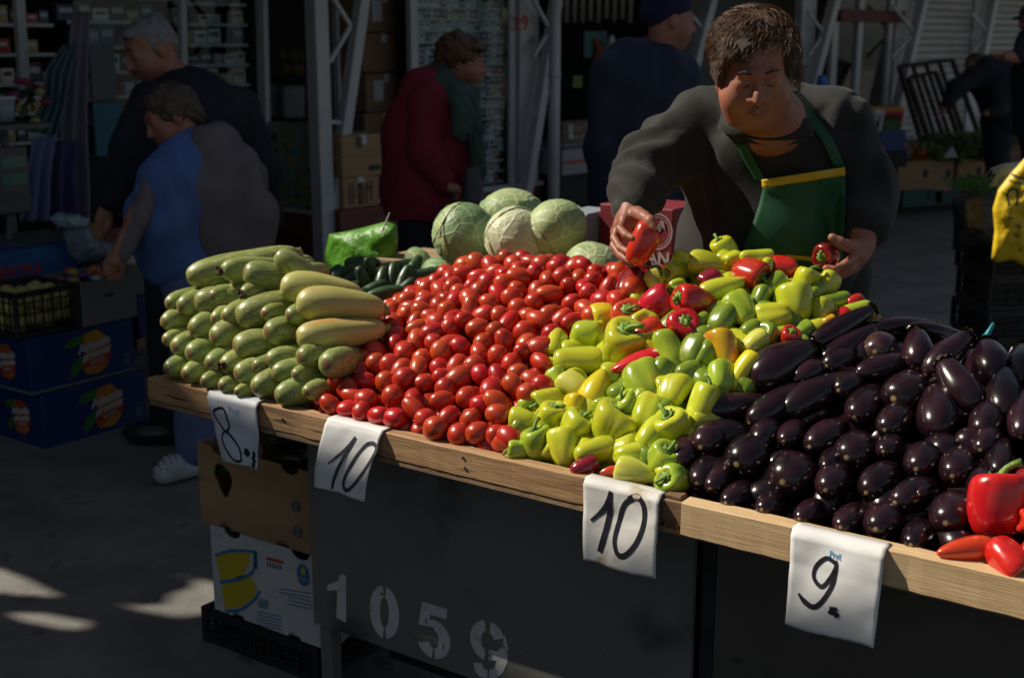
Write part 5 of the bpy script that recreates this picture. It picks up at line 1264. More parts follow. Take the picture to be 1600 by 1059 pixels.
# red carton with white print, between the vendor's hand and sleeve
m_rcard = mat('red_carton', (.16, .008, .018), .6, (.20, .012, .022), scale=5); m_wprint = mat('white_print', (.36, .30, .30), .6)
rA = onp(937, 318, 1.18); rB = onp(1052, 330, 1.18)
rd = (rB-rA); rd.z = 0; W_ = rd.length; rd.normalize(); rn = Vector((rd.y, -rd.x, 0)); zt_ = rA.z; zb_ = .79
rc = empty('red_carton', (rA+rB)/2*1.0); rc.location.z = zb_; tag(rc, 'dark red carton with white oval emblem and lettering behind the vendor\'s hand', 'carton')
Lc = Matrix.Translation(-rc.location); b = MB()
Mr = frameM(Vector(rc.location)+Vector((0, 0, (zt_-zb_)/2))-rn*.1, rd, (0, 0, 1)); b.box((0, 0, 0), (W_, zt_-zb_, .2), Lc @ Mr); b.build('body', m_rcard, rc, bevel=.003)
Pf = lambda px, py: onplane(px, py, rA+rn*.0025, rn)
def rmap(u, v): return Pf(u, v)-Vector(rc.location), rn
cx_, cy_ = 1026, 362
for rx_, w_ in ((24, 2.2), (20, 1.0)):
    pts = [(cx_+rx_*math.cos(t*.5236), cy_+rx_*1.15*math.sin(t*.5236)) for t in range(13)]; stroke(pts, w_, rmap, 0, 'emblem_ring', m_wprint, rc, n=4)
for k in range(6):
    t = .2+k*.36; pts = [(cx_-15+4*k, cy_+15-3*k), (cx_-2+2*k, cy_+4-4*k), (cx_+8+k, cy_-12+2*k)]; stroke(pts, [.8, 4.2, .8], rmap, .0004, 'emblem_leaf', m_wprint, rc, n=5)
for (s_, px, py, sz) in (('BANANA', 1012, 403, .052), ('DE', 1020, 416, .032), ('MER', 1018, 430, .06)):
    text_obj(s_, sz, m_wprint, rc, Lc @ frameM(Pf(px, py), rd, (0, 0, 1)), 'lettering', bold=.0015)
b = MB(); P1 = onp(917, 385, 1.2); b.box((0, 0, 0), (.10, .16, .22)); o = b.build('white_box', mat('blue_white_box', (.25, .28, .34), .6), None, loc=P1, rot=(0, 0, TROT), bevel=.004); tag(o, 'pale bluish white box between the right cabbage and the red carton', 'box')

# ================================================================== boxes under the left end of the stall
def quadbox(name, pL, pR, z0, z1, depth, m, par, taper=0, th=.006, open_top=True, loc=None):
    pass
Lf, Rf = onp(309, 700, .212), onp(478, 715, .212)
zB1t, zB1b, zB2b = onp(307, 690, .212).z, onp(325, 817, .212).z, onp(345, 955, .212).z
Lf.z = Rf.z = 0
du = (Rf-Lf).normalized(); dn = Vector((-du.y, du.x, 0)); Wb = (Rf-Lf).length+.03
def bpos(u, w, z): return Lf+du*u+dn*w+Vector((0, 0, z))
UR = math.atan2(du.y, du.x)
def carton_open(name, u0, u1, w0, w1, z0, z1, m, lab, notches=True, rz=0, hole_m=None):
    r = empty(name, bpos((u0+u1)/2, (w0+w1)/2, z0), UR+rz); tag(r, lab, 'cardboard box'); W, D, H = u1-u0, w1-w0, z1-z0; th = .005
    def wall(nm, cx, cy, w, along, holes):
        # wall outline with notches on top and cut-outs, filled and thickened
        cu = bpy.data.curves.new('w', 'CURVE'); cu.dimensions = '2D'; cu.fill_mode = 'BOTH'; cu.extrude = th/2
        top = [(w/2, H)]
        if holes:
            for c in (w*.30, -w*.30):
                for k in range(7): a = math.pi*k/6; top.append((c+.035*math.cos(a), H-.022*math.sin(a)))
        top.append((-w/2, H)); out = [(-w/2, 0)]
        if holes:
            for c in (-w*.28, w*.22): 
                for k in range(7): a = math.pi-math.pi*k/6; out.append((c+.024*math.cos(a), .016*math.sin(a)))
        out.append((w/2, 0)); polys = [out+top]
        if holes:   # rounded triangular hand hole
            polys.append([(holes[0]+.038*x, holes[1]+.05*y) for x, y in ((-.8, .75), (-.4, 1), (.1, .95), (.75, .6), (1, .2), (.8, -.3), (.35, -.9), (.05, -1), (-.3, -.7), (-.75, -.1), (-1, .3))])
        for pl in polys:
            sp = cu.splines.new('POLY'); sp.points.add(len(pl)-1); sp.use_cyclic_u = True
            for q, pt in zip(pl, sp.points): pt.co = (q[0], q[1], 0, 1)
        t = bpy.data.objects.new('t', cu); COL.objects.link(t); bpy.context.view_layer.update()
        me = bpy.data.meshes.new_from_object(t.evaluated_get(bpy.context.evaluated_depsgraph_get())); bpy.data.objects.remove(t); me.materials.clear()
        M = Matrix.Translation((cx, cy, 0)) @ (Matrix.Identity(4) if along else Matrix.Rotation(math.pi/2, 4, 'Z')) @ Matrix.Rotation(math.pi/2, 4, 'X'); me.transform(M)
        return link(nm, me, m, r)
    fr = wall('front_wall', 0, -D/2, W, True, (-.10*W/.36, H*.60)); wall('back_wall', 0, D/2, W, True, None)
    wall('side_wall', -W/2+.003, 0, D-.01, False, (0, H*.6)); wall('side_wall', W/2-.003, 0, D-.01, False, (0, H*.6))
    b = MB(); b.box((0, 0, .004), (W-.014, D-.014, .004)); b.build('bottom', m, r); return r, W, D, H
zt1 = onplane(307, 690, Lf, dn).z
bx, W1, D1, H1 = carton_open('open_carton', -.0, Wb, 0, .40, zB1b+.003, zB1t, m_card, 'open brown cardboard box with drop-shaped hand hole, full of cucumbers, on top of the stack')
for (x, z) in ((.155, .125), (.158, .055)):
    b = MB(); b.tube([(x, -D1/2-.0032, z), (x, -D1/2-.0042, z)], .018, 16); b.build('printed_dot', mat('grey_print', (.10, .11, .12), .6), bx)
    b = MB(); b.box((x, -D1/2-.0048, z), (.003, .0008, .034)); b.build('printed_dot_gap', m_card, bx)
for k in range(34):
    c_ = bpos(rnd.uniform(.04, Wb-.04), rnd.uniform(.05, .36), rnd.uniform(zB1b+.06, zB1t-.03)+(.02 if k > 20 else 0)); o = bpy.data.objects.new('cucumber', rnd.choice(cuc_me)); COL.objects.link(o)
    orient(o, c_, Vector((rnd.gauss(0, 1), rnd.gauss(0, .5), rnd.gauss(0, .2))).normalized(), rnd.random()*6, (.04, .04, .13)); cucs.append((o, *proj(c_), 'box'))
m_wcard = mat('white_carton', (.46, .46, .46), .7, (.54, .54, .53), stretch=(1, 1, 3), scale=3, bump=.12, bscale=70, spots=[((.34, .27, .18), 5, .64, .8)])
bx2, W2, D2, H2 = carton_open('banana_carton', 0.03, Wb+.02, .005, .40, zB2b, zB1b-.002, m_wcard, 'white banana carton with yellow bananas and blue lines printed, under the brown box')
m_yp = mat('yellow_print', (.52, .40, .02), .6); m_bp = mat('blue_print_d', (.03, .17, .36), .6); m_dr = mat('print_red', (.5, .06, .03), .6)
yo = -D2/2-.0032
b2m = bx2.matrix_basis.copy(); bx2_w = Matrix.Translation(bx2.location) @ Matrix.Rotation(UR, 4, 'Z'); b2i = bx2_w.inverted(); P2o = bx2_w @ Vector((0, yo, 0))
def p2(px, py): return b2i @ onplane(px, py, P2o, dn)
def patch(nm, pts, m, par, off=0.0):
    b = MB(); vs = [p2(*q)+Vector((0, -off, 0)) for q in pts]; tri = mgeo.tessellate_polygon([vs]); b.add(vs, [tuple(t) for t in tri]); return b.build(nm, m, par)
fw2 = bx2
patch('printed_banana', [(336, 868), (360, 862), (392, 864), (388, 872), (394, 876), (386, 881), (391, 886), (380, 890), (384, 896), (366, 902), (345, 906), (342, 890)], m_yp, fw2)
patch('printed_banana', [(345, 911), (370, 908), (392, 900), (402, 920), (396, 934), (380, 946), (352, 952), (348, 930)], m_yp, fw2)
for pts, w in (([(336, 867), (362, 860), (392, 861), (402, 864)], .008), ([(344, 909), (370, 905), (392, 896), (398, 884), (399, 865)], .009), ([(352, 955), (378, 951), (398, 936), (406, 922)], .009), ([(399, 860), (400, 888)], .016)):
    stroke([tuple(p2(*q))[0:3:2] for q in pts], w, lambda u, v: (Vector((u, yo-.0008, v)), Vector((0, -1, 0))), .0004, 'printed_line', m_bp, fw2)
patch('printed_bar', [(416, 869), (443, 876), (443, 881), (416, 874)], m_dr, fw2, .0003)
for k in range(6): patch('barcode_bar', [(417+4.2*k, 877+k*1.1), (418.8+4.2*k, 877.5+k*1.1), (418.8+4.2*k, 885+k*1.1), (417+4.2*k, 884.5+k*1.1)], m_black, fw2, .0003)
P_ = p2(474, 898); b = MB(); b.add([(P_.x+.024*math.cos(t*.3927), yo-.0006, P_.z+.032*math.sin(t*.3927)) for t in range(16)], [tuple(range(16))]); b.build('oval_sticker', m_bp, fw2)
b = MB(); b.add([(P_.x+.009*math.cos(t*.785), yo-.001, P_.z+.012+.012*math.sin(t*.785)) for t in range(8)], [tuple(range(8))]); b.build('sticker_figure', m_yp, fw2)
Mx_ = Matrix(((1, 0, 0, 0), (0, 0, 1, 0), (0, 1, 0, 0), (0, 0, 0, 1)))
def p2text(s_, px, py, sz, m, bold=0): q = p2(px, py); text_obj(s_, sz, m, fw2, frameM(Vector((q.x, yo-.0012, q.z)), (1, 0, 0), (0, 0, 1)), 'lettering', bold=bold)
p2text('Chiquita', 473, 903, .0115, m_wprint, .0004)
for k in range(5):
    x0, x1 = (436, 486) if k < 2 else (450, 486); patch('printed_text_line', [(x0, 918+k*6), (x1, 926+k*6), (x1, 927.6+k*6), (x0, 919.6+k*6)], m_bp, fw2, .0003)
for k in range(5): patch('printed_text_line', [(402, 954+k*5), (440, 962+k*5), (440, 963.5+k*5), (402, 955.5+k*5)], m_bp, fw2, .0003)
for k in range(6): patch('printed_bar', [(405+2.6*k, 934+k*.5), (406.4+2.6*k, 934.3+k*.5), (406.4+2.6*k, 949+k*.5), (405+2.6*k, 948.7+k*.5)], m_bp, fw2, .0003)
for k in range(14):
    c_ = bpos(rnd.uniform(.08, Wb), rnd.uniform(.05, .3), rnd.uniform(zB2b+.03, zB1b-.05)); o = bpy.data.objects.new('cucumber', rnd.choice(cuc_me)); COL.objects.link(o)
    orient(o, c_, Vector((rnd.gauss(0, 1), rnd.gauss(0, .4), rnd.gauss(0, .2))).normalized(), rnd.random()*6, (.04, .04, .13)); cucs.append((o, *proj(c_), 'low'))
m_bplas = mat('black_plastic', (.014, .014, .016), .38, (.022, .022, .024), scale=20, coat=.1)
def lattice_crate(o_, rz, W, D, H, m, lab, cols=9, rows=3, name='plastic_crate', cat='crate', t=.006, fill=False):
    r = empty(name, o_, rz); tag(r, lab, cat)
    for (cx, cy, w, rot) in ((0, -D/2, W, 0), (0, D/2, W, 0), (-W/2, 0, D, 1), (W/2, 0, D, 1)):
        b = MB(); M = Matrix.Translation((cx, cy, 0)) @ Matrix.Rotation(math.pi/2*rot, 4, 'Z')
        b.box((0, 0, H-.012), (w, t*2.2, .024), M); b.box((0, 0, .01), (w, t*1.6, .02), M)
        nc = max(3, int(cols*w/W))
        for k in range(nc+1): b.box((-w/2+w*k/nc, 0, H/2), (.006 if 0 < k < nc else .016, t, H-.03), M)
        for k in range(1, rows+1): b.box((0, 0, H*k/(rows+1)), (w, t*.8, .006), M)
        for k in range(nc):   # lattice between ribs
            x = -w/2+w*(k+.5)/nc
            if k % 2: b.box((x, 0, H*.42), (.003, t*.6, H*.7), M)
        b.build('lattice_side', m, r)
    b = MB(); b.box((0, 0, .006), (W-.02, D-.02, .006)); b.build('base', m, r)
    if fill: b = MB(); b.box((0, 0, H*.45), (W-.05, D-.05, H*.75)); b.build('contents', m_bplas, r)
    for sx in (-1, 1):
        for sy in (-1, 1): b = MB(); b.box((sx*(W/2), sy*D/2, H/2), (.02, .02, H)); b.build('corner_post', m, r, bevel=.003)
    return r
q_ = bpos(.20, .2, 0); lattice_crate(q_, UR, .44, .38, zB2b-.006, m_bplas, 'black lattice crate on the ground at the bottom of the stack under the stall', cols=12, rows=3)
# ================================================================== people
m_skin = mat('skin', (.35, .145, .09), .5, (.29, .105, .066), scale=9, sss=.15, bump=.12, bscale=60, bdist=.003, spots=[((.48, .17, .12), 8, .6, .75)])
m_skin_o = mat('skin_weathered', (.33, .155, .10), .55, (.27, .115, .075), scale=9, sss=.12, bump=.15, bscale=60, bdist=.003)
def sdf_mesh(name, prims, h, origin, disp=None):
    lo = np.array([1e9]*3); hi = -lo
    for q in prims:
        if q[0] == 'c':
            for p, r in zip(q[1], q[2]): p = np.array(p); lo = np.minimum(lo, p-r-.03); hi = np.maximum(hi, p+r+.03)
        elif q[0] == 'e' : c = np.array(q[1]); r = max(q[2]); lo = np.minimum(lo, c-r-.02); hi = np.maximum(hi, c+r+.02)
    S = SDF(lo, hi, h)
    for q in prims:
        if q[0] == 'c': S.chain(q[1], q[2], q[3] if len(q) > 3 else .03)
        elif q[0] == 'e': S.ell(q[1], q[2], q[3] if len(q) > 3 else None, q[4] if len(q) > 4 else .03)
        elif q[0] == 'se': S.ell(q[1], q[2], q[3], q[4], sub=True)
        elif q[0] == 'sc': S.cap(q[1][0], q[1][1], q[2][0], q[2][1], q[3], sub=True)
    if disp: S.disp(disp)
    return S.mesh(name, origin)
def frame3(f, up=(0, 0, 1)):
    f = Vector(f).normalized(); x = f.cross(Vector(up)).normalized(); z = x.cross(f)
    return Matrix((x, f, z)).transposed()
def head_prims(C, Rm, s=1.0, wide=1.0, fat=0.0):
    C = Vector(C)
    def g(x, y, z): return C+Rm @ Vector((x*s*wide, y*s, z*s))
    P = [('e', g(0, -.012, .030), (.078*s*wide, .098*s, .092*s), Rm, .02), ('e', g(0, .025, -.035), (.064*s*wide, .070*s, .086*s), Rm, .02),
         ('e', g(0, .058, -.098), (.034*s*wide, .026*s, .022*s), Rm, .02),
         ('c', [g(-.034, .080, .030), g(0, .088, .027), g(.034, .080, .030)], [.013*s]*3, .015),
         ('c', [g(0, .090, .020), g(0, .108, -.018), g(0, .112, -.030)], [.008*s, .011*s, .014*s], .008),
         ('e', g(-.014, .099, -.033), (.010*s, .011*s, .009*s), Rm, .006), ('e', g(.014, .099, -.033), (.010*s, .011*s, .009*s), Rm, .006)]
    for sg in (-1, 1):
        P += [('se', g(sg*.032, .100, .010), (.019*s, .014*s, .011*s), Rm, .012), ('e', g(sg*.032, .078, .008), (.0165*s, .0140*s, .0125*s), Rm, .004),
              ('e', g(sg*(.040+fat*.15), .052, -.036), (.032*s, .034*s, .036*s), Rm, .035),
              ('e', g(sg*.080, -.008, -.004), (.010*s, .020*s, .032*s), Rm, .006)]
    P += [('c', [g(-.022, .088, -.064), g(0, .0985, -.061), g(.022, .088, -.064)], [.0055*s, .0075*s, .0055*s], .006),
          ('c', [g(-.019, .087, -.075), g(0, .0965, -.076), g(.019, .087, -.075)], [.006*s, .0085*s, .006*s], .006)]
    P += [('sc', (g(-.022, .102, -.0695), g(.022, .102, -.0695)), (.0028*s, .0028*s), .004)]
    if fat: P += [('e', g(0, .012, -.060), (.071*s*wide, .058*s, .050*s), Rm, .04), ('e', g(0, .010, -.112), (.060*s*wide, .052*s, .030*s), Rm, .04)]
    return P, g
def face_parts(root, org, g, s, brow, lipc, lids=True):
    o = Vector(org)
    for sg in (-1, 1):
        b = MB(); b.tube([g(sg*.016, .098, .034)-o, g(sg*.032, .0965, .041)-o, g(sg*.050, .082, .036)-o], [.0028*s, .0036*s, .0015*s], 6); b.build('eyebrow', brow, root, smooth=True)
        b = MB(); b.tube([g(sg*.018, .0905, .002)-o, g(sg*.032, .0935, -.0015)-o, g(sg*.047, .085, .002)-o], [.0010*s, .0016*s, .0010*s], 5); b.build('eyelashes', brow, root, smooth=True)
    b = MB(); b.tube([g(-.023, .0945, -.068)-o, g(-.010, .1040, -.065)-o, g(0, .1045, -.067)-o, g(.010, .1040, -.065)-o, g(.023, .0945, -.068)-o], [.0012*s, .0030*s, .0026*s, .0030*s, .0012*s], 6)
    b.tube([g(-.020, .0945, -.073)-o, g(0, .1035, -.077)-o, g(.020, .0945, -.073)-o], [.0012*s, .0042*s, .0012*s], 6); b.build('lips', lipc, root, smooth=True)
m_lip = mat('lips', (.34, .10, .08), .45)
def hair_strands(root, org, g, n, m, gen, name='hair_strands', r0=.0016, seed=1, nn=4):
    rr = random.Random(seed); b = MB(); o = Vector(org)
    for k in range(n):
        pts = gen(rr, k)
        if pts: b.tube([g(*q)-o for q in pts], [r0*(1-.75*i/(len(pts)-1)) for i in range(len(pts))], nn, cap=False)
    return b.build(name, m, root, smooth=True)
def P(px, py, p): return onp(px, py, p)
# ---------------------------------------------------------------- the vendor
VO = T(1.28, 1.15, 0)
vend = None
hc = P(1178, 116, .68); hf = Vector((-.05, -.92, -.30)); HR = frame3(hf, Vector((-.06, 0, 1)))
hs = .87; hp, hg = head_prims(hc, HR, hs, 1.12, .026)
neck = P(1205, 190, .80)
sh1 = P(1090, 198, .88); el1 = P(1012, 262, .72); wr1 = P(988, 330, .575)
sh2 = P(1302, 196, .98); el2 = P(1350, 292, 1.00); wr2 = P(1350, 366, .84)
chest = P(1195, 240, 1.0); belly = P(1225, 345, 1.02); hip = P(1225, 430, 1.08)
skin = list(hp)
skin += [('c', [hg(0, -.02, -.05), neck, P(1205, 225, .92)], [.058, .072, .085], .04), ('e', chest, (.16, .10, .14), None, .05), ('c', [chest, belly, hip], [.13, .15, .13], .05),
         ('c', [chest, sh1, el1, wr1], [.07, .06, .045, .030], .03), ('c', [chest, sh2, el2, wr2], [.07, .06, .045, .031], .03)]
for sg in (-.09, .09):
    hq = hip+RT*sg; skin.append(('c', [hq, hq+Vector((0, .02, -.45)), Vector((hq.x, hq.y+.03, .06)), Vector((hq.x-.02, hq.y-.10, .05))], [.09, .06, .045, .035], .03))
# right hand (holding the torn red pepper)
def fingers(w, knuck, chains, thumb, kr=.015, fr=(.0104, .0095, .0086, .0076)):
    o = []
    for k in knuck: o.append(('c', [w, w.lerp(k, .5), k], [.026, .020, kr], .012))
    for c in chains: o.append(('c', c, list(fr)[:len(c)], .005))
    o.append(('c', thumb, [.017, .0132, .0115, .0098][:len(thumb)], .008)); return o
ch = [[P(976, 344, .53), P(969, 357, .50), P(978, 367, .480), P(989, 372, .475)], [P(967, 352, .54), P(960, 372, .515), P(969, 387, .490), P(982, 394, .480)],
      [P(963, 362, .56), P(959, 385, .54), P(971, 400, .515), P(985, 408, .50)], [P(965, 372, .585), P(964, 393, .57), P(975, 407, .555), P(988, 414, .545)]]
skin += fingers(wr1, [c[0] for c in ch], ch, [P(996, 333, .545), P(1007, 339, .52), P(1016, 345, .50), P(1021, 354, .495)])
ch2 = [[P(1340, 384, .79), P(1332, 372, .74), P(1312, 364, .70)][:0] or [P(1338, 398, .77), P(1322, 412, .72), P(1304, 420, .70), P(1290, 419, .69)],
       [P(1344, 402, .79), P(1328, 420, .745), P(1309, 428, .72), P(1294, 427, .71)], [P(1348, 402, .81), P(1334, 420, .78), P(1316, 430, .755), P(1300, 430, .745)], [P(1350, 398, .83), P(1340, 415, .81), P(1324, 426, .79), P(1312, 428, .78)]]
skin += fingers(wr2, [c[0] for c in ch2], ch2, [P(1340, 382, .79), P(1326, 384, .75), P(1312, 379, .72), P(1300, 371, .71)])
me = sdf_mesh('person', skin, .0038, VO); vend = link('person', me, m_skin, loc=VO)
tag(vend, 'vendor in dark fleece and green apron leaning over the heap, holding a red pepper', 'person')
m_fleece = mat('dark_fleece', (.013, .013, .0125), .9, (.021, .021, .020), scale=5, sheen=.05, bump=.25, bscale=90, bdist=.002)
def folds(pts, amp, fr):
    """sleeve folds: rings that wander along a limb"""
    A = [np.array(p) for p in pts]
    def f(X, Y, Z):
        out = 0
        for i in range(len(A)-1):
            d = A[i+1]-A[i]; L = np.linalg.norm(d); d = d/L; t = (X-A[i][0])*d[0]+(Y-A[i][1])*d[1]+(Z-A[i][2])*d[2]
            r2 = (X-A[i][0]-t*d[0])**2+(Y-A[i][1]-t*d[1])**2+(Z-A[i][2]-t*d[2])**2
            m_ = np.exp(-r2/.02)*((t > -.05) & (t < L+.05)); out = out+m_*amp*np.sin(t*fr+6*np.sin(X*14+Z*9)+3*np.sin(Y*17))
        return out
    return f
sw = [('e', P(1118, 375, 1.0), (.11, .12, .12), None, .05), ('e', chest, (.235, .155, .175), None, .06), ('c', [chest, belly, hip], [.19, .205, .19], .06), ('e', belly, (.235, .20, .17), None, .05), ('c', [sh1, P(1190, 205, .95), sh2], [.085, .105, .085], .05),
      ('e', P(1165, 262, .90), (.10, .09, .09), None, .06), ('e', P(1262, 258, .92), (.10, .09, .09), None, .06),
      ('c', [sh1, sh1.lerp(el1, .5), el1, el1.lerp(wr1, .5), P(992, 322, .595)], [.090, .082, .076, .066, .054], .03),
      ('c', [sh2, sh2.lerp(el2, .5), el2, P(1354, 352, .87)], [.090, .080, .074, .056], .03),
      ('c', [P(1208, 232, .92), P(1200, 192, .83)], [.112, .094], .03), ('sc', [P(1204, 213, .87), P(1186, 150, .72)], [.076, .082], .008), ('se', hg(0, .0, -.03), (.088, .098, .10), HR, .008), ('se', P(1205, 222, .72), (.032, .06, .055), None, .015)]
f1 = folds([sh1, el1, P(992, 322, .595)], .0075, 62); f2 = folds([sh2, el2, P(1354, 352, .87)], .006, 55); 
sweater = link('fleece', sdf_mesh('fleece', sw, .008, VO, lambda X, Y, Z: f1(X, Y, Z)+f2(X, Y, Z)+.006*np.sin(X*23+Z*31+2*np.sin(Z*17))*np.sin(Y*19+X*7)), m_fleece, vend)
# collar
b = MB(); n_ = 28
for i in range(n_+1):
    a = R(-20+ (360-0)*i/n_*.80+55); 
    cpt = neck+Vector((.0, .03, -.01)); q = cpt+Vector((math.cos(a)*.098, math.sin(a)*.088, -.02+.02*math.sin(a)))-VO
    b.v += [q, q+Vector((math.cos(a)*.012, math.sin(a)*.012, .055)), q+Vector((math.cos(a)*.022, math.sin(a)*.022, .012))]
for i in range(n_):
    for j in range(2): b.f.append([i*3+j, i*3+j+1, i*3+j+4, i*3+j+3]); b.mi.append(0)
co = b.build('collar', m_fleece, vend, smooth=True); sm = co.modifiers.new('s', 'SOLIDIFY'); sm.thickness = .005
tr = [('c', [hip, hip+Vector((0, .0, -.1))], [.20, .19], .05)]
for sg in (-.10, .10):
    hq = hip+RT*sg; tr.append(('c', [hq, hq+Vector((0, .02, -.45)), Vector((hq.x, hq.y+.03, .10))], [.125, .09, .075], .04))
m_trous = mat('dark_trousers', (.018, .018, .022), .9)
link('trousers', sdf_mesh('trousers', tr, .014, VO), m_trous, vend)
for sg in (-.10, .10):
    hq = hip+RT*sg; b = MB(); b.ball(Vector((hq.x-.01, hq.y-.05, .055))-VO, (.055, .13, .055), 12, 8); b.build('shoe', m_bplas, vend, smooth=True)
def bvh_of(objs):
    V = []; F_ = []
    for o in objs:
        me = o.data; M = Matrix.Translation(VOcur); b_ = len(V); V += [M @ v.co for v in me.vertices]; F_ += [[b_+i for i in p.vertices] for p in me.polygons]
    return BVHTree.FromPolygons(V, F_)
VOcur = VO
def drape(name, left, right, bvh, off, m, parent, org, nu=14, nv=20, th=.003, guess=3.0):
    """cloth fitted on a body: a grid between two outlines, laid on the nearest surface"""
    b = MB(); last = guess
    def at(pl, v):
        x = v*(len(pl)-1); i = min(int(x), len(pl)-2); f = x-i; return (pl[i][0]*(1-f)+pl[i+1][0]*f, pl[i][1]*(1-f)+pl[i+1][1]*f)
    for j in range(nv+1):
        a = at(left, j/nv); c = at(right, j/nv)
        for i in range(nu+1):
            px, py = a[0]+(c[0]-a[0])*i/nu, a[1]+(c[1]-a[1])*i/nu; d = ray(px, py).normalized(); h_ = bvh.ray_cast(EYE, d)
            if h_[0] is not None: last = h_[3]
            b.v.append(EYE+d*(last-off)-Vector(org))
    for j in range(nv):
        for i in range(nu): k = j*(nu+1)+i; b.f.append([k, k+1, k+nu+2, k+nu+1]); b.mi.append(0)
    # soften
    for _ in range(2):
        W = list(b.v)
        for j in range(1, nv):
            for i in range(1, nu): k = j*(nu+1)+i; W[k] = b.v[k]*.5+(b.v[k-1]+b.v[k+1]+b.v[k-nu-1]+b.v[k+nu+1])*.125
        b.v = W
    o = b.build(name, m, parent, smooth=True); sm = o.modifiers.new('s', 'SOLIDIFY'); sm.thickness = th; return o
bv = bvh_of([sweater]); m_apron = mat('green_apron', (.005, .072, .026), .6, (.007, .09, .031), scale=3, bump=.3, bscale=9, bdist=.012); m_ytape = mat('yellow_tape', (.60, .40, .015), .6)
drape('apron_bib', [(1193, 290), (1186, 320), (1176, 350), (1160, 390), (1150, 440)], [(1320, 264), (1322, 300), (1320, 345), (1316, 390), (1312, 440)], bv, .014, m_apron, vend, VO, 18, 22, .002)
drape('apron_trim', [(1190, 281), (1191, 294)], [(1320, 261), (1321, 274)], bv, .018, m_ytape, vend, VO, 18, 4, .002)
drape('apron_trim', [(1226, 397), (1226, 403)], [(1275, 402), (1275, 409)], bv, .0175, m_ytape, vend, VO, 8, 2, .002)
drape('apron_strap', [(1137, 187), (1146, 215), (1162, 250), (1182, 285)], [(1152, 184), (1161, 212), (1177, 246), (1197, 283)], bv, .010, m_apron, vend, VO, 3, 20, .002)
drape('apron_strap', [(1229, 146), (1252, 180), (1284, 220), (1304, 264)], [(1246, 142), (1269, 174), (1300, 214), (1320, 261)], bv, .010, m_apron, vend, VO, 3, 20, .002)
b = MB(); z_ = P(1222, 236, .80); b.box(z_-VO, (.006, .004, .022)); b.build('zip_pull', m_red, vend, bevel=.001)
# hair
m_hair = mat('brown_hair', (.055, .026, .012), .6, (.10, .046, .02), scale=30, bump=.8, bscale=60, bstretch=(60, 60, 8), bdist=.006, spec=.6); m_hairs = mat('brown_hair_strands', (.105, .048, .02), .5, spec=.4)
hp2 = [('e', hg(0, -.035, .050), (0.0801, 0.0872, 0.0748), HR, .02), ('e', hg(.01, -.045, .105), (0.0605, 0.0641, 0.0445), HR, .03), ('e', hg(-.074, .0, .035), (0.0231, 0.0445, 0.0445), HR, .02), ('e', hg(.076, .005, .030), (0.0249, 0.0445, 0.0516), HR, .02),
       ('e', hg(.03, .030, .095), (0.0552, 0.0401, 0.0231), HR, .02), ('e', hg(.048, .060, .075), (0.0303, 0.0196, 0.0196), HR, .015)]
link('hair', sdf_mesh('hair', hp2, .0045, VO, lambda X, Y, Z: .0035*np.sin(X*120+4*np.sin(Z*50))*np.sin(Y*90+Z*70)), m_hair, vend)
def curl(rr, k):
    side = rr.choice((-1, 1)); t = rr.random()
    if k % 4 == 0:   # loose curls over the forehead, swept to the side
        x = rr.uniform(-.075, .075); pts = []; a0 = rr.random()*6; R_ = rr.uniform(.004, .010); ln = rr.uniform(.3, .75)+(.35 if x > .02 else 0)
        for i in range(9):
            f = i/8*ln; pts.append((x+(x-.02)*.3*f+R_*math.sin(a0+f*9), .030+.070*math.sin(f*1.6)+R_*.4*math.cos(a0+f*9), .122-.080*f**1.3+R_*.6*math.cos(a0+f*9)))
        return pts
    th = rr.uniform(0, 6.28); ph = rr.uniform(.1, 1.5); a0 = rr.random()*6; R_ = rr.uniform(.004, .010); pts = []
    for i in range(8):
        f = i/7; p_ = ph+f*.7; rad = 1.05+.08*math.sin(f*3)
        pts.append((.095*rad*math.sin(p_)*math.cos(th)+R_*math.sin(a0+f*8), -.03+.105*rad*math.sin(p_)*math.sin(th)+R_*math.cos(a0+f*8), .055+.105*rad*math.cos(p_)))
    if max(q[1] for q in pts) > .05 and min(q[2] for q in pts) < .095: return None
    return pts
hair_strands(vend, VO, hg, 900, m_hairs, curl, seed=4, r0=.0009)
def wisps(rr, k):
    a0 = rr.random()*6; R_ = rr.uniform(.006, .012); x0 = -.085-rr.random()*.01; z0 = rr.uniform(-.02, .07); y0 = rr.uniform(-.05, .03)
    return [(x0-.02*math.sin(i*.6)*rr.random()-R_*math.sin(a0+i)*.8-.004*i*rr.random(), y0+R_*math.cos(a0+i), z0-.012*i) for i in range(7)]
hair_strands(vend, VO, hg, 60, m_hairs, wisps, name='loose_hair', seed=9, r0=.0010)
face_parts(vend, VO, hg, hs, m_hair, m_lip)
# peppers in her hands
def hand_pepper(px, py, p, L, W, th, tw, c, lab, kind='bell', torn=False):
    C = P(px, py, p); s = scale_at(C); o = bpy.data.objects.new('pepper', pmesh(kind, c, 2)); COL.objects.link(o); orient(o, C, axis(th, tw), .5, (W/s, W/s, L/s)); tag(o, lab, 'pepper'); 
    st = bpy.data.objects.new('stem', stems[1]); COL.objects.link(st); st.parent = o; st.scale = (1, 1, W/L); st.location = (0, 0, .5*(1-W/L)); return o
hand_pepper(1002, 382, .50, 66, 42, 62, -5, 'S', 'split red pepper held in the vendor\'s outstretched hand', 'bell')
hand_pepper(1293, 399, .735, 44, 40, 200, -50, 'D', 'dark red pepper held low in the vendor\'s other hand', 'bell')

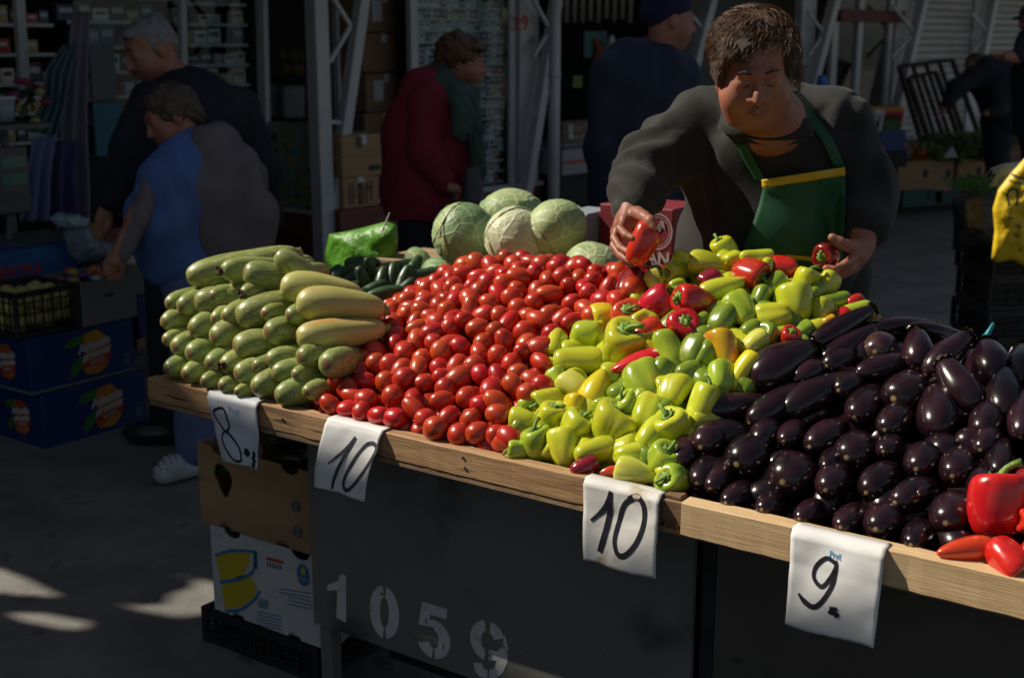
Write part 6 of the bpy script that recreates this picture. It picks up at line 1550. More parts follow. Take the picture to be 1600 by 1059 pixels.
# ---------------------------------------------------------------- shoppers
def Q(px, py, Y): return ony(px, py, Y)
def shopper(lab, org, skin_prims, clothes, h=.009, skinm=None):
    o = link('person', sdf_mesh('person', skin_prims, h, org), skinm or m_skin_o, loc=org); tag(o, lab, 'person')
    for (nm, prims, m, hh, dsp) in clothes: link(nm, sdf_mesh(nm, prims, hh, org, dsp), m, o)
    return o
wr_ = lambda a, f: (lambda X, Y, Z: a*1.3*np.sin(X*f+3*np.sin(Z*f*.4))*np.sin(Z*f*.8+2*np.sin(Y*f*.5))+a*.9*np.sin(X*f*2.3+Y*f*1.7+2.5*np.sin(Z*f*.5)))
def cloth_m(name, c, c2=None, **k): return mat(name, c, .85, c2 or tuple(x*1.25 for x in c), scale=6, bump=.3, bscale=14, bdist=.015, **k)
# -- woman in the blue polo and grey cardigan
Y = 4.9; og = Vector((Q(300, 700, Y).x, Y, 0)); f = Vector((-.80, -.42, -.45)); RM = frame3(f); C = Q(266, 182, Y-.02); hp, g1 = head_prims(C, RM, .90, 1.0)
sk = hp+[('c', [g1(0, -.02, -.06), Q(300, 225, Y+.02), Q(320, 270, Y+.03)], [.055, .06, .08], .03), ('c', [Q(320, 270, Y), Q(310, 420, Y), Q(308, 560, Y), Q(312, 700, Y)], [.12, .12, .06, .045], .04),
         ('c', [Q(245, 275, Y-.10), Q(215, 345, Y-.20), Q(178, 408, Y-.28)], [.05, .04, .027], .03), ('c', [Q(178, 408, Y-.28), Q(172, 420, Y-.28), Q(176, 432, Y-.27), Q(184, 436, Y-.25)], [.027, .02, .013, .01], .01),
         ('c', [Q(182, 408, Y-.27), Q(190, 418, Y-.26), Q(190, 430, Y-.25)], [.02, .012, .01], .01), ('c', [Q(168, 412, Y-.29), Q(166, 425, Y-.3), Q(170, 436, Y-.29)], [.018, .012, .009], .01)]
m_polo = cloth_m('blue_polo', (.06, .125, .32)); m_card_g = cloth_m('grey_cardigan', (.12, .105, .115)); m_jean = cloth_m('lavender_trousers', (.10, .13, .26))
polo = [('e', Q(285, 290, Y-.05), (.17, .15, .16), None, .06), ('e', Q(268, 345, Y-.06), (.18, .16, .15), None, .05), ('e', Q(290, 400, Y-.02), (.19, .17, .14), None, .05), ('c', [Q(300, 235, Y), Q(300, 290, Y)], [.10, .14], .05), ('c', [Q(262, 262, Y-.08), Q(236, 300, Y-.14)], [.075, .06], .03)]
card_ = [('c', [Q(335, 236, Y+.04), Q(352, 285, Y+.05), Q(360, 350, Y+.05), Q(362, 432, Y+.03)], [.11, .145, .15, .15], .07), ('c', [Q(372, 262, Y-.04), Q(396, 330, Y-.04), Q(402, 408, Y-.03)], [.085, .078, .068], .05),
         ('c', [Q(322, 232, Y-.04), Q(328, 300, Y-.09), Q(338, 424, Y-.07)], [.072, .085, .085], .07), ('c', [Q(240, 290, Y-.13), Q(218, 342, Y-.20), Q(184, 400, Y-.27)], [.052, .044, .032], .02)]
trs = [('c', [Q(318, 430, Y), Q(322, 450, Y)], [.17, .16], .04), ('c', [Q(310, 440, Y-.05), Q(305, 560, Y-.06), Q(304, 700, Y-.05)], [.12, .085, .075], .03), ('c', [Q(350, 440, Y+.1), Q(350, 560, Y+.14), Q(345, 680, Y+.2)], [.12, .085, .075], .03)]
hr = [('e', g1(0, -.030, .038), (0.0825, 0.0954, 0.0835), RM, .02), ('e', g1(0, -.08, -.01), (0.0646, 0.0497, 0.0596), RM, .02), ('e', g1(.055, -.01, .03), (0.0298, 0.0497, 0.0497), RM, .02), ('e', g1(-.055, -.01, .03), (0.0298, 0.0497, 0.0497), RM, .02), ('e', g1(0, .040, .080), (0.0546, 0.0348, 0.0258), RM, .02), ('e', g1(0, -.095, -.045), (0.0497, 0.0348, 0.0497), RM, .02)]
w1 = shopper('woman in blue polo shirt and grey cardigan bending toward the left stall', og, sk, [('polo_shirt', polo, m_polo, .010, wr_(.004, 22)), ('cardigan', card_, m_card_g, .010, wr_(.006, 18)), ('trousers', trs, m_jean, .012, wr_(.004, 16)), ('hair', hr, mat('greying_brown_hair', (.045, .032, .022), .6, (.085, .062, .042), scale=30, bump=.8, bscale=70), .007, wr_(.003, 90))], .007)
b = MB(); n_ = 20; nk = (g1(0, -.02, -.06)+Q(300, 225, Y+.02))/2-og
for i in range(n_+1):
    a_ = 2*math.pi*i/n_; b.v += [nk+Vector((math.cos(a_)*.066, math.sin(a_)*.066, .005+.02*math.cos(a_))), nk+Vector((math.cos(a_)*.100, math.sin(a_)*.098, -.050+.02*math.cos(a_)))]
for i in range(n_): b.f.append([2*i, 2*i+1, 2*i+3, 2*i+2]); b.mi.append(0)
cc = b.build('collar', m_polo, w1, smooth=True); cc.modifiers.new('s', 'SOLIDIFY').thickness = .006
face_parts(w1, og, g1, .90, m_hair, m_lip)
m_croc = mat('pale_clog', (.42, .46, .50), .5)
for (px, py, dy, nm) in ((284, 728, -.10, 0), (335, 706, .20, 1)):
    c = Q(px, py, Y+dy); S_ = SDF(np.array(c)-.2, np.array(c)+.2, .005); fz = Vector((-.80, -.6, 0)).normalized(); q = Vector((c.x, c.y, .045)); sx_ = Vector((-fz.y, fz.x, 0))
    S_.cap(q+fz*.075, q-fz*.075, .043, .036, .02); S_.ell(q+fz*.035+Vector((0, 0, .03)), (.050, .050, .042), None, .02)
    o = link('clog', S_.mesh('clog', og), m_croc, w1); bvc = BVHTree.FromPolygons([og+v.co for v in o.data.vertices], [list(p.vertices) for p in o.data.polygons]); b = MB()
    for i in range(5):
        for j in range(-3, 4):
            st_ = q+fz*(.035+.020*i)+sx_*(.013*j)+Vector((0, 0, .3)); h_ = bvc.ray_cast(st_, Vector((0, 0, -1)))
            if h_[0] is not None: b.ball(h_[0]-og, (.0048, .0048, .003), 6, 4)
    b.build('clog_hole', m_black, o, smooth=True)
# -- grey haired man behind her
Y = 5.35; og = Vector((Q(280, 650, Y).x, Y, 0)); f = Vector((-.72, -.55, -.38)); RM = frame3(f); C = Q(236, 78, Y-.02); hp, g2 = head_prims(C, RM, 1.06, 1.0)
sk = hp+[('c', [g2(0, -.02, -.06), Q(275, 125, Y+.03), Q(300, 180, Y+.03)], [.06, .065, .09], .03), ('c', [Q(300, 180, Y), Q(290, 380, Y), Q(290, 520, Y), Q(290, 670, Y)], [.13, .12, .06, .045], .04),
         ('c', [Q(215, 200, Y-.1), Q(185, 280, Y-.12), Q(165, 330, Y-.2)], [.05, .04, .03], .03), ('c', [Q(165, 330, Y-.2), Q(158, 342, Y-.22), Q(156, 355, Y-.24)], [.032, .025, .015], .01), ('c', [Q(168, 335, Y-.2), Q(170, 350, Y-.22), Q(166, 362, Y-.24)], [.025, .018, .012], .01)]
m_jack = cloth_m('navy_jacket', (.010, .012, .020)); jk = [('e', Q(300, 185, Y), (.23, .17, .20), None, .06), ('c', [Q(310, 200, Y), Q(300, 380, Y)], [.20, .20], .06), ('c', [Q(240, 165, Y-.08), Q(205, 235, Y-.14), Q(178, 310, Y-.20)], [.10, .082, .06], .03), ('c', [Q(370, 175, Y+.05), Q(405, 260, Y+.02), Q(418, 340, Y)], [.10, .08, .065], .03), ('c', [Q(285, 135, Y+.04), Q(310, 150, Y+.04)], [.085, .10], .03)]
tr2 = [('c', [Q(300, 370, Y), Q(300, 400, Y)], [.18, .17], .04), ('c', [Q(268, 400, Y), Q(265, 540, Y), Q(262, 660, Y)], [.12, .09, .075], .03), ('c', [Q(330, 400, Y), Q(330, 540, Y), Q(330, 660, Y)], [.12, .09, .075], .03)]
hr2 = [('e', g2(0, -.020, .046), (.085, .097, .086), RM, .02), ('e', g2(0, -.07, .0), (.06, .045, .06), RM, .02), ('e', g2(.062, -.005, .02), (.022, .038, .035), RM, .01), ('e', g2(-.062, -.005, .02), (.022, .038, .035), RM, .01), ('e', g2(0, .052, .088), (.058, .040, .026), RM, .015)]
w2 = shopper('grey-haired man in black jacket with moustache standing behind the woman in blue', og, sk, [('jacket', jk, m_jack, .011, wr_(.005, 16)), ('trousers', tr2, m_jack, .013, None), ('hair', hr2, mat('grey_hair', (.13, .13, .14), .6, (.24, .24, .25), scale=60, bump=.8, bscale=80), .007, wr_(.002, 110))], .007)
face_parts(w2, og, g2, 1.06, mat('dark_brow', (.05, .04, .035), .7), m_lip); b = MB(); b.tube([g2(-.028, .094, -.058)-og, g2(0, .104, -.050)-og, g2(.028, .094, -.058)-og], [.004, .009, .004], 7); b.build('moustache', mat('moustache', (.08, .065, .055), .7), w2, smooth=True)
for px in (262, 330): c = Q(px, 690, Y-.05); b = MB(); b.ball(Vector((c.x-.05, c.y-.03, .05))-og, (.14, .06, .055), 12, 8); b.build('shoe', m_bplas, w2, smooth=True)
# -- woman in the dark red coat
Y = 5.5; og = Vector((Q(670, 500, Y).x, Y, 0)); f = Vector((.97, -.2, -.12)); RM = frame3(f); C = Q(724, 98, Y); hp, g3 = head_prims(C, RM, .84, 1.0)
sk = hp+[('c', [g3(0, -.02, -.06), Q(702, 140, Y), Q(690, 170, Y)], [.052, .058, .08], .03), ('c', [Q(680, 180, Y), Q(675, 300, Y), Q(660, 450, Y), Q(655, 540, Y)], [.12, .12, .06, .045], .04), ('c', [Q(680, 190, Y-.14), Q(672, 250, Y-.18), Q(700, 290, Y-.22)], [.05, .04, .027], .03),
         ('c', [Q(700, 290, Y-.22), Q(708, 297, Y-.23), Q(712, 308, Y-.23), Q(709, 316, Y-.22)], [.027, .02, .014, .01], .01), ('c', [Q(704, 292, Y-.24), Q(714, 294, Y-.24), Q(718, 300, Y-.24)], [.018, .013, .01], .01)]
m_coat = cloth_m('dark_red_coat', (.16, .008, .020), (.21, .012, .028)); ct = [('e', Q(680, 165, Y), (.15, .17, .16), None, .06), ('c', [Q(672, 160, Y), Q(660, 220, Y), Q(668, 300, Y), Q(672, 322, Y)], [.14, .17, .185, .185], .06), ('c', [Q(690, 210, Y-.03), Q(700, 260, Y-.03)], [.125, .125], .05),
         ('c', [Q(672, 160, Y-.13), Q(664, 232, Y-.18), Q(694, 284, Y-.21)], [.085, .075, .052], .02)]
ct.append(('se', Q(672, 372, Y), (.6, .6, .10), None, .01))
tr3 = [('c', [Q(665, 320, Y-.04), Q(655, 420, Y-.04), Q(650, 520, Y-.04)], [.12, .09, .075], .03), ('c', [Q(685, 320, Y+.08), Q(680, 420, Y+.08), Q(678, 520, Y+.08)], [.12, .09, .075], .03)]
hr3 = [('e', g3(0, -.030, .050), (0.0867, 0.0975, 0.0848), RM, .02), ('e', g3(0, -.09, .02), (0.0677, 0.0451, 0.0632), RM, .02), ('e', g3(0, .055, .088), (0.0632, 0.0406, 0.0316), RM, .02), ('e', g3(.062, -.01, .045), (0.0316, 0.0497, 0.0451), RM, .02), ('e', g3(-.062, -.01, .045), (0.0316, 0.0497, 0.0451), RM, .02)]
m_scarf = cloth_m('grey_green_scarf', (.035, .065, .055)); sc3 = [('c', [Q(688, 112, Y+.02), Q(694, 132, Y-.08), Q(712, 146, Y-.12), Q(735, 146, Y-.07)], [.05, .052, .05, .04], .02), ('c', [Q(690, 115, Y), Q(700, 135, Y+.1), Q(730, 143, Y+.04)], [.05, .05, .05], .02), ('c', [Q(716, 150, Y-.15), Q(724, 180, Y-.18), Q(722, 205, Y-.19)], [.042, .045, .042], .02),
         ('c', [Q(735, 150, Y-.08), Q(742, 200, Y-.1), Q(748, 270, Y-.12)], [.035, .036, .034], .02)]
w3 = shopper('woman in dark red coat and grey-green scarf walking right in front of the packet display', og, sk, [('coat', ct, m_coat, .010, wr_(.005, 17)), ('trousers', tr3, m_jack, .014, None), ('hair', hr3, mat('chestnut_hair', (.05, .022, .012), .55, (.12, .055, .03), scale=40, bump=.9, bscale=60), .007, wr_(.005, 75)), ('scarf', sc3, m_scarf, .007, wr_(.003, 60))], .007)
face_parts(w3, og, g3, .84, m_hair, m_lip)
bg_ = bag_px('handbag', [(728, 262), (748, 258), (756, 300), (760, 345), (722, 345), (722, 300)], 0, .05, mat('grey_bag_cloth', (.07, .07, .08), .7), 'grey cloth bag hanging at the side of the woman in red', 'bag', plane=lambda x, y: Q(x, y, Y-.2), amp=.012)
b = MB(); b.tube([Q(732, 180, Y-.2), Q(735, 222, Y-.22), Q(738, 262, Y-.2)], .005, 6); o = b.build('strap', m_black, None, smooth=True); o.parent = bg_; o.matrix_parent_inverse = Matrix.Translation(-bg_.location)
b = MB(); b.tube([Q(709, 300, Y-.24), Q(708, 560, Y-.24)], .010, 8); b.tube([Q(700, 301, Y-.24), Q(716, 300, Y-.24)], .011, 8); o = b.build('walking_stick', m_bplas, None, smooth=True); tag(o, 'black walking stick in the hand of the woman in red', 'walking stick')
# -- man in the blue hat
Y = 5.0; og = Vector((Q(1000, 500, Y).x, Y, 0)); f = Vector((.90, .20, -.10)); RM = frame3(f); C = Q(1046, 32, Y); hp, g4 = head_prims(C, RM, .90, .95)
sk = hp+[('c', [g4(0, -.02, -.06), Q(1030, 90, Y), Q(1015, 130, Y)], [.055, .06, .09], .03), ('c', [Q(1010, 140, Y), Q(1000, 300, Y), Q(1000, 450, Y), Q(1000, 600, Y)], [.13, .12, .06, .045], .04)]
jk4 = [('c', [Q(975, 125, Y), Q(1045, 128, Y)], [.125, .12], .05), ('c', [Q(1005, 140, Y), Q(1003, 220, Y), Q(1000, 330, Y)], [.19, .185, .19], .06), ('c', [Q(960, 130, Y-.06), Q(948, 230, Y-.08), Q(950, 330, Y-.06)], [.10, .082, .07], .03), ('c', [Q(1058, 130, Y+.02), Q(1072, 220, Y-.0), Q(1066, 320, Y-.05)], [.095, .08, .07], .03), ('c', [Q(1022, 92, Y+.01), Q(1018, 108, Y+.01)], [.075, .095], .03)]
hat = [('e', g4(0, -.022, .058), (0.0792, 0.0954, 0.0846), RM, .01), ('e', g4(0, -.075, .015), (0.0648, 0.0495, 0.0495), RM, .02), ('se', g4(0, .07, -.015), (0.1080, 0.0900, 0.0495), RM, .012)]
w4 = shopper('man in navy knitted hat and dark blue jacket, back turned, left of the vendor', og, sk, [('jacket', jk4, cloth_m('dark_blue_jacket', (.013, .020, .042)), .010, wr_(.005, 20)), ('trousers', [('c', [Q(985, 340, Y), Q(985, 480, Y), Q(985, 600, Y)], [.13, .09, .075], .03), ('c', [Q(1025, 340, Y), Q(1025, 480, Y), Q(1025, 600, Y)], [.13, .09, .075], .03)], m_jack, .014, None),
   ('knitted_hat', hat, mat('navy_knit', (.018, .018, .085), .9, bump=.8, bscale=50, bstretch=(90, 90, 5)), .006, None)], .007)
face_parts(w4, og, g4, .90, m_hair, m_lip)
# -- two dim men far right
Y = 12.2; og = Vector((Q(1540, 300, Y).x, Y, 0)); RM = frame3(Vector((-.7, -.5, -.7))); C = Q(1524, 106, Y); hp, g5 = head_prims(C, RM, 1.05)
sk = hp+[('c', [g5(0, -.02, -.06), Q(1545, 112, Y)], [.06, .10], .03), ('c', [Q(1550, 130, Y), Q(1565, 180, Y), Q(1560, 240, Y), Q(1562, 300, Y)], [.14, .14, .08, .05], .04), ('c', [Q(1520, 125, Y-.1), Q(1492, 140, Y-.15), Q(1475, 170, Y-.2), Q(1472, 178, Y-.2)], [.06, .05, .03, .025], .02), ('c', [Q(1555, 140, Y-.15), Q(1558, 175, Y-.2), Q(1540, 178, Y-.28)], [.06, .045, .03], .02)]
jk5 = [('c', [Q(1538, 118, Y), Q(1562, 135, Y), Q(1570, 185, Y)], [.19, .23, .20], .06), ('c', [Q(1522, 122, Y-.1), Q(1494, 138, Y-.15), Q(1480, 164, Y-.19)], [.10, .085, .06], .03), ('c', [Q(1556, 138, Y-.15), Q(1560, 172, Y-.2), Q(1548, 177, Y-.25)], [.1, .08, .06], .03)]
shopper('dim figure in dark jacket bending over the far vegetable boxes', og, sk, [('jacket', jk5, m_jack, .02, None), ('trousers', [('c', [Q(1560, 190, Y), Q(1558, 250, Y), Q(1560, 300, Y)], [.17, .11, .08], .04)], m_jack, .02, None), ('hair', [('e', g5(0, -.02, .04), (.09, .1, .088), RM, .02)], m_hair, .012, None)], .012)
Y = 11.0; og = Vector((Q(1625, 300, Y).x, Y, 0)); RM = frame3(Vector((-.95, -.2, -.3))); C = Q(1612, 30, Y); hp, g6 = head_prims(C, RM, 1.05)
sk = hp+[('c', [g6(0, -.02, -.06), Q(1625, 60, Y)], [.06, .10], .03), ('c', [Q(1628, 80, Y), Q(1630, 170, Y), Q(1628, 300, Y)], [.14, .14, .08], .04), ('c', [Q(1605, 75, Y-.1), Q(1588, 90, Y-.15), Q(1570, 88, Y-.2)], [.06, .05, .035], .02)]
shopper('dim man in cap at the right edge reaching toward the orange pallet', og, sk, [('jacket', [('c', [Q(1622, 72, Y), Q(1625, 120, Y), Q(1625, 190, Y)], [.19, .22, .22], .06), ('c', [Q(1606, 72, Y-.1), Q(1592, 86, Y-.15)], [.09, .07], .03)], m_jack, .02, None), ('trousers', [('c', [Q(1622, 190, Y), Q(1620, 260, Y), Q(1620, 320, Y)], [.18, .11, .08], .04)], m_jack, .02, None),
   ('cap', [('e', g6(0, -.01, .06), (.09, .1, .07), RM, .02), ('e', g6(0, .11, .045), (.06, .06, .012), RM, .01)], m_jack, .01, None)], .012)
# ================================================================== the neighbouring stall at the left
def zat(Pg, py):
    lo, hi = -.2, 3.0
    for _ in range(30):
        m_ = (lo+hi)/2
        if proj((Pg.x, Pg.y, m_))[1] > py: lo = m_
        else: hi = m_
    return lo
A_ = onz(72, 706, 0); B_ = onz(231, 660, 0); uR = (B_-A_); WR = uR.length; uR.normalize(); uL = Vector((-uR.y, uR.x, 0)); AR = math.atan2(uR.y, uR.x); DL = .40
m_blue = mat('blue_carton', (.006, .024, .12), .5, (.007, .030, .14), scale=4, coat=.1, bump=.1, bscale=30)
m_leafp = mat('green_print', (.03, .16, .02), .5); m_mango = mat('mango_print', (.50, .26, .01), .5, (.42, .06, .02), scale=9); m_rib = mat('red_ribbon_print', (.36, .02, .03), .5); m_wp = mat('white_letter_print', (.5, .52, .55), .5); m_edge = mat('carton_edge', (.16, .15, .16), .8)
def fruit_carton(org, z0, z1, lab):
    r = empty('fruit_carton', org+Vector((0, 0, z0)), AR); tag(r, lab, 'cardboard box'); H = z1-z0; L_ = r.matrix_basis
    b = MB(); b.box((WR/2, DL/2, H/2), (WR, DL, H-.004)); b.build('body', m_blue, r, bevel=.003)
    b = MB(); b.box((WR/2, DL/2, .006), (WR+.006, DL+.006, .012)); b.build('rim', m_edge, r, bevel=.001)
    def art(fr, cx, sc, full=True):
        M = fr
        def poly(nm, pts, m, off):
            b = MB(); vs = [M @ Vector((x*sc, y*sc, off)) for x, y in pts]; tri = mgeo.tessellate_polygon([vs]); b.add(vs, [tuple(t) for t in tri]); b.build(nm, m, r)
        poly('printed_leaf', [(-.13, .045), (-.10, .075), (-.04, .085), (.0, .075), (-.03, .05), (-.08, .04)], m_leafp, .001); poly('printed_leaf', [(-.11, -.075), (-.10, -.03), (-.06, -.005), (-.03, -.01), (-.05, -.045), (-.09, -.08)], m_leafp, .001)
        poly('printed_mango', [(-.03, .085), (.03, .095), (.07, .06), (.085, 0), (.07, -.06), (.03, -.085), (-.03, -.08), (-.05, -.05), (-.03, 0), (-.04, .05)], m_mango, .0014)
        poly('printed_ribbon', [(-.05, -.035), (.09, -.01), (.085, -.03), (-.045, -.056)], m_rib, .0018)
        text_obj('Atlantis', .05*sc, m_wp, r, M @ Matrix.Translation((.01*sc, .035*sc, .0022)) @ Matrix.Rotation(.16, 4, 'Z'), 'lettering', bold=.0015, shear=.2)
        text_obj('premier', .042*sc, m_wp, r, M @ Matrix.Translation((.02*sc, .0, .0022)) @ Matrix.Rotation(.16, 4, 'Z'), 'lettering', bold=.0012, shear=.2)
        text_obj('FRESH FRUITS', .012*sc, m_wp, r, M @ Matrix.Translation((.02*sc, -.033*sc, .0026)) @ Matrix.Rotation(.17, 4, 'Z'), 'lettering', bold=.0004)
    art(frameM(Vector((WR*.58, -.0012, H*.5)), (1, 0, 0), (0, 0, 1)), 0, 1.08); art(frameM(Vector((-.0012, DL*.42, H*.5)), (0, -1, 0), (0, 0, 1)), 0, .85)
    b = MB(); 
    for k in range(3): b.box((WR*.92, -.0008, H*(.2+.06*k)), (.03, .0008, .008))
    b.build('small_print', m_edge, r); b = MB(); b.ball((-.001, DL*.72, H*.62), (.0016, .022, .016), 10, 6); b.build('vent_hole', m_black, r); return r
h1 = zat(A_, 617); A2 = A_-uR*.03+uL*.02; h2 = zat(A2, 530)
fruit_carton(A_, 0, h1, 'lower blue fruit carton printed with a mango, standing on the ground at the left')
fruit_carton(A2, h1+.001, h2, 'upper blue fruit carton printed with a mango, under the crate of yellow fruit')
# crate of yellow fruit
cA = onplane(30, 522, A2+uL*.0, uL); cA.z = 0; cW = (onplane(127, 500, A2, uL)-onplane(30, 522, A2, uL)); cW.z = 0; cW = cW.length
cc_ = A2+uR*((cA-A2).dot(uR)+cW/2)+uL*.16+Vector((0, 0, h2+.002)); hC = zat(cA, 460)-h2
lattice_crate(cc_, AR, cW, .30, max(.12, hC), m_bplas, 'black lattice crate of yellow quinces on the blue cartons', cols=7, rows=3)
m_quin = mat('quince_skin', (.50, .46, .12), .5, (.60, .54, .22), scale=4, sss=.05); rq = random.Random(2); quince = []
me_q = lathe('quince', [(.02, .44), (.12, .47), (.3, .46), (.44, .33), (.5, .1), (.49, -.12), (.40, -.34), (.24, -.46), (.1, -.47), (.02, -.44)], 14); me_q.materials.append(m_quin)
for iz in range(2):
    for ix in range(4):
        for iy in range(3):
            c = cc_+uR*((ix-1.5)*cW/4.2+rq.uniform(-.008, .008))+uL*((iy-1)*.088+rq.uniform(-.008, .008))+Vector((0, 0, .055+iz*.072+(.012 if ix % 2 else 0)))
            o = bpy.data.objects.new('quince', me_q); COL.objects.link(o); o.matrix_world = Matrix.Translation(c) @ Euler((rq.random()*3, rq.random()*3, 0)).to_matrix().to_4x4() @ Matrix.Diagonal((.085, .085, .092, 1))
            tag(o, 'pale yellow quince, '+ordn(ix)+' from left, '+ordn(iy)+' row back, '+('lower' if iz == 0 else 'upper')+' layer of the black crate', 'quince', 'quinces in the black crate'); quince.append(o)
# grey box beside with bright packs
gA = onplane(129, 505, A2, uL); gB = onplane(214, 485, A2, uL); gw = (Vector((gB.x, gB.y, 0))-Vector((gA.x, gA.y, 0))).length; gc = (gA+gB)/2+uL*.15; gc.z = h2+.002
r = empty('grey_carton', gc, AR); tag(r, 'open grey cardboard box with oval hand hole and colourful packs, right of the quince crate', 'cardboard box'); gh = zat(gA, 443)-h2
m_gcard = mat('grey_card', (.15, .145, .14), .8, (.18, .175, .17), scale=4); 
for (x, y, w, d) in ((0, -.15, gw, .006), (0, .15, gw, .006), (-gw/2, 0, .006, .29), (gw/2, 0, .006, .29)): b = MB(); b.box((x, y, gh/2), (w, d, gh)); b.build('side_wall', m_gcard, r)
b = MB(); b.box((0, 0, .004), (gw, .29, .006)); b.build('bottom', m_gcard, r)
b = MB(); b.add([(.028*math.cos(t*.3927), -.1545, gh*.62+.009*math.sin(t*.3927)) for t in range(16)], [tuple(range(16))]); b.build('hand_hole', m_black, r)
m_pks = [mat('pack_'+n, c, .3, coat=.4) for n, c in (('orange', (.5, .16, .02)), ('blue', (.04, .08, .4)), ('yellow', (.5, .38, .04)), ('white', (.45, .45, .5)), ('violet', (.12, .05, .25)))]
me_p = []
for m_ in m_pks:
    b = MB(); b.ball((0, 0, 0), (.5, .5, .5), 10, 7); 
    for v in b.v: v.z *= (.9+.5*noise.noise(v*4)); v.x *= 1+.3*noise.noise(v*3)
    me = b.mesh('sweet_pack', True); me.materials.append(m_); me_p.append(me)
for k in range(26):
    o = bpy.data.objects.new('sweet_pack', me_p[k % 5]); COL.objects.link(o); c = gc+uR*rq.uniform(-gw*.42, gw*.42)+uL*rq.uniform(-.12, .12)+Vector((0, 0, gh-.03+rq.uniform(-.01, .03)))
    o.matrix_world = Matrix.Translation(c) @ Euler((rq.random(), rq.random(), rq.random()*6)).to_matrix().to_4x4() @ Matrix.Diagonal((.07, .05, .035, 1)); tag(o, ordn(k//5)+' '+['orange', 'blue', 'yellow', 'white', 'violet'][k % 5]+' crinkled pack in the grey box by the woman\'s hand', 'pack', 'packs in the grey box')
def lbox(px0, px1, y0, y1, back, depth, m, name, lab, cat='box', bevel=.004, rz=0):
    Pn = A2+uL*back; a = onplane(px0, (y0+y1)/2, Pn, uL); c = onplane(px1, (y0+y1)/2, Pn, uL); z1 = onplane((px0+px1)/2, y0, Pn, uL).z; z0 = onplane((px0+px1)/2, y1, Pn, uL).z
    w = (Vector((c.x, c.y, 0))-Vector((a.x, a.y, 0))).length; ctr = (a+c)/2+uL*depth/2; ctr.z = (z0+z1)/2; b = MB(); b.box((0, 0, 0), (w, depth, z1-z0)); o = b.build(name, m, None, loc=ctr, rot=(0, 0, AR+rz), bevel=bevel); tag(o, lab, cat); return o, w, z1-z0
m_table = mat('table_cloth_dark', (.03, .035, .06), .8)
tb, _, _ = lbox(-160, 205, 445, 640, .42, 1.0, m_table, 'stall_table', 'dark covered table of the left stall behind the cartons', 'table')
bx3, w3_, h3_ = lbox(-20, 122, 388, 440, .44, .3, mat('bright_blue_box', (.012, .10, .30), .5), 'blue_box', 'mid blue box with red lettering behind the quince crate')
text_obj('EXTRA', .07, mat('dim_red_letter', (.4, .03, .03), .5), bx3, frameM(Vector((-w3_*.15, -.1515, -.02)), (1, 0, 0), (0, 0, 1)), 'lettering', bold=.002)
text_obj('FRUCTE PROASPETE', .03, mat('dim_blue_letter', (.05, .22, .42), .5), bx3, frameM(Vector((w3_*.22, -.1515, .03)), (1, 0, 0), (0, 0, 1)), 'lettering')
lbox(216, 238, 462, 528, .12, .3, mat('violet_blue_card', (.02, .02, .13), .6), 'violet_carton', 'narrow violet-blue carton between the grey box and the woman\'s legs'); lbox(214, 236, 528, 545, .12, .3, m_card_d, 'brown_carton', 'low brown carton under the violet-blue one')
lbox(203, 232, 418, 461, .16, .25, m_gcard, 'pale_carton', 'dim pale carton above the violet-blue one')
lbox(204, 230, 396, 416, .2, .2, mat('sun_patch_block', (.62, .56, .42), .6), 'sun_patch_block', 'cream pack by the woman\'s wrist', bevel=.02)  # pale block coloured as a spot of sunlight
# scale with pole and display
Pn = A2+uL*.7
def lp(px, py, back=.7): return onplane(px, py, A2+uL*back, uL)
sb = lp(16, 440); r = empty('weighing_scale', sb, AR); tag(r, 'electronic shop scale with green display on a pole at the left edge', 'scale'); m_sc = mat('scale_grey', (.10, .10, .105), .5)
b = MB(); b.tube([Vector((0, 0, 0)), lp(14, 330)-sb+Vector((0, 0, 0))], .014, 10); o = b.build('pole', m_sc, r, smooth=True); o.rotation_euler = (0, 0, -AR)
d0 = lp(17, 282)-sb; dd = Matrix.Rotation(-AR, 4, 'Z') @ d0; hgt = (lp(17, 228)-lp(17, 332)).length; b = MB(); b.box(dd, (.16, .06, hgt)); b.build('display_housing', m_sc, r, bevel=.012, seg=3)
for k in range(3): b = MB(); b.box(dd+Vector((.0, -.0315, hgt*(.28-.26*k))), (.13, .003, hgt*.17)); b.build('display_window', mat('lcd_green', (.02, .16, .14), .25, coat=.5) if k < 2 else mat('lcd_grey', (.07, .08, .08), .3), r)
b = MB(); t0 = Matrix.Rotation(-AR, 4, 'Z') @ (lp(50, 372)-sb); b.box(t0, (.36, .3, .02)); b.box(t0-Vector((0, 0, .05)), (.30, .26, .08)); b.build('weighing_tray', m_sc, r, bevel=.005)
m_film = mat('clear_film', (.30, .40, .46), .12, (.18, .26, .32), scale=14, coat=.8, bump=1.0, bscale=18, bdist=.03)
bag_px('plastic_bag', [(76, 340), (90, 332), (120, 334), (140, 342), (138, 356), (110, 360), (88, 354)], 0, .06, m_film, 'shiny clear plastic bag on the left stall glinting blue', 'bag', plane=lambda x, y: lp(x, y, .45), amp=.03)
bag_px('plastic_sheet', [(98, 362), (140, 352), (150, 372), (182, 380), (176, 408), (120, 412), (106, 396)], 0, .06, mat('milky_film', (.16, .20, .27), .35, (.12, .15, .2), scale=8, bump=.8, bscale=14, bdist=.03), 'crumpled milky plastic sheet below the clear bag', 'plastic sheet', plane=lambda x, y: lp(x, y, .42), amp=.03)
lbox(142, 160, 350, 375, .5, .08, mat('ochre_pack', (.30, .19, .04), .6), 'ochre_pack', 'ochre pack between the plastic and the man\'s hand', 'pack')
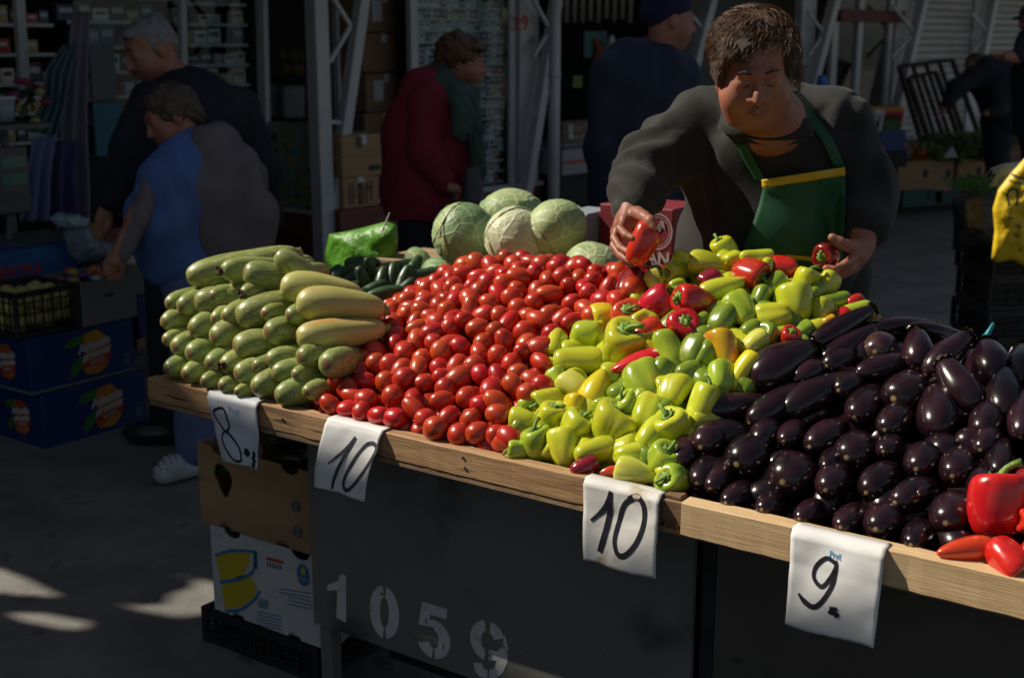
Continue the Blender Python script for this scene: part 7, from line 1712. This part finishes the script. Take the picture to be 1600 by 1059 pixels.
bk_ = MB(); bk_.tube([(0, 0, 0), (0, 0, .10)], [.05, .06], 16); o = bk_.build('white_tub', mat('tub_white', (.26, .32, .34), .5), None, loc=lp(5, 190, .9), smooth=True); tag(o, 'pale tub with lid at the left edge under the flowers', 'tub'); b = MB(); b.tube([(0, 0, .10), (0, 0, .115)], [.066, .066], 16); b.build('lid', m_label, o, smooth=True)
b = MB(); b.box((0, 0, -.02), (.3, .3, .02)); o = b.build('stand', m_sc, None, loc=lp(5, 190, .9)-Vector((0, 0, .0)), rot=(0, 0, AR)); b = MB(); b.tube([(0, 0, -.03), (0, 0, -lp(5, 190, .9).z+.0)], .02, 8); b.build('leg', m_sc, o); tag(o, 'small dim stand carrying the pale tub', 'stand')

# ================================================================== right: crates, bag, greens
Yc = 5.9; cpos = ony(1507, 440, Yc); cl = Vector((cpos.x+.10, Yc, 0)); cwid = .50; RC = R(6)
chh = [0, .152, .304, .456, .608]
for k in range(5):
    lattice_crate(Vector((cl.x+cwid/2+.01*(k % 2), Yc+.19, chh[k])), RC*(.5 if k % 2 else 1), cwid, .38, .150, m_bplas, ['lowest', 'second', 'third', 'fourth', 'topmost'][k]+' black lattice crate of the stack at the right edge', cols=16, rows=3, fill=True)
lattice_crate(Vector((cl.x+cwid*1.55, Yc+.25, 0)), 0, cwid, .38, .15, m_bplas, 'black lattice crate right of the stack, on the ground', cols=10); 
m_bbag = mat('black_plastic_bag', (.010, .011, .014), .42, (.016, .018, .022), scale=9, coat=0, bump=.6, bscale=16, bdist=.03)
bag_px('plastic_bag', [(1487, 312), (1500, 296), (1530, 290), (1556, 300), (1560, 345), (1554, 392), (1520, 396), (1488, 390), (1490, 350)], 0, .12, m_bbag, 'crumpled black plastic bag of dill on top of the black crates', 'bag', plane=lambda x, y: ony(x, y, Yc+.1), amp=.022)
m_dill = mat('dill_green', (.03, .10, .015), .7, (.05, .16, .03), scale=20); m_dill2 = mat('herb_green', (.09, .14, .03), .7, (.16, .2, .06), scale=20)
def tuft(c, rad, n, L, m, name, lab, seed, w=.004, up=.8, cat='herbs', kind='stuff'):
    rr = random.Random(seed); b = MB()
    for k in range(n):
        q = Vector((rr.gauss(0, rad[0]), rr.gauss(0, rad[1]), rr.uniform(0, rad[2]))); d = Vector((rr.gauss(0, .6), rr.gauss(0, .6), up*rr.uniform(.3, 1))).normalized(); l = L*rr.uniform(.5, 1); s = d.orthogonal().normalized()*w*rr.uniform(.5, 1.3)
        e = q+d*l+Vector((0, 0, -l*.25)); m2 = q+d*l*.55; b.add([q-s, q+s, m2+s, e, m2-s], [(0, 1, 2, 3, 4)])
    o = b.build(name, m, None, loc=c); tag(o, lab, cat, kind=kind); return o
tuft(ony(1524, 300, Yc+.1), (.055, .05, .05), 700, .09, m_dill, 'dill', 'feathery dark green dill spilling from the black bag', 3, w=.0018)
tuft(ony(1570, 330, Yc+.15), (.05, .05, .05), 500, .10, m_dill, 'parsley', 'dark green leaves beside the yellow bag', 4, w=.004)
so = empty('spring_onions', ony(1580, 270, Yc+.05)); tag(so, 'bundle of spring onions with white roots at the right edge above the yellow bag', 'spring onions'); m_on = mat('onion_white', (.50, .54, .46), .5); m_og = mat('onion_green', (.06, .16, .04), .5); rr = random.Random(6)
for k in range(16):
    y_ = rr.uniform(-.05, .05); z_ = rr.uniform(-.045, .035); b = MB(); b.tube([(-.075+rr.uniform(-.01, .01), y_, z_-.02), (-.02, y_, z_), (.06, y_, z_+.01)], [.0045, .0065, .005], 6); b.build('white_stalk', m_on, so, smooth=True); b = MB(); b.tube([(.06, y_, z_+.01), (.14, y_*1.2, z_+.03), (.26, y_*1.6, z_+.05)], [.005, .006, .003], 6); b.build('green_leaf', m_og, so, smooth=True)
for k in range(20):
    b = MB(); a = (-.075, rr.uniform(-.05, .05), rr.uniform(-.06, .02)); b.tube([a, (a[0]-.015-rr.random()*.02, a[1], a[2]-.03)], [.002, .0006], 4); b.build('root', m_on, so)
b = MB(); b.tube([(0, 0, 0), (0, 0, -.28)], [.05, .06], 12); o = b.build('bucket', m_bplas, None, loc=ony(1590, 278, Yc+.1)+Vector((.03, .03, -.02)), smooth=True); tag(o, 'dark bucket hidden behind the yellow bag under the spring onions', 'bucket')
m_yel = mat('yellow_plastic', (.78, .52, .012), .5, (.84, .60, .02), scale=3, coat=0, sss=.1, bump=.7, bscale=7, bdist=.03)
Yb = 5.62
yb = bag_px('yellow_bag', [(1602, 246), (1622, 236), (1660, 240), (1690, 300), (1700, 430), (1640, 432), (1604, 418), (1582, 406), (1556, 410), (1549, 404), (1554, 360), (1551, 326), (1560, 296), (1580, 270)], 0, .06, m_yel, 'bright yellow printed plastic bag hanging at the right edge in the sun', 'bag', plane=lambda x, y: ony(x, y, Yb), amp=.03)
def ymark(pts, w):
    def f(u, v): P_ = ony(u, v, Yb); return P_-yb.location, Vector((0, -1, 0))
    V = [yb.matrix_basis.translation+v.co for v in yb.data.vertices]; bvy = BVHTree.FromPolygons(V, [list(p.vertices) for p in yb.data.polygons])
    def g(u, v):
        d = ray(u, v).normalized(); h_ = bvy.ray_cast(EYE, d); q = h_[0] if h_[0] is not None else ony(u, v, Yb); return q-yb.location, -d
    stroke(pts, w*1.4, g, .003, 'printed_mark', m_black, yb)
for pts, w in (([(1580, 272), (1592, 277), (1606, 279)], 2.2), ([(1576, 281), (1590, 286), (1606, 288)], 1.5), ([(1577, 322), (1574, 304), (1580, 296), (1590, 299), (1588, 322)], 2.4), ([(1566, 300), (1574, 308), (1576, 318)], 1.2), ([(1575, 340), (1583, 342)], 1.6), ([(1588, 352), (1596, 356)], 1.8), ([(1584, 366), (1594, 370)], 1.8), ([(1594, 386), (1594, 394)], 1.2)): ymark(pts, w)
b = MB(); b.tube([ony(1640, 236, Yb)-ony(1640, 236, Yb), Vector((0, 0, 1.4))], .006, 8); o = b.build('hook_rod', m_steel, None, loc=ony(1640, 242, Yb)); tag(o, 'thin steel rod from which the yellow bag hangs, right of the picture', 'rod')
P_ = onp(1528, 536, .72); b = MB(); b.tube([P_-P_, Vector((.02, 0, .02)), Vector((.03, .0, .045))], [.004, .007, .003], 6); o = b.build('teal_tie', mat('teal_plastic', (.01, .22, .25), .4), None, loc=P_, smooth=True); tag(o, 'scrap of teal plastic tie sticking up behind the aubergines', 'tie')
bag_px('purple_net', [(1574, 556), (1580, 542), (1610, 540), (1640, 552), (1630, 575), (1585, 572)], 0, .03, mat('purple_net', (.30, .24, .42), .5, (.42, .38, .5), scale=60, bump=.6, bscale=60), 'lilac net bag behind the aubergines at the right edge', 'net bag', plane=lambda x, y: onp(x, y, .70))
# ================================================================== far right: vegetable boxes, gates, pallet
Yf = 12.6
def fbox(px0, px1, y0, y1, Y0, depth, m, name, lab, cat='cardboard box', rz=.35, bevel=.006, opentop=False, group=None):
    a = ony(px0, y1, Y0); c = ony(px1, y1, Y0); z1 = ony(px0, y0, Y0).z; z0 = a.z; w = c.x-a.x; ctr = Vector(((a.x+c.x)/2, Y0+depth/2, z0)); r = empty(name, ctr, rz); tag(r, lab, cat, group); H = z1-z0
    for (x, y, ww, dd_) in ((0, -depth/2, w, .01), (0, depth/2, w, .01), (-w/2, 0, .01, depth-.02), (w/2, 0, .01, depth-.02)): b = MB(); b.box((x, y, H/2), (ww, dd_, H)); b.build('side_wall', m, r)
    b = MB(); b.box((0, 0, .01), (w-.02, depth-.02, .01)); b.build('bottom', m, r)
    b = MB(); b.add([(.03*math.cos(t*.785)+w*.28, -depth/2-.007, H*.55+.05*math.sin(t*.785)) for t in range(8)], [tuple(range(8))]); b.build('hand_hole', m_black, r); return r, ctr, w, H
m_teal = mat('teal_crate', (.010, .07, .065), .5)
for i, (x0, x1) in enumerate(((1392, 1452), (1454, 1512), (1514, 1566))):
    fbox(x0, x1, 296-i*4, 322-i*6, Yf+.3*i, .5, m_teal, 'teal_crate', ['left', 'middle', 'right'][i]+' teal plastic crate under the far vegetable boxes', 'crate')
fb = []
for i, (x0, x1, y0, y1) in enumerate(((1388, 1450, 252, 297), (1440, 1480, 250, 298), (1482, 1530, 248, 291), (1532, 1566, 240, 284))):
    fb.append(fbox(x0, x1, y0, y1, Yf+.12*i, .42, m_card, 'produce_box', ['leftmost', 'second', 'third', 'rightmost'][i]+' brown box of vegetables at the far stall', rz=.30))
m_cucf = mat('far_green', (.06, .14, .03), .6, (.20, .26, .08), scale=6, rv=.3)
rr = random.Random(12)
fm = MB(); fm.ball((0, 0, 0), (.5, .5, .5), 8, 6); fme = fm.mesh('far_vegetable', True); fme.materials.append(m_cucf); fmr = fme.copy(); fmr.materials.clear(); fmr.materials.append(m_tom[0]); fmo = fme.copy(); fmo.materials.clear(); fmo.materials.append(mat('far_orange', (.5, .16, .02), .6))
for k in range(130):
    px = rr.uniform(1425, 1560); Y_ = Yf+rr.uniform(-.05, .45); top = 228 if px < 1490 else 222; py = rr.uniform(top, 250); c = ony(px, py, Y_+.1)
    mm = fmr if rr.random() < .08 else (fmo if px < 1440 and rr.random() < .5 else fme); o = bpy.data.objects.new('far_vegetable', mm); COL.objects.link(o); o.matrix_world = Matrix.Translation(c) @ Euler((rr.random()*3, rr.random()*3, rr.random()*3)).to_matrix().to_4x4() @ Matrix.Diagonal((.05, .05, .13, 1))
    tag(o, ('small red vegetable in the far boxes' if mm is fmr else 'orange vegetable in the leftmost far box' if mm is fmo else 'small green vegetable heaped in the far boxes'), 'vegetable', 'vegetables in the far boxes')
tuft(ony(1520, 232, Yf+.3), (.24, .12, .10), 1500, .18, m_dill2, 'beans', 'heap of pale green beans and herbs in the far boxes', 8, w=.008)
b = MB(); c = ony(1485, 240, Yf-.05); b.add([(-.06, 0, -.04), (.08, 0, -.04), (.02, .02, .07)], [(0, 1, 2)]); b.add([(-.06, .012, -.04), (.08, .012, -.04), (.02, .03, .07)], [(0, 2, 1)]); o = b.build('price_card', m_label, None, loc=c); tag(o, 'white folded price card in front of the far vegetables', 'card')
bag_px('plastic_bag', [(1535, 236), (1550, 226), (1566, 232), (1568, 244), (1545, 248)], 0, .08, mat('dim_white_film', (.20, .20, .2), .4, bump=.6), 'dim white plastic bag at the right end of the far vegetables', 'bag', plane=lambda x, y: ony(x, y, Yf+.1), amp=.04)
def fplain(px0, px1, y0, y1, Y0, depth, m, name, lab, cat, rz=.3):
    a = ony(px0, y1, Y0); c = ony(px1, y1, Y0); z1 = ony(px0, y0, Y0).z; z0 = a.z; b = MB(); b.box((0, 0, (z1-z0)/2), (c.x-a.x, depth, z1-z0)); o = b.build(name, m, None, loc=((a.x+c.x)/2, Y0+depth/2, z0), rot=(0, 0, rz), bevel=.006); tag(o, lab, cat); return o, c.x-a.x, z1-z0, depth
m_ybox = mat('yellow_box', (.38, .20, .015), .6, (.42, .25, .02), scale=4)
Yy = 11.6; yo_, yw, yh, yd = fplain(1328, 1410, 168, 200, Yy, .3, m_ybox, 'fruit_box', 'yellow printed fruit box under the sliding windows', 'box', .12)
for (x, z, w, h, m_) in ((-.25, .62, .06, .1, m_black), (-.02, .62, .06, .1, m_label), (.28, .6, .2, .09, m_red), (.0, .12, .9, .2, mat('dark_green_print', (.02, .07, .02), .6))): b = MB(); b.box((x*yw, -yd/2-.003, z*yh), (w*yw if w > .5 else w, .003, h)); b.build('printed_patch', m_, yo_)
y2, yw, yh, yd = fplain(1330, 1368, 204, 236, Yy, .3, m_ybox, 'fruit_box', 'lower yellow box left of the blue one', 'box', .12); fplain(1369, 1412, 204, 236, Yy, .3, mat('far_blue_box', (.02, .05, .16), .6), 'fruit_box', 'lower blue box under the yellow printed box', 'box', .12)
fplain(1320, 1415, 236, 262, Yy, .35, m_darkin, 'dark_stand', 'dark stand under the yellow and blue boxes', 'stand', .12)
b = MB(); b.bar(ony(1381, 171, Yy-.1), ony(1374, 206, Yy-.1), .02, .02); o = b.build('white_stick', m_white_d); tag(o, 'white stick leaning against the yellow fruit box', 'stick')
bag_px('dark_bag', [(1370, 245), (1375, 232), (1400, 226), (1420, 232), (1424, 250), (1390, 254)], 0, .08, m_bbag, 'dark bag in front of the blue box at the far stall', 'bag', plane=lambda x, y: ony(x, y, 11.9), amp=.03)
# leaning metal gates
m_rust = mat('rusty_steel', (.035, .020, .016), .7, (.06, .03, .02), scale=12)
def gate(corners, bars, Y0, lab, tilt=.25):
    """a leaning welded gate: corners TL, TR, BR, BL in photo pixels"""
    pt = lambda px, py, top: ony(px, py, Y0+(tilt if top else 0)); TLp, TRp, BRp, BLp = pt(*corners[0], 1), pt(*corners[1], 1), pt(*corners[2], 0), pt(*corners[3], 0)
    r = empty('steel_gate', (BLp+BRp)/2); tag(r, lab, 'gate'); o = Vector(r.location)
    for a, c in ((TLp, TRp), (TRp, BRp), (BRp, BLp), (BLp, TLp)): b = MB(); b.bar(a-o, c-o, .05, .04); b.build('frame_bar', m_rust, r)
    for k in range(1, bars): f_ = k/bars; b = MB(); b.bar(TLp.lerp(TRp, f_)-o, BLp.lerp(BRp, f_)-o, .04, .03); b.build('bar', m_rust, r)
gate([(1405, 104), (1488, 94), (1532, 218), (1440, 222)], 4, 13.3, 'large rusty barred gate leaning against the roller shutter'); gate([(1420, 122), (1462, 113), (1500, 218), (1452, 222)], 2, 12.9, 'narrow rusty barred gate leaning in front of the large one')
pr = empty('pallet', ony(1562, 150, 13.2)); tag(pr, 'orange-brown wooden pallet leaning at the right of the shutters', 'pallet'); o_ = Vector(pr.location); m_pal = mat('orange_wood', (.26, .12, .04), .8, (.34, .17, .06), stretch=(10, 10, 1), scale=3)
for k in range(5): b = MB(); x = 1548+k*9; b.bar(ony(x, 84, 13.4)-o_, ony(x+5, 150, 13.1)-o_, .045, .015); b.build('slat', m_pal, pr)
for y in (92, 140): b = MB(); b.bar(ony(1545, y, 13.42-(y-84)*.0045)-o_, ony(1592, y-3, 13.42-(y-84)*.0045)-o_, .02, .07); b.build('cross_board', m_pal, pr)
b = MB(); b.tube([ony(1283, 118, 10.2), ony(1285, 135, 10.2)], [.03, .05], 8); o = b.build('blue_bag', mat('small_blue_bag', (.02, .13, .42), .5), None, smooth=True); tag(o, 'small bright blue bag hanging by the pole behind the vendor', 'bag')
# ================================================================== names of each piece of produce, by its place in the heap
def rows(items, key, n):
    it = sorted(items, key=key); k = len(it); out = []
    for r_ in range(n): out.append(sorted(it[r_*k//n:(r_+1)*k//n], key=lambda q: q[1]))
    return out
RW = ['front', 'second', 'third', 'fourth', 'fifth', 'sixth', 'seventh', 'eighth', 'ninth', 'tenth', '11th', '12th']
# peppers
hand_l = {}
for ri, row in enumerate(rows(peppers, lambda q: TI(q[0].matrix_world.translation)[1], 9)):
    for i, q in enumerate(row):
        d = COLW[q[4-1]] if False else COLW[q[3]]; sh = {'bell': 'blocky', 'cone': 'tapering', 'long': 'long'}[q[4]]
        tag(q[0], '%s %s pepper%s, %s from left in the %s row from the board' % (sh, d, ' with stem' if q[5] else '', ordn(i), RW[ri]), 'pepper', 'peppers heaped on the stall')
        for kk in ('col', 'k'):
            if kk in q[0]: del q[0][kk]
for ri, row in enumerate(rows(aubs, lambda q: TI(q[0].matrix_world.translation)[1], 8)):
    for i, q in enumerate(row): tag(q[0], '%s aubergine, %s from the left in the %s row from the board' % ('brownish pale' if q[3] else ('thick dark' if q[4] > .1 else 'dark purple'), ordn(i), RW[ri]), 'aubergine', 'aubergines heaped on the stall')
for ri, row in enumerate(rows(zucs, lambda q: q[0].matrix_world.translation.z, 7)):
    for i, q in enumerate(row): tag(q[0], '%s zucchini%s, %s from left in the %s layer from the bottom' % ('yellowish' if q[3] else 'pale green', ' with dried flower' if q[4] else '', ordn(i), 'lowest' if ri == 0 else RW[ri]), 'zucchini', 'zucchinis stacked on the stall')
for ri, row in enumerate(rows([(o, *proj(o.matrix_world.translation)) for o in tomatoes], lambda q: TI(q[0].matrix_world.translation)[1], 12)):
    for i, q in enumerate(row): tag(q[0], 'red plum tomato, %s from the left in the %s row from the board' % (ordn(i), RW[ri]), 'tomato', 'plum tomatoes heaped on the stall')
cA_ = [q for q in cucs if len(q) == 3]
for ri, row in enumerate(rows(cA_, lambda q: TI(q[0].matrix_world.translation)[1], 4)):
    for i, q in enumerate(row): tag(q[0], 'dark green knobbly cucumber, %s from the left in the %s row behind the zucchinis' % (ordn(i), RW[ri]), 'cucumber', 'cucumbers behind the zucchinis')
for q in cucs:
    if len(q) == 4: tag(q[0], 'dark cucumber inside the open brown cardboard box under the stall' if q[3] == 'box' else 'dark cucumber inside the white banana carton', 'cucumber', 'cucumbers in the boxes under the stall')
